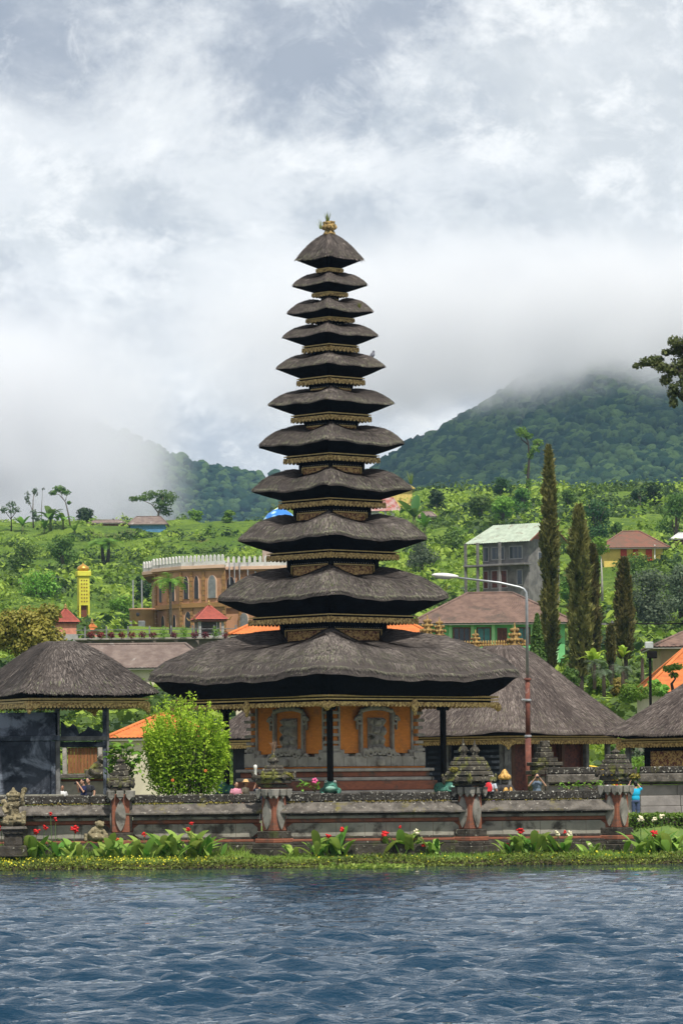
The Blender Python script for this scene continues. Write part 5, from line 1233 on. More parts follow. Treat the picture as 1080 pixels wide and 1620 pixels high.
# grey two-storey house
def grey_house():
    Y = 470; mp = Y / F; c = P(836, 930, Y); rz = R(-36)
    root = empty('grey_house', (c.x, c.y, c.z), rz, 'grey two storey concrete house with pale green metal roof on the slope', 'house')
    L, Wd, H = 6.4, 6.6, (930 - 852) * mp
    M_CONC = mat('raw_grey_concrete', (0.19, 0.18, 0.17), .9, .3, 1.2, c2=(0.115, 0.11, 0.105), bump=.3, stain=(0.1, 0.1, 0.1), stain_amt=.2)
    M_METAL = mat('pale_green_metal_roof', (0.40, 0.46, 0.36), .55, .2, 1.5, c2=(0.31, 0.36, 0.28), stain=(0.22, 0.2, 0.15), stain_amt=.3)
    M_BRK = brick_mat('red_gable_brick', (0.24, 0.09, 0.06), (0.2, 0.075, 0.05), (0.2, 0.15, 0.12), 3.0, .2)
    g = MB(); g.box((-L / 2, Wd / 2, H / 2 - 2), (L, Wd, H + 4)); g.build('wall', M_CONC, root)
    hr = 27 * mp
    g = MB(); g.prism([(0, H), (Wd, H), (Wd / 2, H + hr * .9)], -.01, .02, np.array(((0, 1, 0), (1, 0, 0), (0, 0, 1.)))); g.build('gable', M_BRK, root)
    def sheet(A, B, C, D, nm='roof_sheet'): return tile_plane(nm, A, B, C, D, M_METAL, root, 30, .35, 0, .05)
    o = .8
    sheet((-L - 2.0, -o, H - .35), (o, -o, H - .35), (o, Wd / 2, H + hr), (-L - .6, Wd / 2, H + hr)); sheet((o, Wd + o, H - .35), (-L - 2.0, Wd + o, H - .35), (-L - .6, Wd / 2, H + hr), (o, Wd / 2, H + hr))
    sheet((-L - 2.0, Wd + o, H - .35), (-L - 2.0, -o, H - .35), (-L - .6, Wd / 2, H + hr), (-L - .6, Wd / 2, H + hr))
    for yy in (-o, Wd + o):
        g = MB(); g.tube([(o + .02, yy, H - .33), (o + .02, Wd / 2, H + hr + .02)], .09, 5); g.build('barge_board', M_BROWNF, root)
    g = MB(); g.box((-L / 2 - .7, -.7, H * .48), (L + 2.2, 1.6, .22), bev=.03); g.build('balcony_slab', M_CONC, root)
    for x_ in (-L - 1.6, -L + .1, -L / 2): g = MB(); g.box((x_, -1.2, H / 2 - .5), (.26, .26, H + .4)); g.build('column', M_CONC, root)
    for x_, z_, w, h, nm in ((-1.7, .73, 1.7, 1.4, 'window'), (-4.2, .73, 1.7, 1.4, 'window'), (-5.9, .72, .6, 1.6, 'window'), (-1.2, .22, .7, 1.7, 'window'), (-3.4, .2, .8, 2.0, 'door'), (-4.7, .2, .8, 2.0, 'door'), (-5.95, .2, .6, 2.0, 'door')):
        add_window(root, x_, 0, H * z_, w, h, M_CONC2, M_GLASS if nm == 'window' else M_REDDOOR, nm, 3 if w > 1.2 else 1, None)
    f = add_window(root, 0, 0, 0, 1.6, .9, M_CONC2, M_GLASS, 'window', 2); f.location = (0, 2.8, H * .66); f.rotation_euler = (0, 0, R(90))
    g = MB(); g.box((-L / 2 - .6, -3.0, -.9), (L - 1, 2.4, .08)); g.build('awning', mat('rusty_white_awning', (0.5, 0.42, 0.38), .6, .4, 2, c2=(0.35, 0.12, 0.08)), root)
    for x_ in (-L + .6, -1.4): g = MB(); g.box((x_, -4.0, -2.2), (.12, .12, 2.5)); g.build('awning_post', M_CONC, root)
M_CONC2 = mat('pale_window_surround', (0.33, 0.32, 0.31), .8, .2, 2)
grey_house()
# yellow house
Y = on_hill(1000, 893).y; mp = Y / F
yx0, yx1 = PX(955, Y, 870), PX(1048, Y, 870); yz0 = PZ(892, Y, 1000)
yh = hip_house('yellow_house', yx0, yx1, Y, Y + 8, yz0, PZ(866, Y, 1000), PZ(838, Y, 1000), .9, 2.8, mat('mossy_red_tile', (0.22, 0.10, 0.07), .85, .4, 1, c2=(0.15, 0.1, 0.07), stain=(0.3, .06, .05), stain_amt=.15), mat('yellow_painted_wall', (0.70, 0.52, 0.13), .8, .2, 1), 'yellow walled house with red shutters and rusty roof on the right slope', .4, .35)
xc = (yx0 + yx1) / 2
for px, w in ((986, 8), (1005, 6), (1026, 8)): add_window(yh, PX(px, Y, 875) - xc, -4.0, PZ(879, Y, px) - yz0, w * mp, 18 * mp, mat('red_shutter', (0.5, 0.06, 0.03), .6), _mats['red_shutter'], 'window', 1, True)
g = MB(); g.box((PX(1035, Y, 870) - xc, -4.3, PZ(873, Y, 1035) - yz0), (.16, .16, 22 * mp)); g.build('porch_post', M_WHITEP, yh)
# orange roofs
Y = 236; mp = Y / F
oh = hip_house('orange_roof_house', PX(1025, Y, 1080), PX(1190, Y, 1080), Y, Y + 9, PZ(1118, Y, 1060), PZ(1094, Y, 1060), PZ(1018, Y, 1060), .5, 4.2, M_ORANGE, mat('cream_wall', (0.62, 0.56, 0.42), .8, .2, 1), 'house with bright orange tile roof at the right edge', .27, .24)
Y = 300
hip_house('tan_eave_house', PX(1045, Y, 1040), PX(1190, Y, 1040), Y, Y + 8, PZ(1060, Y, 1090), PZ(1022, Y, 1090), PZ(998, Y, 1090), .8, 2, M_BROWNTILE, mat('tan_wall', (0.42, 0.3, 0.17), .8, .2, 1), 'tan house with dark roof behind the orange roof at the right edge', .35, .3)
Y = 222
hip_house('orange_roof_house', PX(178, Y, 1140), PX(335, Y, 1140), Y, Y + 7, PZ(1215, Y, 200), PZ(1166, Y, 200), PZ(1130, Y, 200), .4, 3.4, M_ORANGE, mat('cream_wall', (0.62, 0.56, 0.42), .8), 'low cream house with orange tile roof behind the left pavilion opening', .25, .22)
Y = 262
hip_house('orange_roof_house', PX(372, Y, 1000), PX(470, Y, 1000), Y, Y + 6, PZ(1045, Y, 400), PZ(1002, Y, 420), PZ(976, Y, 440), .4, 2.4, M_ORANGE, mat('cream_wall', (0.62, 0.56, 0.42), .8), 'orange tile roof showing left of the second lowest pagoda storey', .25, .22)
hip_house('orange_roof_house', PX(590, Y, 1000), PX(668, Y, 1000), Y, Y + 6, PZ(1045, Y, 620), PZ(1000, Y, 620), PZ(975, Y, 620), .4, 2.0, M_ORANGE, mat('cream_wall', (0.62, 0.56, 0.42), .8), 'orange tile roof showing right of the second lowest pagoda storey', .25, .22)
Y = 330
hip_house('grey_roof_house', PX(60, Y, 1040), PX(330, Y, 1040), Y, Y + 7, PZ(1085, Y, 200), PZ(1056, Y, 200), PZ(1018, Y, 200), .6, 2.0, M_GREYTILE, mat('cream_wall', (0.62, 0.56, 0.42), .8), 'long low house with greyish brown tile roof above the left pavilion', .36, .34)
def hut(name, px0, px1, py_foot, wall_px, roof_px, d, m_roof, m_wall, label, over=.5):
    p = on_hill((px0 + px1) / 2, py_foot); Y = p.y; mp = Y / F; x = p.x; w = (px1 - px0) * mp
    return hip_house(name, x - w / 2, x + w / 2, Y, Y + d, p.z, p.z + wall_px * mp, p.z + (wall_px + roof_px) * mp, over, w * .16, m_roof, m_wall, label, .6, .6, deep=1.0)
hut('red_roof_house', 584, 630, 826, 18, 22, 7, mat('rusty_sheet_roof', (0.4, 0.3, 0.28), .7, .4, .8, c2=(0.32, .08, .06)), mat('white_wall', (0.7, 0.68, 0.64), .8), 'small hut with rusty white roof right of the pagoda on the crest')
hut('yellow_roof_house', 560, 652, 812, 38, 14, 7, mat('yellow_sheet_roof', (0.6, 0.45, 0.1), .7), mat('yellow_ochre_wall', (0.66, 0.5, 0.15), .8), 'yellow building mostly hidden behind the middle pagoda roofs')
hut('small_hut', 666, 686, 824, 7, 8, 5, M_GREYTILE, M_BROWNW, 'tiny brown hut on the crest right of the pagoda')
hut('blue_hut', 206, 262, 842, 12, 13, 6, M_GREYTILE, mat('blue_painted_boards', (0.10, 0.25, 0.42), .7, .3, 2), 'small blue hut with grey sheet roof on the left crest')
hut('long_roof_hut', 142, 196, 832, 5, 5, 5, M_GREYTILE, M_BROWNW, 'long low grey shed left of the blue hut', .4)
hut('white_roof_hut', 1066, 1130, 866, 14, 10, 6, mat('white_sheet_roof', (0.65, 0.64, 0.62), .6), M_BROWNW, 'white roofed hut at the right edge beside the yellow house')

# rooftop terrace with planters
def terrace():
    Y = 352; mp = Y / F; root = empty('roof_terrace', (PX(270, Y, 1010), Y, PZ(1060, Y, 270)), 0, 'concrete roof terrace with pipe railing behind the grey tiled roof', 'terrace'); z = lambda py: PZ(py, Y, 270) - PZ(1060, Y, 270)
    M_C = mat('brown_concrete', (0.2, 0.165, 0.14), .9, .3, 1)
    g = MB(); g.box((0, 3.5, z(1012) / 2 - 1.0), (300 * mp, 7, z(1012) + 2.0)); g.build('wall', M_C, root)
    g = MB(); g.box((0, 3.3, z(1010.5)), (304 * mp, 7.6, .18), bev=.03); g.build('floor_slab', mat('terrace_edge', (0.3, 0.27, 0.24), .9), root)
    for k in range(9):
        px = 135 + k * 34; g = MB(); g.box(((px - 270) * mp, -.3, z(1000)), (.13, .13, 20 * mp)); g.build('railing_post', M_GREYW, root)
        g = MB(); g.prism([(-.2, -.1), (.1, -.1), (.1, -.5)], -.5, -.3); g.build('bracket', M_C, root, loc=((px - 262) * mp, 0, z(1012)))
    for py in (996, 1003): g = MB(); g.tube([(-150 * mp, -.3, z(py)), (150 * mp, -.3, z(py))], .035, 5); g.build('railing_bar', M_GREYW, root)
terrace()
def pavilion_roof_small(px, Y, w, y_tip, y_eave, y_base, label, m_roof, wall=None, name='garden_pavilion', horns=True, rz=R(12)):
    mp = Y / F; zb = PZ(y_base, Y, px); root = empty(name, (PX(px, Y, y_base), Y, zb), rz, label, 'gazebo'); z = lambda py: PZ(py, Y, px) - zb
    h = w * mp / 2; e = [np.array((sx * h, sy * h, z(y_eave))) for sx, sy in ((-1, -1), (1, -1), (1, 1), (-1, 1))]; ap = np.array((0, 0, z(y_tip)))
    for k in range(4): tile_plane('roof_tiles', e[k], e[(k + 1) % 4], ap, ap, m_roof, root, .22, .2, .04, .025); g = MB(); g.tube([e[k], ap], .07, 6); g.build('ridge_cap', m_roof, root)
    if horns:
        for k in range(4): g = MB(); d = e[k] * np.array((1, 1, 0)) / h; g.tube([e[k] - d * .3, e[k] + d * .1, e[k] + d * .3 + np.array((0, 0, .3))], [.09, .08, .02], 6); g.build('eave_horn', M_GOLDB, root)
    g = MB(); g.lathe([(.2, 0), (.22, .1), (.1, .2), (.16, .3), (.02, .55)], (0, 0, z(y_tip) - .08), 8); g.build('roof_knob', M_GOLDB, root, True)
    g = MB(); g.box((0, 0, z(y_eave) - .12), (2 * h * .94, 2 * h * .94, .14)); g.build('eave_board', M_BROWNF, root)
    if wall is not None: g = MB(); g.box((0, 0, z(y_eave) / 2 - .4), (1.5 * h, 1.5 * h, z(y_eave) + .6)); g.build('wall', wall, root)
    else:
        for sx in (-1, 1):
            for sy in (-1, 1): g = MB(); g.box((sx * h * .7, sy * h * .7, z(y_eave) / 2), (.24, .24, z(y_eave))); g.build('post', M_CONC2, root)
        g = MB(); g.box((0, h * .3, z(y_eave) / 2), (h, .1, z(y_eave))); g.build('back_screen', mat('dim_screen', (0.12, 0.1, 0.09), .8), root)
    g = MB(); g.box((0, 0, -.75), (2 * h * .85, 2 * h * .85, 1.5)); g.build('floor_base', M_CONC2, root)
    return root
pavilion_roof_small(331, 395, 52, 957, 981, 1006, 'open garden gazebo with red pyramid roof in front of the peach mosque', M_REDTILE)
pavilion_roof_small(104, 420, 40, 962, 985, 1004, 'small pink walled kiosk with red pyramid roof beside the yellow minaret', M_REDTILE, mat('pink_wall', (0.6, 0.25, 0.17), .8), 'garden_kiosk', False)
pavilion_roof_small(146, 430, 22, 986, 998, 1008, 'tiny orange roofed kiosk right of the yellow minaret foot', M_ORANGE, mat('pink_wall', (0.6, 0.25, 0.17), .8), 'garden_kiosk', False)
# minaret
def minaret():
    Y = 520; mp = Y / F; zb = PZ(1012, Y, 133); root = empty('yellow_minaret', (PX(132, Y, 950), Y, zb), R(14), 'slim yellow square minaret with a golden onion dome', 'minaret'); z = lambda py: PZ(py, Y, 133) - zb
    M_Y = mat('yellow_minaret_paint', (0.62, 0.60, 0.07), .8, .2, 1, c2=(0.52, 0.46, 0.04)); w = 17 * mp
    g = MB(); g.box((0, 0, z(981) / 2 - 1), (w, w, z(981) + 2)); g.build('lower_shaft', M_Y, root)
    for sx in (-1, 1):
        for sy in (-1, 1): g = MB(); g.box((sx * w * .42, sy * w * .42, (z(981) + z(958)) / 2), (w * .16, w * .16, z(958) - z(981))); g.build('belfry_post', M_Y, root)
    g = MB(); g.box((0, 0, (z(981) + z(958)) / 2), (w * .5, w * .5, z(958) - z(981))); g.build('stair_core', M_BROWNF, root)
    g = MB(); g.box((0, 0, (z(958) + z(912)) / 2), (w, w, z(912) - z(958))); up = g.build('upper_shaft', M_Y, root)
    for r_ in range(7):
        for c_ in range(3): g = MB(); g.box(((c_ - 1) * w * .24, -w / 2 - .01, z(952) + r_ * (z(916) - z(952)) / 6.5), (w * .1, .05, .16)); g.build('vent_hole', M_BROWNF, up)
    g = MB(); g.box((0, 0, (z(912) + z(904)) / 2), (22 * mp, 22 * mp, z(904) - z(912)), bev=.05); g.build('gallery', M_Y, root)
    r = 10 * mp; H = z(890) - z(904)
    g = MB(); g.lathe([(r * .75, 0), (r * .98, H * .18), (r, H * .34), (r * .8, H * .55), (r * .4, H * .72), (r * .12, H * .84), (.02, H)], (0, 0, z(904)), 20); g.build('onion_dome', mat('gold_dome_metal', (0.62, 0.34, 0.06), .3, .2, 3, metal=.6), root, True)
minaret()
# mosque
def mosque():
    Y0 = 480; mp = Y0 / F; zb = PZ(1010, Y0, 300); root = empty('peach_mosque', (PX(287, Y0, 950), Y0, zb), 0, 'peach two storey mosque with white battlements and arched windows', 'mosque'); z = lambda py: PZ(py, Y0, 300) - zb
    M_W = mat('peach_plaster', (0.45, 0.245, 0.14), .85, .2, .8, c2=(0.35, 0.185, 0.10), stain=(0.2, 0.12, 0.08), stain_amt=.2, stain_scale=.5); M_L = mat('pale_pink_plaster', (0.62, 0.42, 0.30), .85, .15, .8); M_B = mat('ochre_cornice', (0.30, 0.165, 0.06), .8, .2, 1)
    M_WH = mat('white_battlement', (0.58, 0.57, 0.54), .8, .25, 1.2, stain=(0.3, 0.28, 0.25), stain_amt=.15); M_DK = mat('dark_arch_opening', (0.03, 0.03, 0.035), .4, .3, 2); M_GW = mat('grey_arch_glass', (0.20, 0.21, 0.21), .3, .3, 2)
    X = lambda px: (px - 287) * mp
    pts = [(X(224), 12.0), (X(243), 9.5), (X(243), 6.0), (X(287), 0.0), (X(357), -3.0), (X(357), 2.0), (X(470), 0.0), (X(470), 26), (X(224), 26)]
    def ext(name, poly, za, zb_, m_, parent=root):
        n = len(poly); V = [(x, y, za) for x, y in poly] + [(x, y, zb_) for x, y in poly]; f = [tuple(range(n - 1, -1, -1)), tuple(range(n, 2 * n))] + [(i, (i + 1) % n, (i + 1) % n + n, i + n) for i in range(n)]
        g = MB(); g.add(V, f); return g.build(name, m_, parent)
    ext('wall', pts[1:], -2.5, z(900), M_W)
    def off(p, d): return [(x + (d if x > X(400) else -d if x < X(250) else 0), y - d if y < 20 else y) for x, y in p]
    ext('floor_cornice', off(pts[1:], .35), z(962), z(955), M_B); ext('roof_cornice', off(pts, .5), z(901), z(896), M_L); ext('roof_band', off(pts, .35), z(904), z(901.3), M_B)
    def wall_at(i, t): (x0, y0), (x1, y1) = pts[i], pts[i + 1]; return (x0 + (x1 - x0) * t, y0 + (y1 - y0) * t, math.atan2(y1 - y0, x1 - x0))
    def arch(i, t, py0, py1, w, m_, depth=.12, frame=True):
        x, y, a_ = wall_at(i, t); h = z(py0) - z(py1); w = w * mp
        def poly(k): return [(-w * k / 2, 0)] + [(w * k / 2, 0)] + [(w * k / 2, h * .62)] + [(w * k / 2 * math.cos(q), h * .62 + (h * .38 + .1 * (k - 1)) * math.sin(q) ** .8) for q in np.linspace(.25, math.pi - .25, 9)] + [(-w * k / 2, h * .62)]
        g = MB(); g.prism(poly(1.3), -depth, .02); fr = g.build('arch_surround', M_L, root, loc=(x, y, z(py1)), rot=(0, 0, a_))
        g = MB(); g.prism(poly(1.0), -depth - .05, -.02); o = g.build('arched_window', m_, fr)
    for t, m_ in ((.22, M_DK), (.72, M_DK)): arch(2, t, 914, 950, 8, m_)
    for t, m_, w in ((.12, M_DK, 8), (.36, M_DK, 7), (.72, M_GW, 13)): arch(3, t, 912, 948, w, m_)
    for t, m_, w in ((.07, M_DK, 12), (.30, M_DK, 8), (.55, M_DK, 8)): arch(5, t, 912, 950, w, m_)
    for t, m_ in ((.3, M_DK), (.75, M_DK)): arch(2, t, 972, 1004, 8, m_)
    for t, m_, w in ((.16, M_DK, 10), (.42, M_DK, 5), (.8, M_GW, 12)): arch(3, t, 968, 1006, w, m_)
    for t, m_, w in ((.25, M_GW, 13), (.6, M_GW, 13)): arch(5, t, 970, 1000, w, m_)
    for i, ts_ in ((2, (.02, .5, .97)), (3, (.0, .24, .52, .98)), (5, (.2, .42))):
        for t in ts_:
            x, y, a_ = wall_at(i, t)
            for k in range(13): g = MB(); g.box((0, -.06, (z(905) - z(1006)) * (k + .5) / 13), (.42 if k % 2 else .32, .22, (z(905) - z(1006)) / 13 * .86)); g.build('quoin_block', M_B, root, loc=(x, y, z(1006)), rot=(0, 0, a_))
    # battlements: one merlon after another
    g = MB(); h = 11 * mp; wd = 4.0 * mp; g.box((0, 0, h * .32), (wd, .22, h * .64)); g.prism([(-wd / 2, h * .64), (wd / 2, h * .64), (wd * .3, h * .9), (0, h), (-wd * .3, h * .9)], -.11, .11); me = g.mesh('merlon')
    pp = off(pts, .4)
    for i, n in ((0, 4), (2, 9), (3, 11), (5, 14)):
        (x0, y0), (x1, y1) = pp[i], pp[i + 1]; a_ = math.atan2(y1 - y0, x1 - x0)
        g = MB(); L = math.hypot(x1 - x0, y1 - y0); g.box((L / 2, .15, .2), (L, .25, .5)); g.build('parapet_course', M_WH, root, loc=(x0, y0, z(896)), rot=(0, 0, a_))
        for k in range(n): t = (k + .5) / n; link_mesh('merlon', me, M_WH, root, loc=(x0 + (x1 - x0) * t, y0 + (y1 - y0) * t + .16, z(896) + .4), rot=(0, 0, a_))
    # round stair tower
    r = 20 * mp; xx, yy = X(222), 4.0
    g = MB(); g.lathe([(r, -2.5), (r, z(963)), (r * 1.06, z(962.5)), (r * 1.06, z(960))], (xx, yy, 0), 28); rt = g.build('round_tower', M_W, root, True)
    for dx, w, ya, yb in ((-6, 5, 967, 973), (14, 0, 0, 0), (0, 12, 980, 1002), (-17, 6, 980, 1000)):
        if w: g = MB(); g.box((xx + dx * mp, yy - math.sqrt(max(r * r - (dx * mp) ** 2, 0)), (z(ya) + z(yb)) / 2), (w * mp, .3, z(ya) - z(yb)), bev=.1); g.build('tower_window', M_GW if w > 5 else M_DK, rt)
    for dx in (-14, 0): g = MB(); g.tube([(xx + dx * mp, yy, z(962)), (xx + dx * mp, yy, z(914))], .1, 6); g.build('steel_pipe', M_GALV, rt)
    for dx in (363, 371, 379, 392, 404): g = MB(); g.tube([(X(dx), 1.0, z(925)), (X(dx), 1.0, z(890))], .08, 6); g.build('steel_pipe', M_GALV, root)
    # blue patterned dome
    m, t, b = new_mat('blue_star_dome'); v = t.coord('Object'); vo = t.node('ShaderNodeTexVoronoi'); vo.inputs['Scale'].default_value = .8; t.lk(v, vo.inputs['Vector'])
    col = t.mix(t.mr(vo.outputs['Distance'], .42, .30), (0.02, 0.16, 0.5), (0.25, 0.5, 0.75)); col = t.mix(t.mr(vo.outputs['Distance'], .3, .18), col, (0.7, 0.68, 0.08)); t.lk(col, b.inputs['Base Color']); b.inputs['Roughness'].default_value = .4
    r = 29 * mp; dz = z(826); g = MB(); g.lathe([(r * .9, -2.2), (r * .95, 0), (r * 1.02, r * .25), (r * .92, r * .55), (r * .66, r * .85), (r * .3, r * 1.08), (.05, r * 1.25)], (X(441), 14, dz), 26); g.build('dome', m, root, True)
    g = MB(); g.lathe([(r * 1.0, z(900)), (r * 1.0, dz - 1.8), (r * 1.08, dz - 1.6), (r * 1.08, dz - 1.2)], (X(441), 14, 0), 24); g.build('dome_drum', M_WH, root, True)
mosque()
# utility pole and wires
def utility():
    Y = 300; root = empty('utility_pole', (PX(968, Y, 1000), Y, PZ(1060, Y, 968)), 0, 'thin utility pole with crossarm among the cypress trees', 'utility pole'); z = lambda py: PZ(py, Y, 968) - PZ(1060, Y, 968)
    g = MB(); g.tube([(0, 0, 0), (0, 0, z(982))], [.14, .1], 8); g.build('pole', M_GREYW, root); g = MB(); g.box((0, 0, z(987)), (1.6, .12, .14)); g.build('crossarm', M_GREYW, root)
    for k, dx in enumerate((-.6, .6)):
        g = MB(); g.tube([(dx, 0, z(986)), (dx + 4, -1, z(989)), (dx + 9, -2, z(986))], .03, 4); g.build('wire', M_BLACK, root)
utility()
# ------------------------------------------------------------------ plants
def crown_pts(lumps, n, g, shell=.5):
    w = np.array([l[1][0] * l[1][1] * l[1][2] for l in lumps]) ** (2 / 3); w /= w.sum(); k = g.choice(len(lumps), n, p=w)
    C = np.array([l[0] for l in lumps]); Rd = np.array([l[1] for l in lumps]); d = g.normal(size=(n, 3)); d /= np.linalg.norm(d, axis=1, keepdims=True)
    r = shell + (1.06 - shell) * g.random(n) ** .6
    return C[k] + d * Rd[k] * r[:, None], k, d
def oriented_leaves(C, d, size, g, aspect=.6, droop=0.0, sv=.3):
    n = len(C); nn = d + g.normal(size=(n, 3)) * .55 + np.array((0, 0, .35)); nn /= np.linalg.norm(nn, axis=1, keepdims=True)
    t = np.cross(nn, g.normal(size=(n, 3))); t[:, 2] -= droop; t /= np.linalg.norm(t, axis=1, keepdims=True) + 1e-9; s = np.cross(nn, t); L = (size * (1 + sv * g.normal(size=n)).clip(.4, 1.9))[:, None]
    return np.stack((C - t * L * .5, C + s * L * aspect * .5, C + t * L * .5, C - s * L * aspect * .5), 1)
M_BARK = mat('grey_brown_bark', (0.16, 0.125, 0.095), .95, .4, 6, bump=.6, stretch=(1, 1, .3))
M_BARKD = mat('dark_bark', (0.055, 0.042, 0.032), .95, .4, 6, bump=.6)
LEAF = dict(
    mid=leaf_mat('mid_green_leaf', (0.045, 0.105, 0.018), (0.12, 0.215, 0.035)),
    bright=leaf_mat('bright_green_leaf', (0.095, 0.215, 0.02), (0.20, 0.34, 0.045)),
    dark=leaf_mat('dark_green_leaf', (0.018, 0.048, 0.014), (0.055, 0.11, 0.03)),
    grey=leaf_mat('grey_green_leaf', (0.055, 0.088, 0.045), (0.15, 0.19, 0.11)),
    olive=leaf_mat('olive_yellow_leaf', (0.13, 0.135, 0.025), (0.34, 0.27, 0.055)),
    cyp=leaf_mat('cypress_sprays', (0.055, 0.072, 0.018), (0.25, 0.225, 0.07), .3),
    lime=leaf_mat('lime_leaf', (0.22, 0.36, 0.03), (0.42, 0.52, 0.07)),
    tree=leaf_mat('glossy_tree_leaf', (0.04, 0.06, 0.018), (0.13, 0.15, 0.045), .25))
def lumpy(h, w, n, seed, base=.25, flat=1.0):
    """random lumps that fill a crown of height h and width w whose bottom is at base*h"""
    g = np.random.default_rng(seed); L = []
    for k in range(n):
        a = g.uniform(0, 6.28); t = g.random(); rr = w / 2 * (1 - .15 * t) * math.sqrt(g.random()) * .72; z = h * (base + (1 - base) * (.18 + .66 * t)); s = w * g.uniform(.16, .27)
        L.append(((rr * math.cos(a) * (1 - .5 * max(0, t - .5)), rr * math.sin(a) * (1 - .5 * max(0, t - .5)), z), (s, s, s * .8 * flat)))
    return L
def build_tree(name, loc, label, lumps, n, size, leaf, trunk=None, limbs=(), bark=None, cat='tree', group=None, shell=.45, aspect=.6, seed=0, rz=0.0, crown_name='crown', droop=0.0):
    root = empty(name, loc, rz, label, cat, group); g = np.random.default_rng(seed + 100)
    if trunk is not None:
        t = MB(); t.tube(trunk[0], trunk[1], 8)
        for pts_, rad in limbs: t.tube(pts_, rad, 5)
        t.build('trunk', bark or M_BARK, root, True)
    C, k, d = crown_pts(lumps, n, g, shell); tn = np.clip(g.random(len(lumps))[k] * .55 + g.random(n) * .5, 0, 1)
    link_mesh(crown_name, quad_mesh(crown_name, oriented_leaves(C, d, size, g, aspect, droop), LEAF[leaf], tn), None, root); return root
def limbs_to(lumps, z0, r0, seed, every=1):
    return [([(0, 0, z0 * (1 - .1 * (i % 3))), tuple(np.array(l[0]) * np.array((.5, .5, 1)) * np.array((1, 1, .8)) + np.array((0, 0, z0 * .15))), l[0]], [r0, r0 * .6, r0 * .25]) for i, l in enumerate(lumps) if i % every == 0]
def hill_tree(px, py, hpx, wpx, leaf, label, nl=9, n=900, base=.04, name='broadleaf_tree', group='trees on the hillside', seed=None, flat=1.0, cat='tree'):
    p = on_hill(px, py); mp = p.y / F; h, w = hpx * mp, wpx * mp; seed = seed if seed is not None else int(px * 7 + py)
    L = lumpy(h, w, int(nl * 1.5), seed, base, flat); r = .022 * h + .04
    return build_tree(name, p - Vector((0, 0, .2)), label, L, int(n * 1.25), max(.3, 4.0 * mp), leaf, ([(0, 0, -.3), (.02 * h, 0, h * base), (0, .02 * h, h * .7)], [r, r * .75, r * .3]), limbs_to(L, h * base * .9 + .2, r * .5, seed, 2), seed=seed, group=group, cat=cat)
HT = [  # px, foot row, height px, width px, leaf, label, lumps, leaves
    (133, 830, 32, 30, 'dark', 'dark round tree on the left crest beside the hut roof', 9, 700),
    (310, 822, 20, 26, 'bright', 'small bright bush on the crest right of the acacia', 7, 420),
    (362, 825, 19, 24, 'bright', 'small green bush on the crest nearest the pagoda left side', 7, 420),
    (100, 905, 62, 52, 'mid', 'dark leafy tree halfway up the left slope below the banana plants', 12, 1300),
    (36, 905, 52, 60, 'mid', 'broad bushy tree at the left edge halfway up the slope', 12, 1200),
    (60, 945, 45, 70, 'bright', 'light green shrubbery mound above the olive tree', 12, 1200),
    (190, 985, 46, 44, 'bright', 'green bush between the minaret and the mosque', 10, 900),
    (228, 960, 62, 34, 'dark', 'dark tree directly left of the mosque wall', 10, 900),
    (690, 812, 40, 32, 'dark', 'dark round tree on the crest right of the banana plant', 9, 800),
    (762, 832, 52, 50, 'mid', 'bushy tree above the grey house roof on the left', 11, 1200),
    (795, 832, 60, 46, 'bright', 'bright bushy tree above the middle of the grey house roof', 11, 1200),
    (792, 788, 34, 36, 'dark', 'dark dome shaped tree on the skyline left of the tall sparse tree', 9, 800),
    (828, 822, 55, 40, 'mid', 'leafy tree at the foot of the tall sparse tree', 10, 1000),
    (898, 815, 44, 36, 'mid', 'mid green tree between the tall cypress and the dark tree', 9, 800),
    (945, 872, 92, 62, 'dark', 'big dark tree behind the second cypress, left of the yellow house', 14, 2000),
    (975, 880, 60, 32, 'mid', 'ivy covered tree just left of the yellow house', 9, 900),
    (1012, 800, 32, 32, 'dark', 'left one of the dark tree pair on the right skyline', 8, 700),
    (1034, 800, 36, 36, 'dark', 'right one of the dark tree pair on the right skyline', 8, 800),
    (1068, 858, 88, 60, 'mid', 'tall green thicket tree at the right edge above the hut', 13, 1800),
    (1035, 1006, 112, 92, 'grey', 'large grey green tree below the yellow house at the right', 18, 3600),
    (1078, 990, 110, 60, 'grey', 'grey green tree cut by the right edge below the yellow house', 14, 2400),
    (720, 880, 48, 50, 'mid', 'bushy tree left of the grey house', 10, 1000),
    (668, 905, 56, 60, 'grey', 'soft grey green tree beside the tenth pagoda roof on the right', 11, 1300),
    (830, 935, 55, 52, 'grey', 'pale leafy tree in front of the grey house corner', 11, 1200),
    (752, 945, 34, 50, 'bright', 'low bright bush below the grey house balcony', 9, 800),
    (935, 905, 36, 34, 'mid', 'green bush behind the second cypress trunk', 8, 700),
    (905, 960, 55, 46, 'mid', 'bushy tree between the tall cypress and the second one', 10, 1000),
    (1000, 925, 52, 60, 'mid', 'broad bush under the yellow house wall', 11, 1200),
]
for i, (px, py, hp_, wp_, lf, lb, nl, n) in enumerate(HT): hill_tree(px, py, hp_, wp_, lf, lb, nl, n)
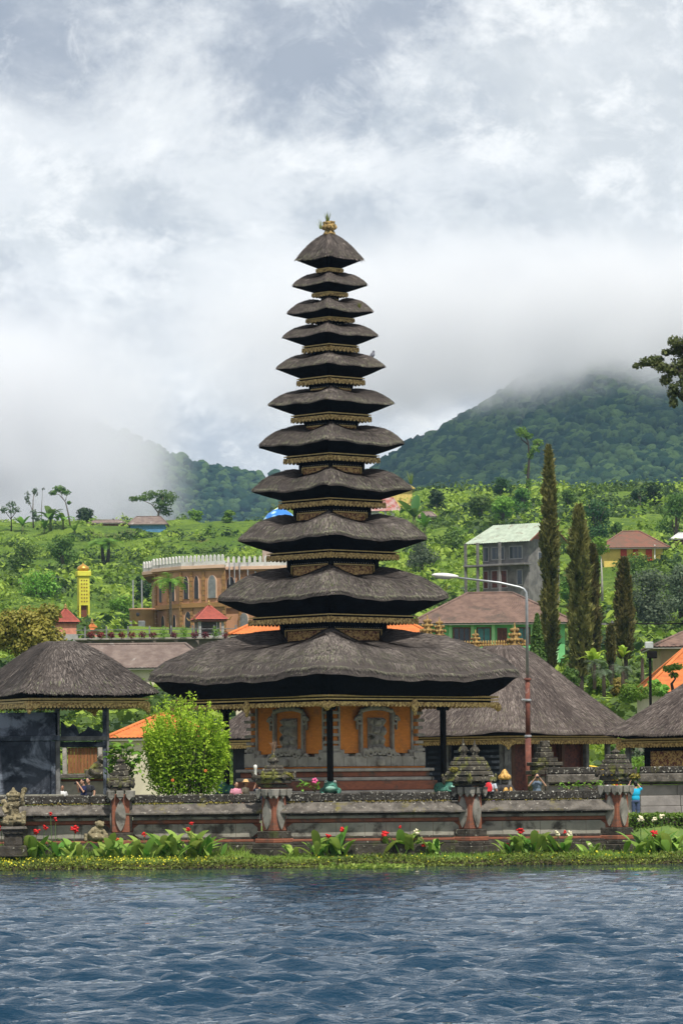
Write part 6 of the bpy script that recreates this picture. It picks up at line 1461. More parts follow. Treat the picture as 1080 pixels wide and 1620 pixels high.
# crest trees with characteristic outlines
def custom_tree(px, py, label, trunk_px, lumps_px, n, leaf, size=None, r=.18, name='crest_tree', limbs=None, seed=1, depth=.7, Y=None, cat='tree', bark=None, aspect=.6):
    p = on_hill(px, py) if Y is None else P(px, py, Y); mp = p.y / F; X = lambda q: ((q[0] - px) * mp, 0.0, (py - q[1]) * mp)
    L = [((X(l)[0], (i % 3 - 1) * l[2] * mp * .5, X(l)[2]), (l[2] * mp, l[2] * mp * depth, l[3] * mp)) for i, l in enumerate(lumps_px)]
    tr = [X(q) for q in trunk_px]; rad = [r * (1 - .75 * k / max(1, len(tr) - 1)) for k in range(len(tr))]; tr[0] = (tr[0][0], tr[0][1], tr[0][2] - .4)
    lb = [([X(q) for q in l], [r * .5 * (1 - .7 * k / max(1, len(l) - 1)) for k in range(len(l))]) for l in (limbs or [])]
    return build_tree(name, p, label, L, n, size or max(.2, 3.6 * mp), leaf, (tr, rad), lb, bark, cat, None, .2, aspect, seed)
custom_tree(247, 828, 'wide flat topped acacia tree on the left skyline', [(250, 828), (251, 812), (256, 800), (258, 786)], [(225, 789, 19, 5), (240, 782, 16, 6), (260, 784, 16, 10), (272, 788, 11, 9), (258, 798, 18, 9), (262, 810, 12, 8), (212, 790, 9, 4)], 1700, 'mid', limbs=[[(251, 812), (240, 798), (222, 790)], [(254, 805), (266, 796), (274, 789)]], r=.3, name='acacia_tree')
custom_tree(17, 840, 'thin sparse leaved tree at the far left of the crest', [(18, 840), (18, 822), (17, 802)], [(8, 806, 8, 6), (18, 798, 7, 6), (27, 806, 7, 5), (20, 809, 7, 5)], 260, 'grey', limbs=[[(18, 822), (9, 810), (4, 806)], [(18, 820), (26, 810), (29, 803)], [(18, 815), (14, 802)]], r=.16, bark=M_BARKD)
custom_tree(52, 835, 'forked thin tree with tufted tops on the left crest', [(53, 835), (52, 812), (53, 790), (55, 778)], [(44, 785, 5, 7), (45, 795, 4, 4), (56, 778, 5, 7), (54, 812, 6, 6), (58, 820, 8, 6)], 330, 'grey', limbs=[[(51, 806), (47, 796), (44, 786)]], r=.16)
custom_tree(67, 835, 'bare leaning pole like trunk on the left crest', [(66, 835), (66, 805), (68, 775)], [(69, 774, 2, 2)], 12, 'grey', r=.1)
custom_tree(106, 835, 'leaning tree with umbrella crown on the left crest', [(112, 835), (108, 812), (104, 795), (97, 784)], [(84, 780, 7, 4), (94, 774, 10, 6), (104, 779, 9, 5), (110, 796, 4, 3)], 520, 'mid', limbs=[[(103, 793), (94, 783), (84, 780)], [(104, 793), (106, 784)]], r=.18)
custom_tree(838, 795, 'tall gnarled sparse tree standing on the right skyline', [(834, 800), (834, 770), (836, 745), (838, 722), (836, 700), (828, 685)], [(826, 684, 10, 8), (836, 690, 8, 5), (852, 700, 9, 6), (846, 712, 9, 7), (840, 722, 6, 6), (834, 742, 5, 9), (836, 765, 5, 8)], 1000, 'bright', limbs=[[(838, 722), (845, 712), (853, 700)], [(836, 704), (826, 696), (822, 686)]], r=.34, name='gnarled_tree', bark=M_BARKD)
custom_tree(952, 930, 'slim trunk tree with a small crown behind the fourth cypress', [(952, 945), (952, 915), (951, 880)], [(948, 858, 12, 10), (956, 868, 9, 9), (946, 872, 9, 8)], 700, 'bright', r=.16, Y=420, bark=mat('pale_bark', (0.4, 0.38, 0.34), .9))
# cypresses
def cypress(px, py, y_top, wpx, Y, label, n, seed):
    p = P(px, py, Y); mp = Y / F; h = (py - y_top) * mp; w = wpx * mp / 2; root = empty('cypress_tree', p, 0, label, 'cypress', 'columnar cypresses'); g = np.random.default_rng(seed)
    t = MB(); t.tube([(0, 0, -1.5), (.1, 0, h * .5), (0, 0, h * .93)], [.22, .16, .03], 8); t.build('trunk', M_BARKD, root)
    z = h * g.random(n) ** .92; prof = np.interp(z / h, [0, .08, .3, .6, .82, .95, 1], [.55, .85, 1, .95, .7, .38, .06]); a = g.uniform(0, 6.28, n)
    clump = .55 + .8 * vnoise(a * 1.9 + seed, z * 1.5) ; r = w * prof * clump * (.55 + .5 * g.random(n) ** .5)
    C = np.stack((r * np.cos(a), r * np.sin(a), z), 1); dd = np.stack((np.cos(a) * .7, np.sin(a) * .7, np.full(n, 1.0)), 1) + g.normal(size=(n, 3)) * .35; dd /= np.linalg.norm(dd, axis=1, keepdims=True)
    s = np.cross(dd, g.normal(size=(n, 3))); s /= np.linalg.norm(s, axis=1, keepdims=True); L = (.40 * (1 + .35 * g.normal(size=n)).clip(.4, 1.8))[:, None]
    Q = np.stack((C - dd * L * .4, C + s * L * .2, C + dd * L * .6, C - s * L * .2), 1); tn = np.clip(vnoise(a * 1.6 + seed + 5, z * .9) * .8 + g.random(n) * .35 - .08, 0, 1)
    link_mesh('crown', quad_mesh('crown', Q, LEAF['cyp'], tn), None, root); return root
cypress(871, 1056, 706, 25, 290, 'tallest columnar cypress right of the street lamp', 6500, 1)
cypress(918, 1068, 800, 34, 285, 'thick columnar cypress, second from the street lamp', 6500, 2)
cypress(938, 1040, 862, 24, 300, 'slim cypress close behind the thick one', 3600, 3)
cypress(988, 1042, 884, 26, 295, 'dark columnar cypress standing alone left of the grey green tree', 4000, 4)
cypress(966, 1050, 990, 13, 285, 'shortest thin cypress beside the utility pole', 900, 5)
def conifer(px, py, y_top, wpx, Y, label, seed):
    p = P(px, py, Y); mp = Y / F; h = (py - y_top) * mp; root = empty('conifer_tree', p, 0, label, 'conifer'); g = np.random.default_rng(seed); n = 3200
    t = MB(); t.tube([(0, 0, -1), (0, 0, h * .95)], [.18, .03], 8); t.build('trunk', M_BARKD, root)
    lv = g.integers(0, 15, n); z = h * (lv + g.random(n) * .7) / 15.5; a = g.uniform(0, 6.28, n); a = np.round(a * 1.1 + lv) / 1.1 - lv / 1.1 + g.normal(size=n) * .16; rmax = wpx * mp / 2 * (1 - z / h) ** .8 * (.75 + .35 * vnoise(a * 2, lv * 1.7)); r = rmax * g.random(n) ** .5
    C = np.stack((r * np.cos(a), r * np.sin(a), z + r * .15), 1); d = np.stack((np.cos(a), np.sin(a), .3 + 0 * a), 1)
    link_mesh('crown', quad_mesh('crown', oriented_leaves(C, d, .24, g, .5), LEAF['mid'], g.random(n)), None, root)
conifer(850, 1050, 968, 34, 262, 'neat dark conifer in front of the green house wall', 4)

# palms, tree ferns and bananas
def frond_mesh(L, n, droop, wid, seed, lift=.5):
    g = np.random.default_rng(seed); Q = []; tip = []
    pts_ = [np.array((0, L * t * (1 - .12 * t), L * (lift * t - droop * t * t))) for t in np.linspace(0, 1, n + 1)]
    for k in range(n):
        p, q = pts_[k], pts_[k + 1]; t = (k + .5) / n; w = wid * math.sin(math.pi * min(1, t * .9 + .1)) ** .6; dn = np.array((0, 0, -.35))
        for sx in (-1, 1):
            d = np.array((sx, .45, 0.)) + dn * (.6 + .5 * g.random()); d /= np.linalg.norm(d); tp = p + d * w * (.85 + .3 * g.random()); Q.append((p, p + (q - p) * .75, tp + (q - p) * .2, tp))
        Q.append((p + np.array((-.02, 0, 0)), p + np.array((.02, 0, 0)), q + np.array((.015, 0, 0)), q - np.array((.015, 0, 0))))
    return np.array(Q)
def palm(px, py, Y, hpx, Lpx, nf, label, leaf='bright', trunk_r=.14, name='palm_tree', droop=.75, seed=1, n=14, stems=1, bark=None, lift=.6, wid=.16, on=False):
    p = on_hill(px, py) if on else P(px, py, Y); mp = p.y / F; h = hpx * mp; L = Lpx * mp; root = empty(name, p, 0, label, 'palm' if 'fern' not in name else 'tree fern'); g = np.random.default_rng(seed)
    for s_ in range(stems):
        ox = (s_ - (stems - 1) / 2) * h * .28; t = MB(); t.tube([(ox * .4, 0, -.6), (ox, .05, h * .5), (ox * .9, 0, h)], [trunk_r * 1.2, trunk_r, trunk_r * .8], 8); t.build('trunk', bark or M_BARK, root, True)
        me = [quad_mesh('frond', frond_mesh(L, n, droop * k_, L * wid, seed + q, lift), LEAF[leaf], g.random(3 * n)) for q, k_ in enumerate((.7, 1.0, 1.25))]
        for k in range(nf): link_mesh('frond', me[k % 3], None, root, loc=(ox * .9, 0, h), rot=(R(g.uniform(-22, 14)), 0, k * 2.4 + g.random() * .5), scale=(1, 1, 1) if k % 2 else (.85, .85, .9))
    return root
palm(270, 1004, 440, 84, 40, 15, 'slender palm with drooping fronds in front of the mosque', 'bright', .16, seed=3, droop=.9, lift=.75, wid=.3)
palm(167, 893, 0, 36, 34, 11, 'tree fern with two dark trunks on the left slope', 'bright', .3, 'tree_fern', .55, 5, stems=2, bark=M_BARKD, lift=.35, wid=.34, on=True)
for k, (px, py, h, L, nf, lb) in enumerate(((955, 1086, 22, 26, 12, 'shaggy palm with pale drooping fronds below the dark cypress'), (985, 1084, 26, 28, 12, 'shaggy grey palm right of the other low palm'), (940, 1075, 26, 24, 11, 'low palm with dry fronds left of the cypress foot'), (1016, 1082, 42, 20, 9, 'thin stemmed palm left of the garden lamp'))): palm(px, py, 236 + k * 3, h, L, nf, lb, 'grey' if k != 3 else 'bright', .1, seed=20 + k, droop=1.0, lift=.7, wid=.3)
def blade_mesh(L, W, droop, seed, n=7):
    g = np.random.default_rng(seed); rows = []
    for k in range(n + 1):
        t = k / n; w = W * (math.sin(math.pi * min(.97, t * .86 + .1)) ** .7) * (0.12 if k == n else 1); y = L * t * (1 - .25 * t * droop); z = L * (.85 * t - droop * t * t * .85)
        rows.append([(-w, y, z + w * .25), (0, y, z - .0), (w, y, z + w * .25)])
    return np.array(rows)
def banana(p, s, label, seed, leaf='bright', nl=8, stem=True):
    root = empty('banana_plant', p, 0, label, 'banana plant', 'banana plants'); g = np.random.default_rng(seed); h = .9 * s
    t = MB(); t.tube([(0, 0, -.3), (0, 0, h)], [.16 * s, .1 * s], 8); t.build('stem', mat('banana_stem', (0.14, 0.17, 0.05), .7), root, True)
    for k in range(nl):
        dr = g.uniform(.35, 1.0); me = grid_mesh('leaf', blade_mesh(2.0 * s * g.uniform(.75, 1.1), .34 * s, dr, k), LEAF[leaf]); at = me.attributes.new('tint', 'FLOAT', 'FACE'); at.data.foreach_set('value', np.full(len(me.polygons), g.random(), np.float32)); link_mesh('leaf', me, None, root, loc=(0, 0, h * .92), rot=(R(g.uniform(-5, 40)), 0, k * 2.4 + g.random()))
for k, (px, py, s, lb) in enumerate(((36, 842, 1.5, 'banana plant on the left crest next to the sparse tree'), (80, 838, 2.1, 'large banana plant in the middle of the left crest group'), (100, 836, 1.6, 'banana plant under the umbrella crowned tree'), (70, 846, 1.2, 'small banana plant in front of the left crest group'), (655, 836, 2.3, 'large banana plant on the crest just right of the pagoda'), (672, 845, 1.3, 'small banana plant below the crest right of the pagoda'), (725, 862, 1.3, 'banana plant beside the bushy tree left of the grey house'), (118, 850, 1.2, 'banana plant below the dark round tree'))):
    banana(on_hill(px, py), s, lb, 60 + k, 'mid' if k in (1, 4) else 'bright')
banana(P(938, 1064, 244), .62, 'bright lime bird nest plant at the foot of the thick cypress', 75, 'lime', 11); banana(P(985, 1050, 262), .5, 'bright lime plant at the foot of the lone dark cypress', 76, 'lime', 9)
# stake fence on the left crest
pf = on_hill(190, 850); root = empty('stake_fence', pf, 0, 'row of dry brown stakes below the blue hut roof', 'fence'); g_ = np.random.default_rng(2); mp = pf.y / F
gme = MB(); gme.tube([(0, 0, -.4), (0, 0, 1.3)], [.06, .04], 5); gme = gme.mesh('stake')
for k in range(44): dx = -45 * mp + k * 2.0 * mp; link_mesh('stake', gme, M_BARK, root, loc=(dx + g_.normal() * .05, g_.normal() * .2, hz(pf.x + dx, pf.y) - pf.z), rot=(g_.normal() * .1, g_.normal() * .1, 0), scale=(1, 1, g_.uniform(.7, 1.2)))
# olive tree behind the left pavilion, top-right overhanging tree
Y = 262; mp = Y / F
custom_tree(42, 1062, 'olive and yellow leaved tree behind the left pavilion roof', [(44, 1090), (44, 1050), (46, 1010), (46, 980)], [(18, 985, 26, 22), (48, 978, 24, 20), (76, 972, 22, 18), (60, 1005, 26, 20), (22, 1015, 26, 20), (84, 1010, 22, 18), (0, 1000, 24, 22), (46, 1026, 28, 18), (-18, 1015, 22, 24), (70, 992, 18, 16)], 7000, 'olive', size=.24, r=.3, Y=Y, name='olive_tree', seed=9, depth=.8)
def overhang():
    Y = 205; lum = [(1074, 540, 13, 9), (1062, 556, 10, 6), (1080, 552, 14, 8), (1030, 571, 14, 7), (1016, 577, 10, 5), (1046, 566, 12, 7), (1052, 580, 14, 9), (1068, 585, 14, 12), (1060, 600, 10, 10), (1070, 618, 9, 14), (1072, 636, 8, 9), (1090, 575, 22, 22), (1095, 610, 20, 24), (1100, 545, 22, 18), (1120, 580, 30, 36), (1130, 640, 34, 40), (1150, 560, 34, 36), (1165, 620, 36, 40), (1115, 660, 20, 26)]
    custom_tree(1150, 1270, 'overhanging branch of a dark leaved tree at the upper right edge', [(1150, 1275), (1149, 1000), (1146, 760), (1142, 640)], lum, 15000, 'tree', size=.17, r=.55, Y=Y, name='overhanging_tree', seed=12, depth=.9, limbs=[[(1146, 700), (1120, 630), (1090, 590), (1050, 575), (1020, 576)], [(1146, 680), (1120, 600), (1095, 560), (1070, 542)], [(1146, 720), (1110, 650), (1082, 625), (1070, 612)], [(1146, 700), (1160, 640), (1170, 580)]], bark=M_BARKD)
overhang()
# hedge line and garden seen between the pavilions
def clipped(px, py, Y, hx, hzv, label, leaf, n, size, name='round_bush', lum=None):
    p = P(px, py, Y); g = np.random.default_rng(int(px)); L = lum or [((0, 0, hzv * .5), (hx, hx, hzv * .5))]; return build_tree(name, p, label, L, n, size, leaf, cat='bush', shell=.72, seed=int(px), crown_name='foliage')
g_ = np.random.default_rng(4); clipped(1001, 1120, 226, 1.1, 1.2, 'dense round topiary bush between the two right pavilion roofs', 'bright', 2600, .13, lum=[((g_.normal() * .45, g_.normal() * .4, .55 + g_.random() * .5), (.42, .42, .34)) for _ in range(16)])
clipped(1035, 1222, 196, 1.6, .8, 'low clipped green hedge bush seen under the right pavilion roof', 'bright', 1200, .14)
for k, (px, py, h, w, lf, lb) in enumerate(((1000, 1222, 48, 34, 'grey', 'garden tree with pale trunk between the right pavilions'), (972, 1215, 40, 26, 'mid', 'leafy garden tree by the right pavilion corner post'), (1024, 1218, 44, 26, 'grey', 'thin garden tree left of the carved panel pavilion'))):
    Y = 200 + k * 2; mp = Y / F; L = lumpy(h * mp, w * mp, 7, k + 40, .4); build_tree('garden_tree', P(px, py, Y), lb, L, 700, .16, lf, ([(0, 0, -.3), (.05, 0, h * mp * .8)], [.08, .04]), limbs_to(L, h * mp * .45, .04, 1, 2), bark=mat('pale_bark', (0.4, 0.38, 0.34), .9), seed=k)
custom_tree(1064, 1086, 'small bonsai like tree in front of the orange roof', [(1066, 1092), (1062, 1082), (1068, 1074), (1062, 1064)], [(1058, 1058, 10, 6), (1070, 1055, 10, 6), (1066, 1068, 8, 5)], 800, 'bright', size=.13, r=.1, Y=214, bark=M_BARKD)
for k, (px, py, Yv, w, h, lf, lb) in enumerate(((905, 1090, 250, 40, 36, 'mid', 'leafy shrub at the foot of the tallest cypress behind the pavilion roof'), (945, 1100, 246, 46, 34, 'bright', 'bright shrub under the lime bird nest plant'), (980, 1104, 243, 40, 30, 'olive', 'olive shrub left of the round topiary bush'), (1040, 1100, 228, 36, 22, 'bright', 'small shrub at the foot of the garden lamp'))):
    mp = Yv / F; build_tree('garden_shrub', P(px, py, Yv), lb, lumpy(h * mp, w * mp, 10, k + 70, .0), 1200, .2, lf, cat='shrub', seed=k + 7, crown_name='foliage')
# the big bright bush in front of the pagoda
def bright_bush():
    Y = 154.9; mp = Y / F; root = empty('bright_bush', P(293, 1258, Y), 0, 'large bright lime green bush in front of the pagoda left side', 'bush'); g = np.random.default_rng(14); Q = []; T = []; st = MB()
    L = []
    for k in range(165):
        t = g.random(); dx = g.uniform(-62, 62); top = 168 - 34 * (dx / 62) ** 2 * (1 if dx > 0 else .75) - g.random() ** .5 * 58 + (14 if k % 9 == 0 else 0); base = g.uniform(0, 20); dy = g.uniform(-1, 1) * 1.35 * math.sqrt(max(0, 1 - (dx / 70) ** 2))
        h = top * (1 - .35 * g.random() * (abs(dy) < .6)); p0 = np.array((dx * .6 * mp, dy * .4, .05)); p1 = np.array((dx * .9 * mp, dy * .9, h * .55 * mp)); p2 = np.array((dx * 1.12 * mp + g.normal() * .1, dy, h * mp))
        if k % 3 == 0: st.tube([p0, p1, p2], [.025, .016, .006], 4)
        n = 150; u = .03 + .97 * g.random(n) ** .8; C = (1 - u)[:, None] ** 2 * p0 + 2 * ((1 - u) * u)[:, None] * p1 + u[:, None] ** 2 * p2; sp = .26 * (1 - .84 * u); C = C + g.normal(size=(n, 3)) * sp[:, None]
        d = g.normal(size=(n, 3)) + np.array((0, -.2, .75)); d /= np.linalg.norm(d, axis=1, keepdims=True); Q.append(oriented_leaves(C, d, .12, g, .5)); T.append(np.clip(g.random() * .45 + .35 * u + g.random(n) * .35 - .05, 0, 1))
    st.build('stems', M_BARKD, root); tag(root.children[0], kind='stuff')
    link_mesh('foliage', quad_mesh('foliage', np.concatenate(Q), leaf_mat('bush_leaf', (0.10, 0.24, 0.012), (0.48, 0.64, 0.055), .45), np.concatenate(T)), None, root)
    for px, py in ((273, 1235), (325, 1220)):
        f = MB(); c = np.array((0, 0, 0.))
        for q in range(6): f.ball((.035 * math.cos(q * 1.05), -.02, .035 * math.sin(q * 1.05)), (.032, .02, .032), 1)
        o = f.build('orange_blossom', mat('orange_petal', (0.7, 0.2, 0.05), .6), root, True); o.location = P(px, py, Y - 1.45) - root.location
bright_bush()
# big leaved plant on the left pier, and small potted greens
def big_leaf(p, n, spread, h, L, label, seed, leaf='bright'):
    root = empty('leafy_plant', p, 0, label, 'plant'); g = np.random.default_rng(seed)
    mes = []
    for q in range(3):
        me = grid_mesh('leaf', blade_mesh(L, L * .26, .5 + .3 * q, q, 5), LEAF[leaf]); at = me.attributes.new('tint', 'FLOAT', 'FACE'); at.data.foreach_set('value', np.full(len(me.polygons), .25 + .3 * q, np.float32)); mes.append(me)
    s = MB()
    for k in range(n):
        a = g.uniform(0, 6.28); r = spread * math.sqrt(g.random()); z = h * (.15 + .85 * g.random() * (1 - .4 * r / spread)); link_mesh('leaf', mes[k % 3], None, root, loc=(r * math.cos(a), r * math.sin(a) * .7, z), rot=(R(g.uniform(-40, 15)), g.normal() * .3, g.uniform(0, 6.28)), scale=(g.uniform(.8, 1.2),) * 3)
        if k % 4 == 0: s.tube([(0, 0, 0), (r * math.cos(a) * .5, r * math.sin(a) * .35, z * .6), (r * math.cos(a), r * math.sin(a) * .7, z)], [.025, .018, .01], 4)
    s.build('stem', M_BARK, root); return root
big_leaf(P(196, 1238, 154.2), 130, .66, 1.8, .36, 'broad leaved green plant growing on the left wall pier', 7)
big_leaf(P(940, 1252, 158.5), 34, .8, .5, .2, 'low green plant behind the coping on the right', 8); big_leaf(P(900, 1252, 158.5), 22, .5, .4, .18, 'small green plant beside the man with the camera', 12)
big_leaf(P(478, 1253, 155.2), 16, .25, .45, .18, 'small plant behind the wall left of the front frog', 9); 
o = big_leaf(P(498, 1253, 155.2), 18, .25, .4, .18, 'small pink flowered plant left of the front frog', 10)
f = MB(); [f.ball((.07 * math.cos(q * 1.26), -.2, .42 + .07 * math.sin(q * 1.26)), (.06, .03, .06), 1) for q in range(5)]; f.build('pink_blossom', mat('pink_petal', (0.75, 0.12, 0.3), .6), o, True)
def moss_tuft(px, py, Y, s, label, seed):
    g = np.random.default_rng(seed); n = 500; C = g.normal(size=(n, 3)) * np.array((s, s * .6, s * .45)); build = build_tree('moss_fern', P(px, py, Y), label, [((0, 0, 0), (s, s * .7, s * .5))], n, .11, 'olive', cat='fern', shell=.1, crown_name='foliage', seed=seed)
moss_tuft(452, 1228, 151.8, .3, 'yellowish fern tuft on the corner pier with the urn', 3); moss_tuft(762, 1222, 152.2, .3, 'mossy fern tuft on the pier with two bells', 4); moss_tuft(1001, 1228, 152.2, .26, 'green fern tuft on the right end pier', 5); moss_tuft(720, 1218, 151.6, .2, 'small moss tuft left on the pier with two bells', 6)
# red planters along the roof terrace
M_REDLEAF = leaf_mat('dark_red_leaf', (0.06, 0.008, 0.012), (0.2, 0.025, 0.03), .2); LEAF['red'] = M_REDLEAF
ORD = 'first second third fourth fifth sixth seventh eighth ninth tenth eleventh twelfth thirteenth'.split(); cnt = [0, 0]
for k in range(17):
    px = 143 + k * 16.5; Y = 351; kind = int(k in (7, 9, 12, 15)); cnt[kind] += 1; build_tree('terrace_shrub', P(px, 1009, Y), '%s %s shrub from the left along the roof terrace railing' % (ORD[cnt[kind] - 1], ('dark red leaved', 'green')[kind]), [((0, 0, .25 + .25 * kind), (.36, .3, .3 + .25 * kind))], 170, .14, 'bright' if kind else 'red', cat='shrub', group='green terrace shrubs' if kind else 'red terrace shrubs', shell=.2, seed=k, crown_name='foliage')
# hedge at the right end of the bank
x0, x1 = PX(990, 154.5), PX(1200, 154.5); g_ = np.random.default_rng(6); n = 9000; t = g_.integers(0, 3, n); C = np.stack((g_.uniform(x0, x1, n), 154.3 + g_.uniform(-.5, .5, n), .5 + g_.uniform(0, 1.28, n)), 1); C[t == 0, 2] = 1.78 + g_.normal(size=(t == 0).sum()) * .04; C[t == 1, 1] = 153.8 + g_.normal(size=(t == 1).sum()) * .05
root = empty('clipped_hedge', ((x0 + x1) / 2, 154.3, .5), 0, 'clipped green hedge behind the white cannas at the right end of the bank', 'hedge')
link_mesh('foliage', quad_mesh('foliage', leaf_quads(C - np.array(((x0 + x1) / 2, 154.3, .5)), .1, g_), leaf_mat('hedge_leaf', (0.06, 0.12, 0.015), (0.2, 0.27, 0.04)), g_.random(n) * .7 + .3 * (t == 0)), None, root)
g = MB(); g.box((0, .02, .6), (x1 - x0 - .2, .8, 1.1)); g.build('inner_twigs', M_BARKD, root)

# canna lilies in front of the wall
M_CAN = leaf_mat('canna_leaf', (0.09, 0.22, 0.03), (0.36, 0.48, 0.10), .4)
def canna_leaf(L, seed):
    me = grid_mesh('leaf', blade_mesh(L, L * .17, .35 + .1 * (seed % 3), seed, 6), M_CAN); at = me.attributes.new('tint', 'FLOAT', 'FACE'); at.data.foreach_set('value', np.full(len(me.polygons), (seed * .37) % 1, np.float32)); return me
CL = [canna_leaf(.6 + .09 * k, k) for k in range(6)]
def petals(c, s, g):
    f = MB()
    for q in range(9):
        d = g.normal(size=3); d /= np.linalg.norm(d); f.ball(np.array((0, 0, 0)) + d * s * .6, (s * .55, s * .3, s * .6), 1, rot=rot_from(d), rough=.12, seed=q)
    return f
PET = {c: mat(c + '_canna_petal', v, .55, .25, 12) for c, v in dict(red=(0.62, 0.018, 0.018), white=(0.78, 0.72, 0.48), orange=(0.62, 0.12, 0.02)).items()}
def canna(px, py, label, seed, blooms, nleaf=9, s=1.0, toff=1.25):
    g = np.random.default_rng(seed); x = PX(px, 151.3); Y = float(shore(np.array([x]))[0]) + toff; p = Vector((PX(px, Y), Y, float(bank_z(np.array([x]), np.array([toff]))[0]) - .03)); root = empty('canna_lily', p, 0, label, 'canna lily', 'cannas along the wall foot')
    for k in range(nleaf):
        a = k * 2.4 + g.random(); link_mesh('leaf', CL[int(g.integers(0, 6))], None, root, loc=(g.normal() * .22 * s, g.normal() * .12, g.uniform(0, .22)), rot=(R(g.uniform(0, 32)), 0, a), scale=(s * g.uniform(.8, 1.25),) * 3)
    for bx_, by_, c, sz in blooms:
        b = P(bx_, by_, Y) - p; st = MB(); st.tube([(b.x * .4, 0, 0), (b.x * .8, 0, b.z * .6), (b.x, 0, b.z)], [.016, .013, .01], 5); o = st.build('stem', mat('green_stem', (0.1, 0.17, 0.05), .7), root)
        f = petals(c, sz * Y / F, g); fo = f.build('flower', PET[c], o, True); fo.location = (b.x, 0, b.z)
    return root
CN = [(50, 'canna clump with two red flowers right beside the guardian pedestal', [(58, 1315, 'red', 6), (72, 1309, 'red', 4.5)], 12, 1.0), (84, 'tall budding canna with small red tips left of the crouching figure', [(80, 1288, 'red', 3), (88, 1297, 'red', 3.5)], 9, 1.05), (112, 'canna with one large red flower cluster near the left pavilion', [(118, 1312, 'red', 6.5)], 10, 1.0), (172, 'leafy canna right of the crouching stone figure', [], 11, 1.1), (200, 'canna with a tiny orange bloom below the left wall pier', [(186, 1329, 'orange', 3)], 9, .9), (228, 'canna with one small red flower below the bright bush', [(228, 1321, 'red', 4)], 10, 1.0), (258, 'broad leaved canna left of the orange one', [], 10, 1.1), (276, 'canna with an orange bloom under the bush', [(270, 1328, 'orange', 5)], 9, 1.0), (300, 'tall canna with two small red flowers under the bush', [(297, 1313, 'red', 4), (303, 1303, 'red', 4)], 10, 1.1), (325, 'canna with pale green leaves and one red bud, last before the corner pier', [(314, 1327, 'red', 3.5)], 12, 1.05), (505, 'canna left of the pair in front of the middle wall with a red bloom', [(519, 1322, 'red', 4.5)], 10, .95), (535, 'canna with the single bright red flower in front of the middle wall', [(540, 1312, 'red', 5)], 11, 1.0), (620, 'canna with a large red flower below the centre of the middle wall', [(609, 1320, 'red', 6), (633, 1309, 'red', 3)], 11, 1.0), (650, 'canna with a cream flower left of the pier with two bells', [(658, 1317, 'white', 5)], 11, 1.0), (682, 'low canna with a small red and white flower near the corner pier', [(670, 1338, 'red', 3.5), (676, 1341, 'white', 3)], 9, .85), (806, 'low canna with a small red bud in front of the right wall', [(804, 1336, 'red', 3.2)], 8, .8), (824, 'canna with a bright red flower in front of the right wall', [(823, 1314, 'red', 6), (849, 1319, 'red', 3.4)], 10, 1.0), (846, 'leafy canna with one red bud between the red and white flowered ones', [(862, 1331, 'red', 3.2)], 9, .9), (889, 'canna with two cream flowers and a dark red one in front of the right wall', [(882, 1318, 'white', 5.5), (900, 1320, 'white', 5.5), (893, 1317, 'red', 3)], 12, 1.0), (931, 'small canna with one cream bud near the right pier', [(932, 1337, 'white', 3)], 6, .7), (1012, 'canna with a cream flower at the hedge corner', [(1013, 1296, 'white', 5.5)], 9, 1.0), (1040, 'canna with cream and red flowers in front of the hedge', [(1034, 1296, 'white', 5), (1047, 1292, 'white', 4.5), (1034, 1319, 'red', 6)], 11, 1.1), (1062, 'leafy canna at the right end of the hedge', [], 10, 1.1), (462, 'dry low canna leaves beside the corner pier foot', [], 6, .6), (5, 'canna with a red flower at the very left edge', [(2, 1310, 'red', 4.5)], 8, .9)]
for k, (px, lb, bl, nl, s) in enumerate(CN): canna(px, 1345, lb, 200 + k, bl, nl + 3, s * .95)

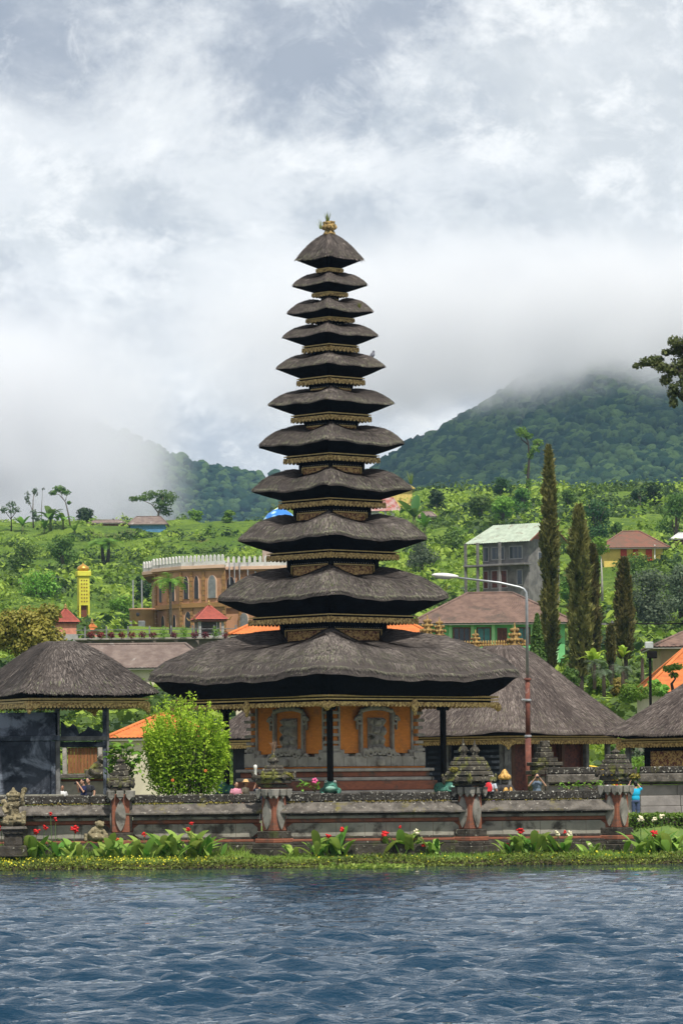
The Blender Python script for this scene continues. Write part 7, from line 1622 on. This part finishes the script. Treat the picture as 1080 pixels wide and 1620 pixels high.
# ------------------------------------------------------------------ hillside undergrowth (uncountable)
def undergrowth():
    g = np.random.default_rng(17); N = 25000; u = g.uniform(-.108, .108, N); y = np.exp(g.uniform(math.log(232), math.log(905), N)); x = u * y; px = 540 + F * x / y
    tr_ = (px < 440) & (y > 600) & (g.random(N) < .8); y = np.where(tr_, np.round(y / 11) * 11 + g.normal(size=N) * .7, y)       # crop rows on the terraces
    bush = fbm(x / 16.0 + 3, y / 22.0, 4); z = hill_z(x, y); py = HY - (z - CAMZ) * F / y
    up = smooth01((880 - py) / 60.0) * smooth01((470 - px) / 60)                       # upper left terraces stay grassy
    keep = g.random(N) < np.clip(.50 + bush * 2.2 - .30 * up, .08, 1)
    for (a, b, c, d) in ((185, 430, 362, 474), (640, 905, 296, 368), (735, 905, 462, 484), (955, 1050, 516, 530), (1020, 1100, 232, 248), (215, 480, 474, 508), (60, 430, 326, 362), (300, 362, 388, 402), (200, 265, 597, 608), (120, 150, 514, 526), (590, 670, 636, 690), (85, 125, 414, 427), (372, 470, 260, 270), (590, 670, 260, 270), (1040, 1100, 298, 310)): keep &= ~((px > a - 6) & (px < b + 6) & (y > c - 3) & (y < d + 2))
    x, y, z, bush, up, px = x[keep], y[keep], z[keep], bush[keep], up[keep], px[keep]; n = len(x)
    r = (.6 + 2.1 * g.random(n) ** 2.2 + np.clip(bush, 0, 1) * 2.0) * (.55 + .55 * (y / 600)) * (1 - .45 * up); kind = np.where(fbm(x / 11 + 9, y / 15, 3) + g.normal(size=n) * .10 + .10 * up > .02, 0, np.where(fbm(x / 14 + 30, y / 18, 3) + g.normal(size=n) * .08 > -.02, 1, 2))
    for q, (nm, lf, lb) in enumerate((('bright_undergrowth', 'ug1', 'bright green undergrowth spread over the hillside'), ('green_undergrowth', 'ug2', 'mid green bushes spread over the hillside'), ('dark_undergrowth', 'ug3', 'dark green scrub patches on the hillside'))):
        k = kind == q; m = k.sum(); per = 30; C = np.repeat(np.stack((x[k], y[k], z[k]), 1), per, 0); rr = np.repeat(r[k], per); d = g.normal(size=(m * per, 3)); d[:, 2] = np.abs(d[:, 2]); d /= np.linalg.norm(d, axis=1, keepdims=True)
        C = C + d * (rr * (.5 + .55 * g.random(m * per)))[:, None] * np.array((1, 1, .8)); sz = np.clip(rr * .40, .22, .85)
        tn = np.clip(np.repeat(g.random(m), per) * .7 + g.random(m * per) * .35, 0, 1)
        Q = oriented_leaves(C, d, 1.0, g, .62); c0 = Q.mean(1, keepdims=True); Q = c0 + (Q - c0) * sz[:, None, None]
        tag(link_mesh(nm, quad_mesh(nm, Q, UG[lf], tn)), lb, 'undergrowth', kind='stuff')
UG = dict(ug1=leaf_mat('undergrowth_bright', (0.13, 0.24, 0.022), (0.34, 0.45, 0.06)), ug2=leaf_mat('undergrowth_mid', (0.05, 0.12, 0.018), (0.125, 0.22, 0.035)), ug3=leaf_mat('undergrowth_dark', (0.022, 0.058, 0.014), (0.06, 0.125, 0.03)))
undergrowth()
# ------------------------------------------------------------------ people
M_SKIN = mat('skin', (0.50, 0.29, 0.20), .6, .12, 6); M_SKIN2 = mat('skin_tan', (0.36, 0.19, 0.12), .6, .12, 6)
M_HAIR = mat('black_hair', (0.012, 0.01, 0.009), .5, .3, 20)
def cloth(name, c): return mat(name, c, .85, .2, 4, bump=.3, bscale=14)
def hand(g, w, d, up, s=1.0):
    """palm, four fingers and a thumb at wrist w pointing along d"""
    w = np.array(w, float); d = np.array(d, float); d /= np.linalg.norm(d); up = np.array(up, float); sd = np.cross(d, up); sd /= np.linalg.norm(sd) + 1e-9; up = np.cross(sd, d)
    g.ball(w + d * .045 * s, (.042 * s, .02 * s, .05 * s), 2, rot=np.stack((sd, up, d), 1))
    for k, L in enumerate((.062, .072, .068, .052)):
        b = w + d * .085 * s + sd * (k - 1.5) * .02 * s; m = b + d * L * .55 * s - up * .012 * s; t = b + d * L * .85 * s - up * .04 * s; g.tube([b, m, t], [.0095 * s, .009 * s, .0075 * s], 6)
    b = w + d * .03 * s - sd * .036 * s; g.tube([b, b + (d * .6 - sd * .6) * .035 * s, b + (d * .9 - sd * .5) * .06 * s - up * .01], [.012 * s, .0105 * s, .008 * s], 6)
def person(loc, rz, label, shirt, trousers, hands, skin=None, hat=None, hair=True, tilt=0.0, height=1.72, sleeves=.55, extra=None, longhair=False):
    """hands: ((elbow, wrist), (elbow, wrist)) for the person's right (-x) and left (+x) arm, facing -y"""
    root = empty('person', loc, rz, label, 'person'); s = height / 1.72; root.scale = (s, s, s); skin = skin or M_SKIN
    g = MB(); head = np.array((0, -.03 - tilt * .1, 1.59))
    g.ball(head, (.075, .095, .115), 3); g.ball(head + np.array((0, -.03, -.06)), (.055, .065, .055), 3); g.tube([(0, .01, 1.38), (0, -.01, 1.52)], [.058, .052], 10)
    g.ball(head + np.array((0, -.105, -.012)), (.014, .018, .022), 2)
    for sx in (-1, 1): g.ball(head + np.array((sx * .077, .01, -.005)), (.012, .022, .032), 2)
    g.ball((0, 0, 1.22), (.16, .1, .2), 3); g.ball((0, 0, 1.0), (.14, .095, .16), 3); g.ball((0, .01, .9), (.155, .11, .1), 3)
    for i, sx in enumerate((-1, 1)):
        e, w = np.array(hands[i][0], float), np.array(hands[i][1], float); sh = np.array((sx * .17, 0, 1.38)); g.tube([sh, (sh + e) / 2, e, (e + w) / 2, w], [.052, .048, .04, .037, .028], 8); hand(g, w, (w - e) + np.array((0, 0, .02)), (0, -.3, 1))
        g.tube([(sx * .085, 0, .88), (sx * .095, -.01, .5), (sx * .1, .02, .08)], [.08, .055, .04], 8); g.ball((sx * .1, -.05, .04), (.045, .12, .04), 2)
    b = carve('body', g, skin, root, .0125, smooth=1)
    for sx in (-1, 1):
        q = MB(); q.ball(head + np.array((sx * .03, -.088, .012)), (.013, .009, .008), 2); q.build('eye', M_PUPIL, b, True)
    q = MB(); q.ball(head + np.array((0, -.093, -.06)), (.024, .008, .006), 2); q.build('mouth', mat('lips', (0.35, 0.12, 0.1), .6), b, True)
    g = MB(); g.ball((0, 0, 1.24), (.19, .125, .2), 3); g.ball((0, 0, 1.03), (.168, .122, .18), 3); g.ball((0, 0, 1.37), (.13, .085, .06), 3); g.box((0, 0, .9), (.3, .2, .1), bev=.04)
    for i, sx in enumerate((-1, 1)):
        e, w = np.array(hands[i][0], float), np.array(hands[i][1], float); sh = np.array((sx * .165, 0, 1.38)); t = min(1, sleeves * 1.3); g.tube([sh, sh + (e - sh) * t], [.075, .066], 10)
        if sleeves > .9: g.tube([e, e + (w - e) * .85], [.062, .045], 10)
    carve('shirt', g, shirt, root, .016, smooth=2)
    g = MB(); g.ball((0, .01, .9), (.168, .122, .1), 3)
    for sx in (-1, 1): g.tube([(sx * .085, 0, .9), (sx * .095, -.01, .5), (sx * .1, .02, .1)], [.098, .078, .065], 10)
    carve('trousers', g, trousers, root, .018, smooth=2)
    for sx in (-1, 1): g = MB(); g.ball((sx * .1, -.05, .05), (.055, .135, .055), 2); g.build('shoe', M_PUPIL, root, True)
    if hair:
        g = MB(); g.ball(head + np.array((0, .022, .035)), (.086, .095, .1), 3); g.ball(head + np.array((0, .05, -.02)), (.078, .06, .08), 3)
        if longhair: g.tube([head + np.array((0, .07, 0)), head + np.array((0, .1, -.2)), head + np.array((0, .11, -.34))], [.08, .08, .05], 10)
        carve('hair', g, M_HAIR, root, .014, smooth=1)
    if hat is not None:
        g = MB(); g.lathe([(.16, 0), (.165, .012), (.1, .03), (.098, .09), (.07, .12), (.01, .13)], head + np.array((0, .01, .05)), 20, sy=1.1); g.build('hat', hat, root, True)
    if extra: extra(root, head)
    return root
def camera_prop(label, loc, rz):
    r = empty('hand_camera', loc, rz, label, 'camera'); g = MB(); g.box((0, 0, 0), (.13, .06, .085), bev=.012); g.box((0, 0, .05), (.05, .05, .03), bev=.008); g.build('camera_body', M_PUPIL, r); g = MB(); g.lathe([(.035, 0), (.038, .04), (.036, .07)], (0, 0, 0), 16); o = g.build('lens', M_PUPIL, r, True); o.rotation_euler = (R(90), 0, 0)
down = (((-.27, .02, 1.12), (-.27, -.06, .86)), ((.27, .02, 1.12), (.27, -.06, .86)))
shoot = (((-.24, -.1, 1.16), (-.07, -.26, 1.49)), ((.24, -.1, 1.16), (.07, -.26, 1.49)))
GZ = 1.69
def at(px, Y): return Vector((PX(px, Y), Y, GZ))
# man taking pictures behind the right wall
p = at(849, 158.3); person(p, R(4), 'man in grey blue shirt holding a camera up to his face', cloth('grey_blue_shirt', (0.13, 0.17, 0.23)), cloth('dark_trousers', (0.03, 0.03, 0.035)), (((-.33, -.08, 1.22), (-.08, -.24, 1.53)), ((.33, -.08, 1.22), (.08, -.24, 1.53))), extra=None, sleeves=.5, height=1.74)
camera_prop('black camera held by the man in the grey blue shirt', p + Vector((0.02, -.30, 1.57)), R(4))
# red backpack
def pack(root, head):
    g = MB(); g.ball((0, .2, 1.2), (.17, .12, .26), 3); g.ball((0, .27, 1.08), (.13, .08, .13), 3); o = carve('backpack', g, cloth('red_backpack', (0.62, 0.03, 0.04)), root, .02)
    for sx in (-1, 1): g = MB(); g.tube([(sx * .1, .12, 1.43), (sx * .13, -.1, 1.4), (sx * .13, -.14, 1.15), (sx * .15, .1, 1.0)], .02, 6); g.build('strap', M_PUPIL, o)
person(at(776, 157.2), R(150), 'person with a red backpack and pale cap seen from behind', cloth('white_blue_top', (0.5, 0.55, 0.62)), cloth('purple_trousers', (0.2, 0.12, 0.3)), down, M_SKIN2, hat=cloth('pale_cap', (0.55, 0.5, 0.48)), height=1.66, extra=pack, sleeves=.6)
# turquoise person
up_ = (((-.26, -.18, 1.40), (-.1, -.24, 1.62)), ((.3, -.16, 1.42), (.2, -.22, 1.64)))
p = Vector((PX(1005, 157), 157, 1.42)); person(p, R(186), 'person in turquoise shirt and blue jeans seen from behind with raised arms', cloth('turquoise_shirt', (0.015, 0.38, 0.62)), cloth('blue_jeans', (0.06, 0.08, 0.16)), up_, hat=None, height=1.66, sleeves=.75)
# two men seen through the left pavilion
p = at(132, 165); person(p, R(-62), 'man in navy blue shirt taking a picture inside the left pavilion opening', cloth('navy_shirt', (0.02, 0.025, 0.085)), cloth('dark_trousers', (0.03, 0.03, 0.035)), shoot, height=1.73)
camera_prop('small camera held by the man in the navy shirt', p + Vector((-.3, -.17, 1.53)), R(-62))
person(at(140, 166.5), R(-30), 'man standing close behind the navy shirted photographer', cloth('charcoal_shirt', (0.03, 0.032, 0.04)), cloth('dark_trousers', (0.03, 0.03, 0.035)), down, height=1.78)
person(at(98, 165.5), R(20), 'child in a white shirt beside the blue black pavilion post', cloth('white_shirt', (0.75, 0.75, 0.75)), cloth('dark_trousers', (0.03, 0.03, 0.035)), down, M_SKIN2, height=1.48)
# pair behind the corner pier
person(at(388, 158.8), R(60), 'person with a straw hat and grey shirt beside the corner pier', cloth('olive_grey_shirt', (0.14, 0.12, 0.09)), cloth('dark_trousers', (0.03, 0.03, 0.035)), down, M_SKIN2, hat=cloth('straw_hat', (0.72, 0.45, 0.2)), height=1.58)
person(at(373, 158.4), R(30), 'person in a pink top left of the straw hat', cloth('pink_top', (0.7, 0.3, 0.4)), cloth('dark_trousers', (0.03, 0.03, 0.035)), down, height=1.54)
person(at(959, 157.6), R(-20), 'person in a white top and beige hat behind the right coping', cloth('white_shirt', (0.75, 0.75, 0.75)), cloth('dark_trousers', (0.03, 0.03, 0.035)), down, hat=cloth('beige_hat', (0.6, 0.5, 0.36)), height=1.5)
person(at(410, 159.6), R(200), 'person in dark blue holding a white bottle up beside the corner pier', cloth('dark_blue_top', (0.012, 0.018, 0.05)), cloth('dark_trousers', (0.03, 0.03, 0.035)), (((-.27, .02, 1.12), (-.27, -.06, .86)), ((.2, -.2, 1.35), (.1, -.25, 1.6))), M_SKIN2, height=1.5)
b = MB(); b.lathe([(.05, 0), (.055, .03), (.055, .3), (.07, .33), (.075, .4), (.05, .46), (.01, .47)], (0, 0, 0), 14); o = b.build('white_bottle', M_WHITEP, None, True); o.location = P(404, 1229, 159.0); tag(o, 'white topped grey bottle shaped lantern left of the corner pier urn', 'lantern')
# pigeon on the fifth roof
def pigeon():
    pc = P(589, 566, TY); root = empty('pigeon', pc, 0, 'grey pigeon perched on the right side of the fifth pagoda roof', 'bird')
    g = MB(); g.ball((0, 0, .12), (.09, .08, .12), 3, rot=np.array(Matrix.Rotation(R(28), 3, 'Y'))); g.ball((.045, 0, .25), (.05, .045, .055), 3); g.tube([(.03, 0, .17), (.045, 0, .25)], [.055, .045], 8); g.tube([(-.05, 0, .06), (-.14, 0, -.08)], [.05, .025], 6); g.tube([(.08, 0, .25), (.115, 0, .24)], [.014, .004], 6)
    for sy in (-1, 1): g.tube([(.01, sy * .03, .03), (.015, sy * .03, -.05)], .012, 5)
    carve('body', g, mat('pigeon_grey', (0.2, 0.21, 0.25), .7, .3, 10), root, .012)
pigeon()
# ------------------------------------------------------------------ air: haze and the cloud lying on the mountain
def haze():
    g = MB(); g.box((0, 1960, 205), (1700, 4000, 420)); o = g.build('haze', None); me = o.data
    m = bpy.data.materials.new('haze_air'); m.use_nodes = True; nt = m.node_tree; nt.nodes.clear()
    out = nt.nodes.new('ShaderNodeOutputMaterial'); pv = nt.nodes.new('ShaderNodeVolumePrincipled')
    pv.inputs['Color'].default_value = (0.42, 0.68, 1.0, 1); pv.inputs['Density'].default_value = HAZE_D; pv.inputs['Anisotropy'].default_value = 0.0
    nt.links.new(pv.outputs[0], out.inputs['Volume']); me.materials.append(m)
    tag(o, 'thin blue haze in the air before the mountains', 'haze', kind='stuff')
HAZE_D = 0.00005
haze()
def cloud(name, c, d, dens, scale, lo, hi, label, zlo, zhi, seed=0.0, col=0.97, slope=0.0):
    g = MB(); g.box((0, 0, 0), d); o = g.build(name, None, loc=c)
    m = bpy.data.materials.new(name + '_vapour'); m.use_nodes = True; t = NT(m); t.N.clear()
    out = t.node('ShaderNodeOutputMaterial'); pv = t.node('ShaderNodeVolumePrincipled')
    pv.inputs['Color'].default_value = (col, col, col * 1.01, 1)
    co = t.coord('Object', loc=(seed, 0, 0)); raw = t.coord('Object')
    sp = t.node('ShaderNodeSeparateXYZ'); t.lk(raw, sp.inputs[0])
    n = t.noise(co, scale, 5, 0.55, 0.4)
    # bottom edge ragged by noise, sides fade out
    zz = t.math('ADD', sp.outputs[2], t.math('MULTIPLY', t.math('SUBTRACT', n, 0.5), d[2] * 0.9))
    zz = t.math('ADD', zz, t.math('MULTIPLY', sp.outputs[0], slope))
    bot = t.mr(zz, zlo, zhi)
    top = t.mr(sp.outputs[2], d[2] * 0.5, d[2] * 0.15)
    sx = t.math('MULTIPLY', t.mr(sp.outputs[0], -d[0] * 0.5, -d[0] * 0.5 + lo), t.mr(sp.outputs[0], d[0] * 0.5, d[0] * 0.5 - hi))
    sy = t.math('MULTIPLY', t.mr(sp.outputs[1], -d[1] * 0.5, -d[1] * 0.3), t.mr(sp.outputs[1], d[1] * 0.5, d[1] * 0.3))
    de = t.math('MULTIPLY', t.math('MULTIPLY', bot, top), t.math('MULTIPLY', sx, sy))
    de = t.math('MULTIPLY', de, t.math('MULTIPLY', t.mr(n, 0.3, 0.62, 0.15, 1.0), dens))
    t.lk(de, pv.inputs['Density']); t.lk(pv.outputs[0], out.inputs['Volume']); o.data.materials.append(m)
    m.cycles.volume_step_rate = 1.0 if hasattr(m, 'cycles') and hasattr(m.cycles, 'volume_step_rate') else 1.0
    return tag(o, label, 'cloud', kind='stuff')
cloud('mountain_cloud', (250, 2480, 268), (760, 560, 120), 0.026, 0.022, 200, 60, 'low cloud lying over the summit of the forested mountain', -38, 14, 3.0)
cloud('valley_cloud', (-272, 3000, 215), (350, 400, 330), 0.034, 0.024, 60, 165, 'white bank of cloud swallowing the left end of the far ridge', -190, -120, 11.0)
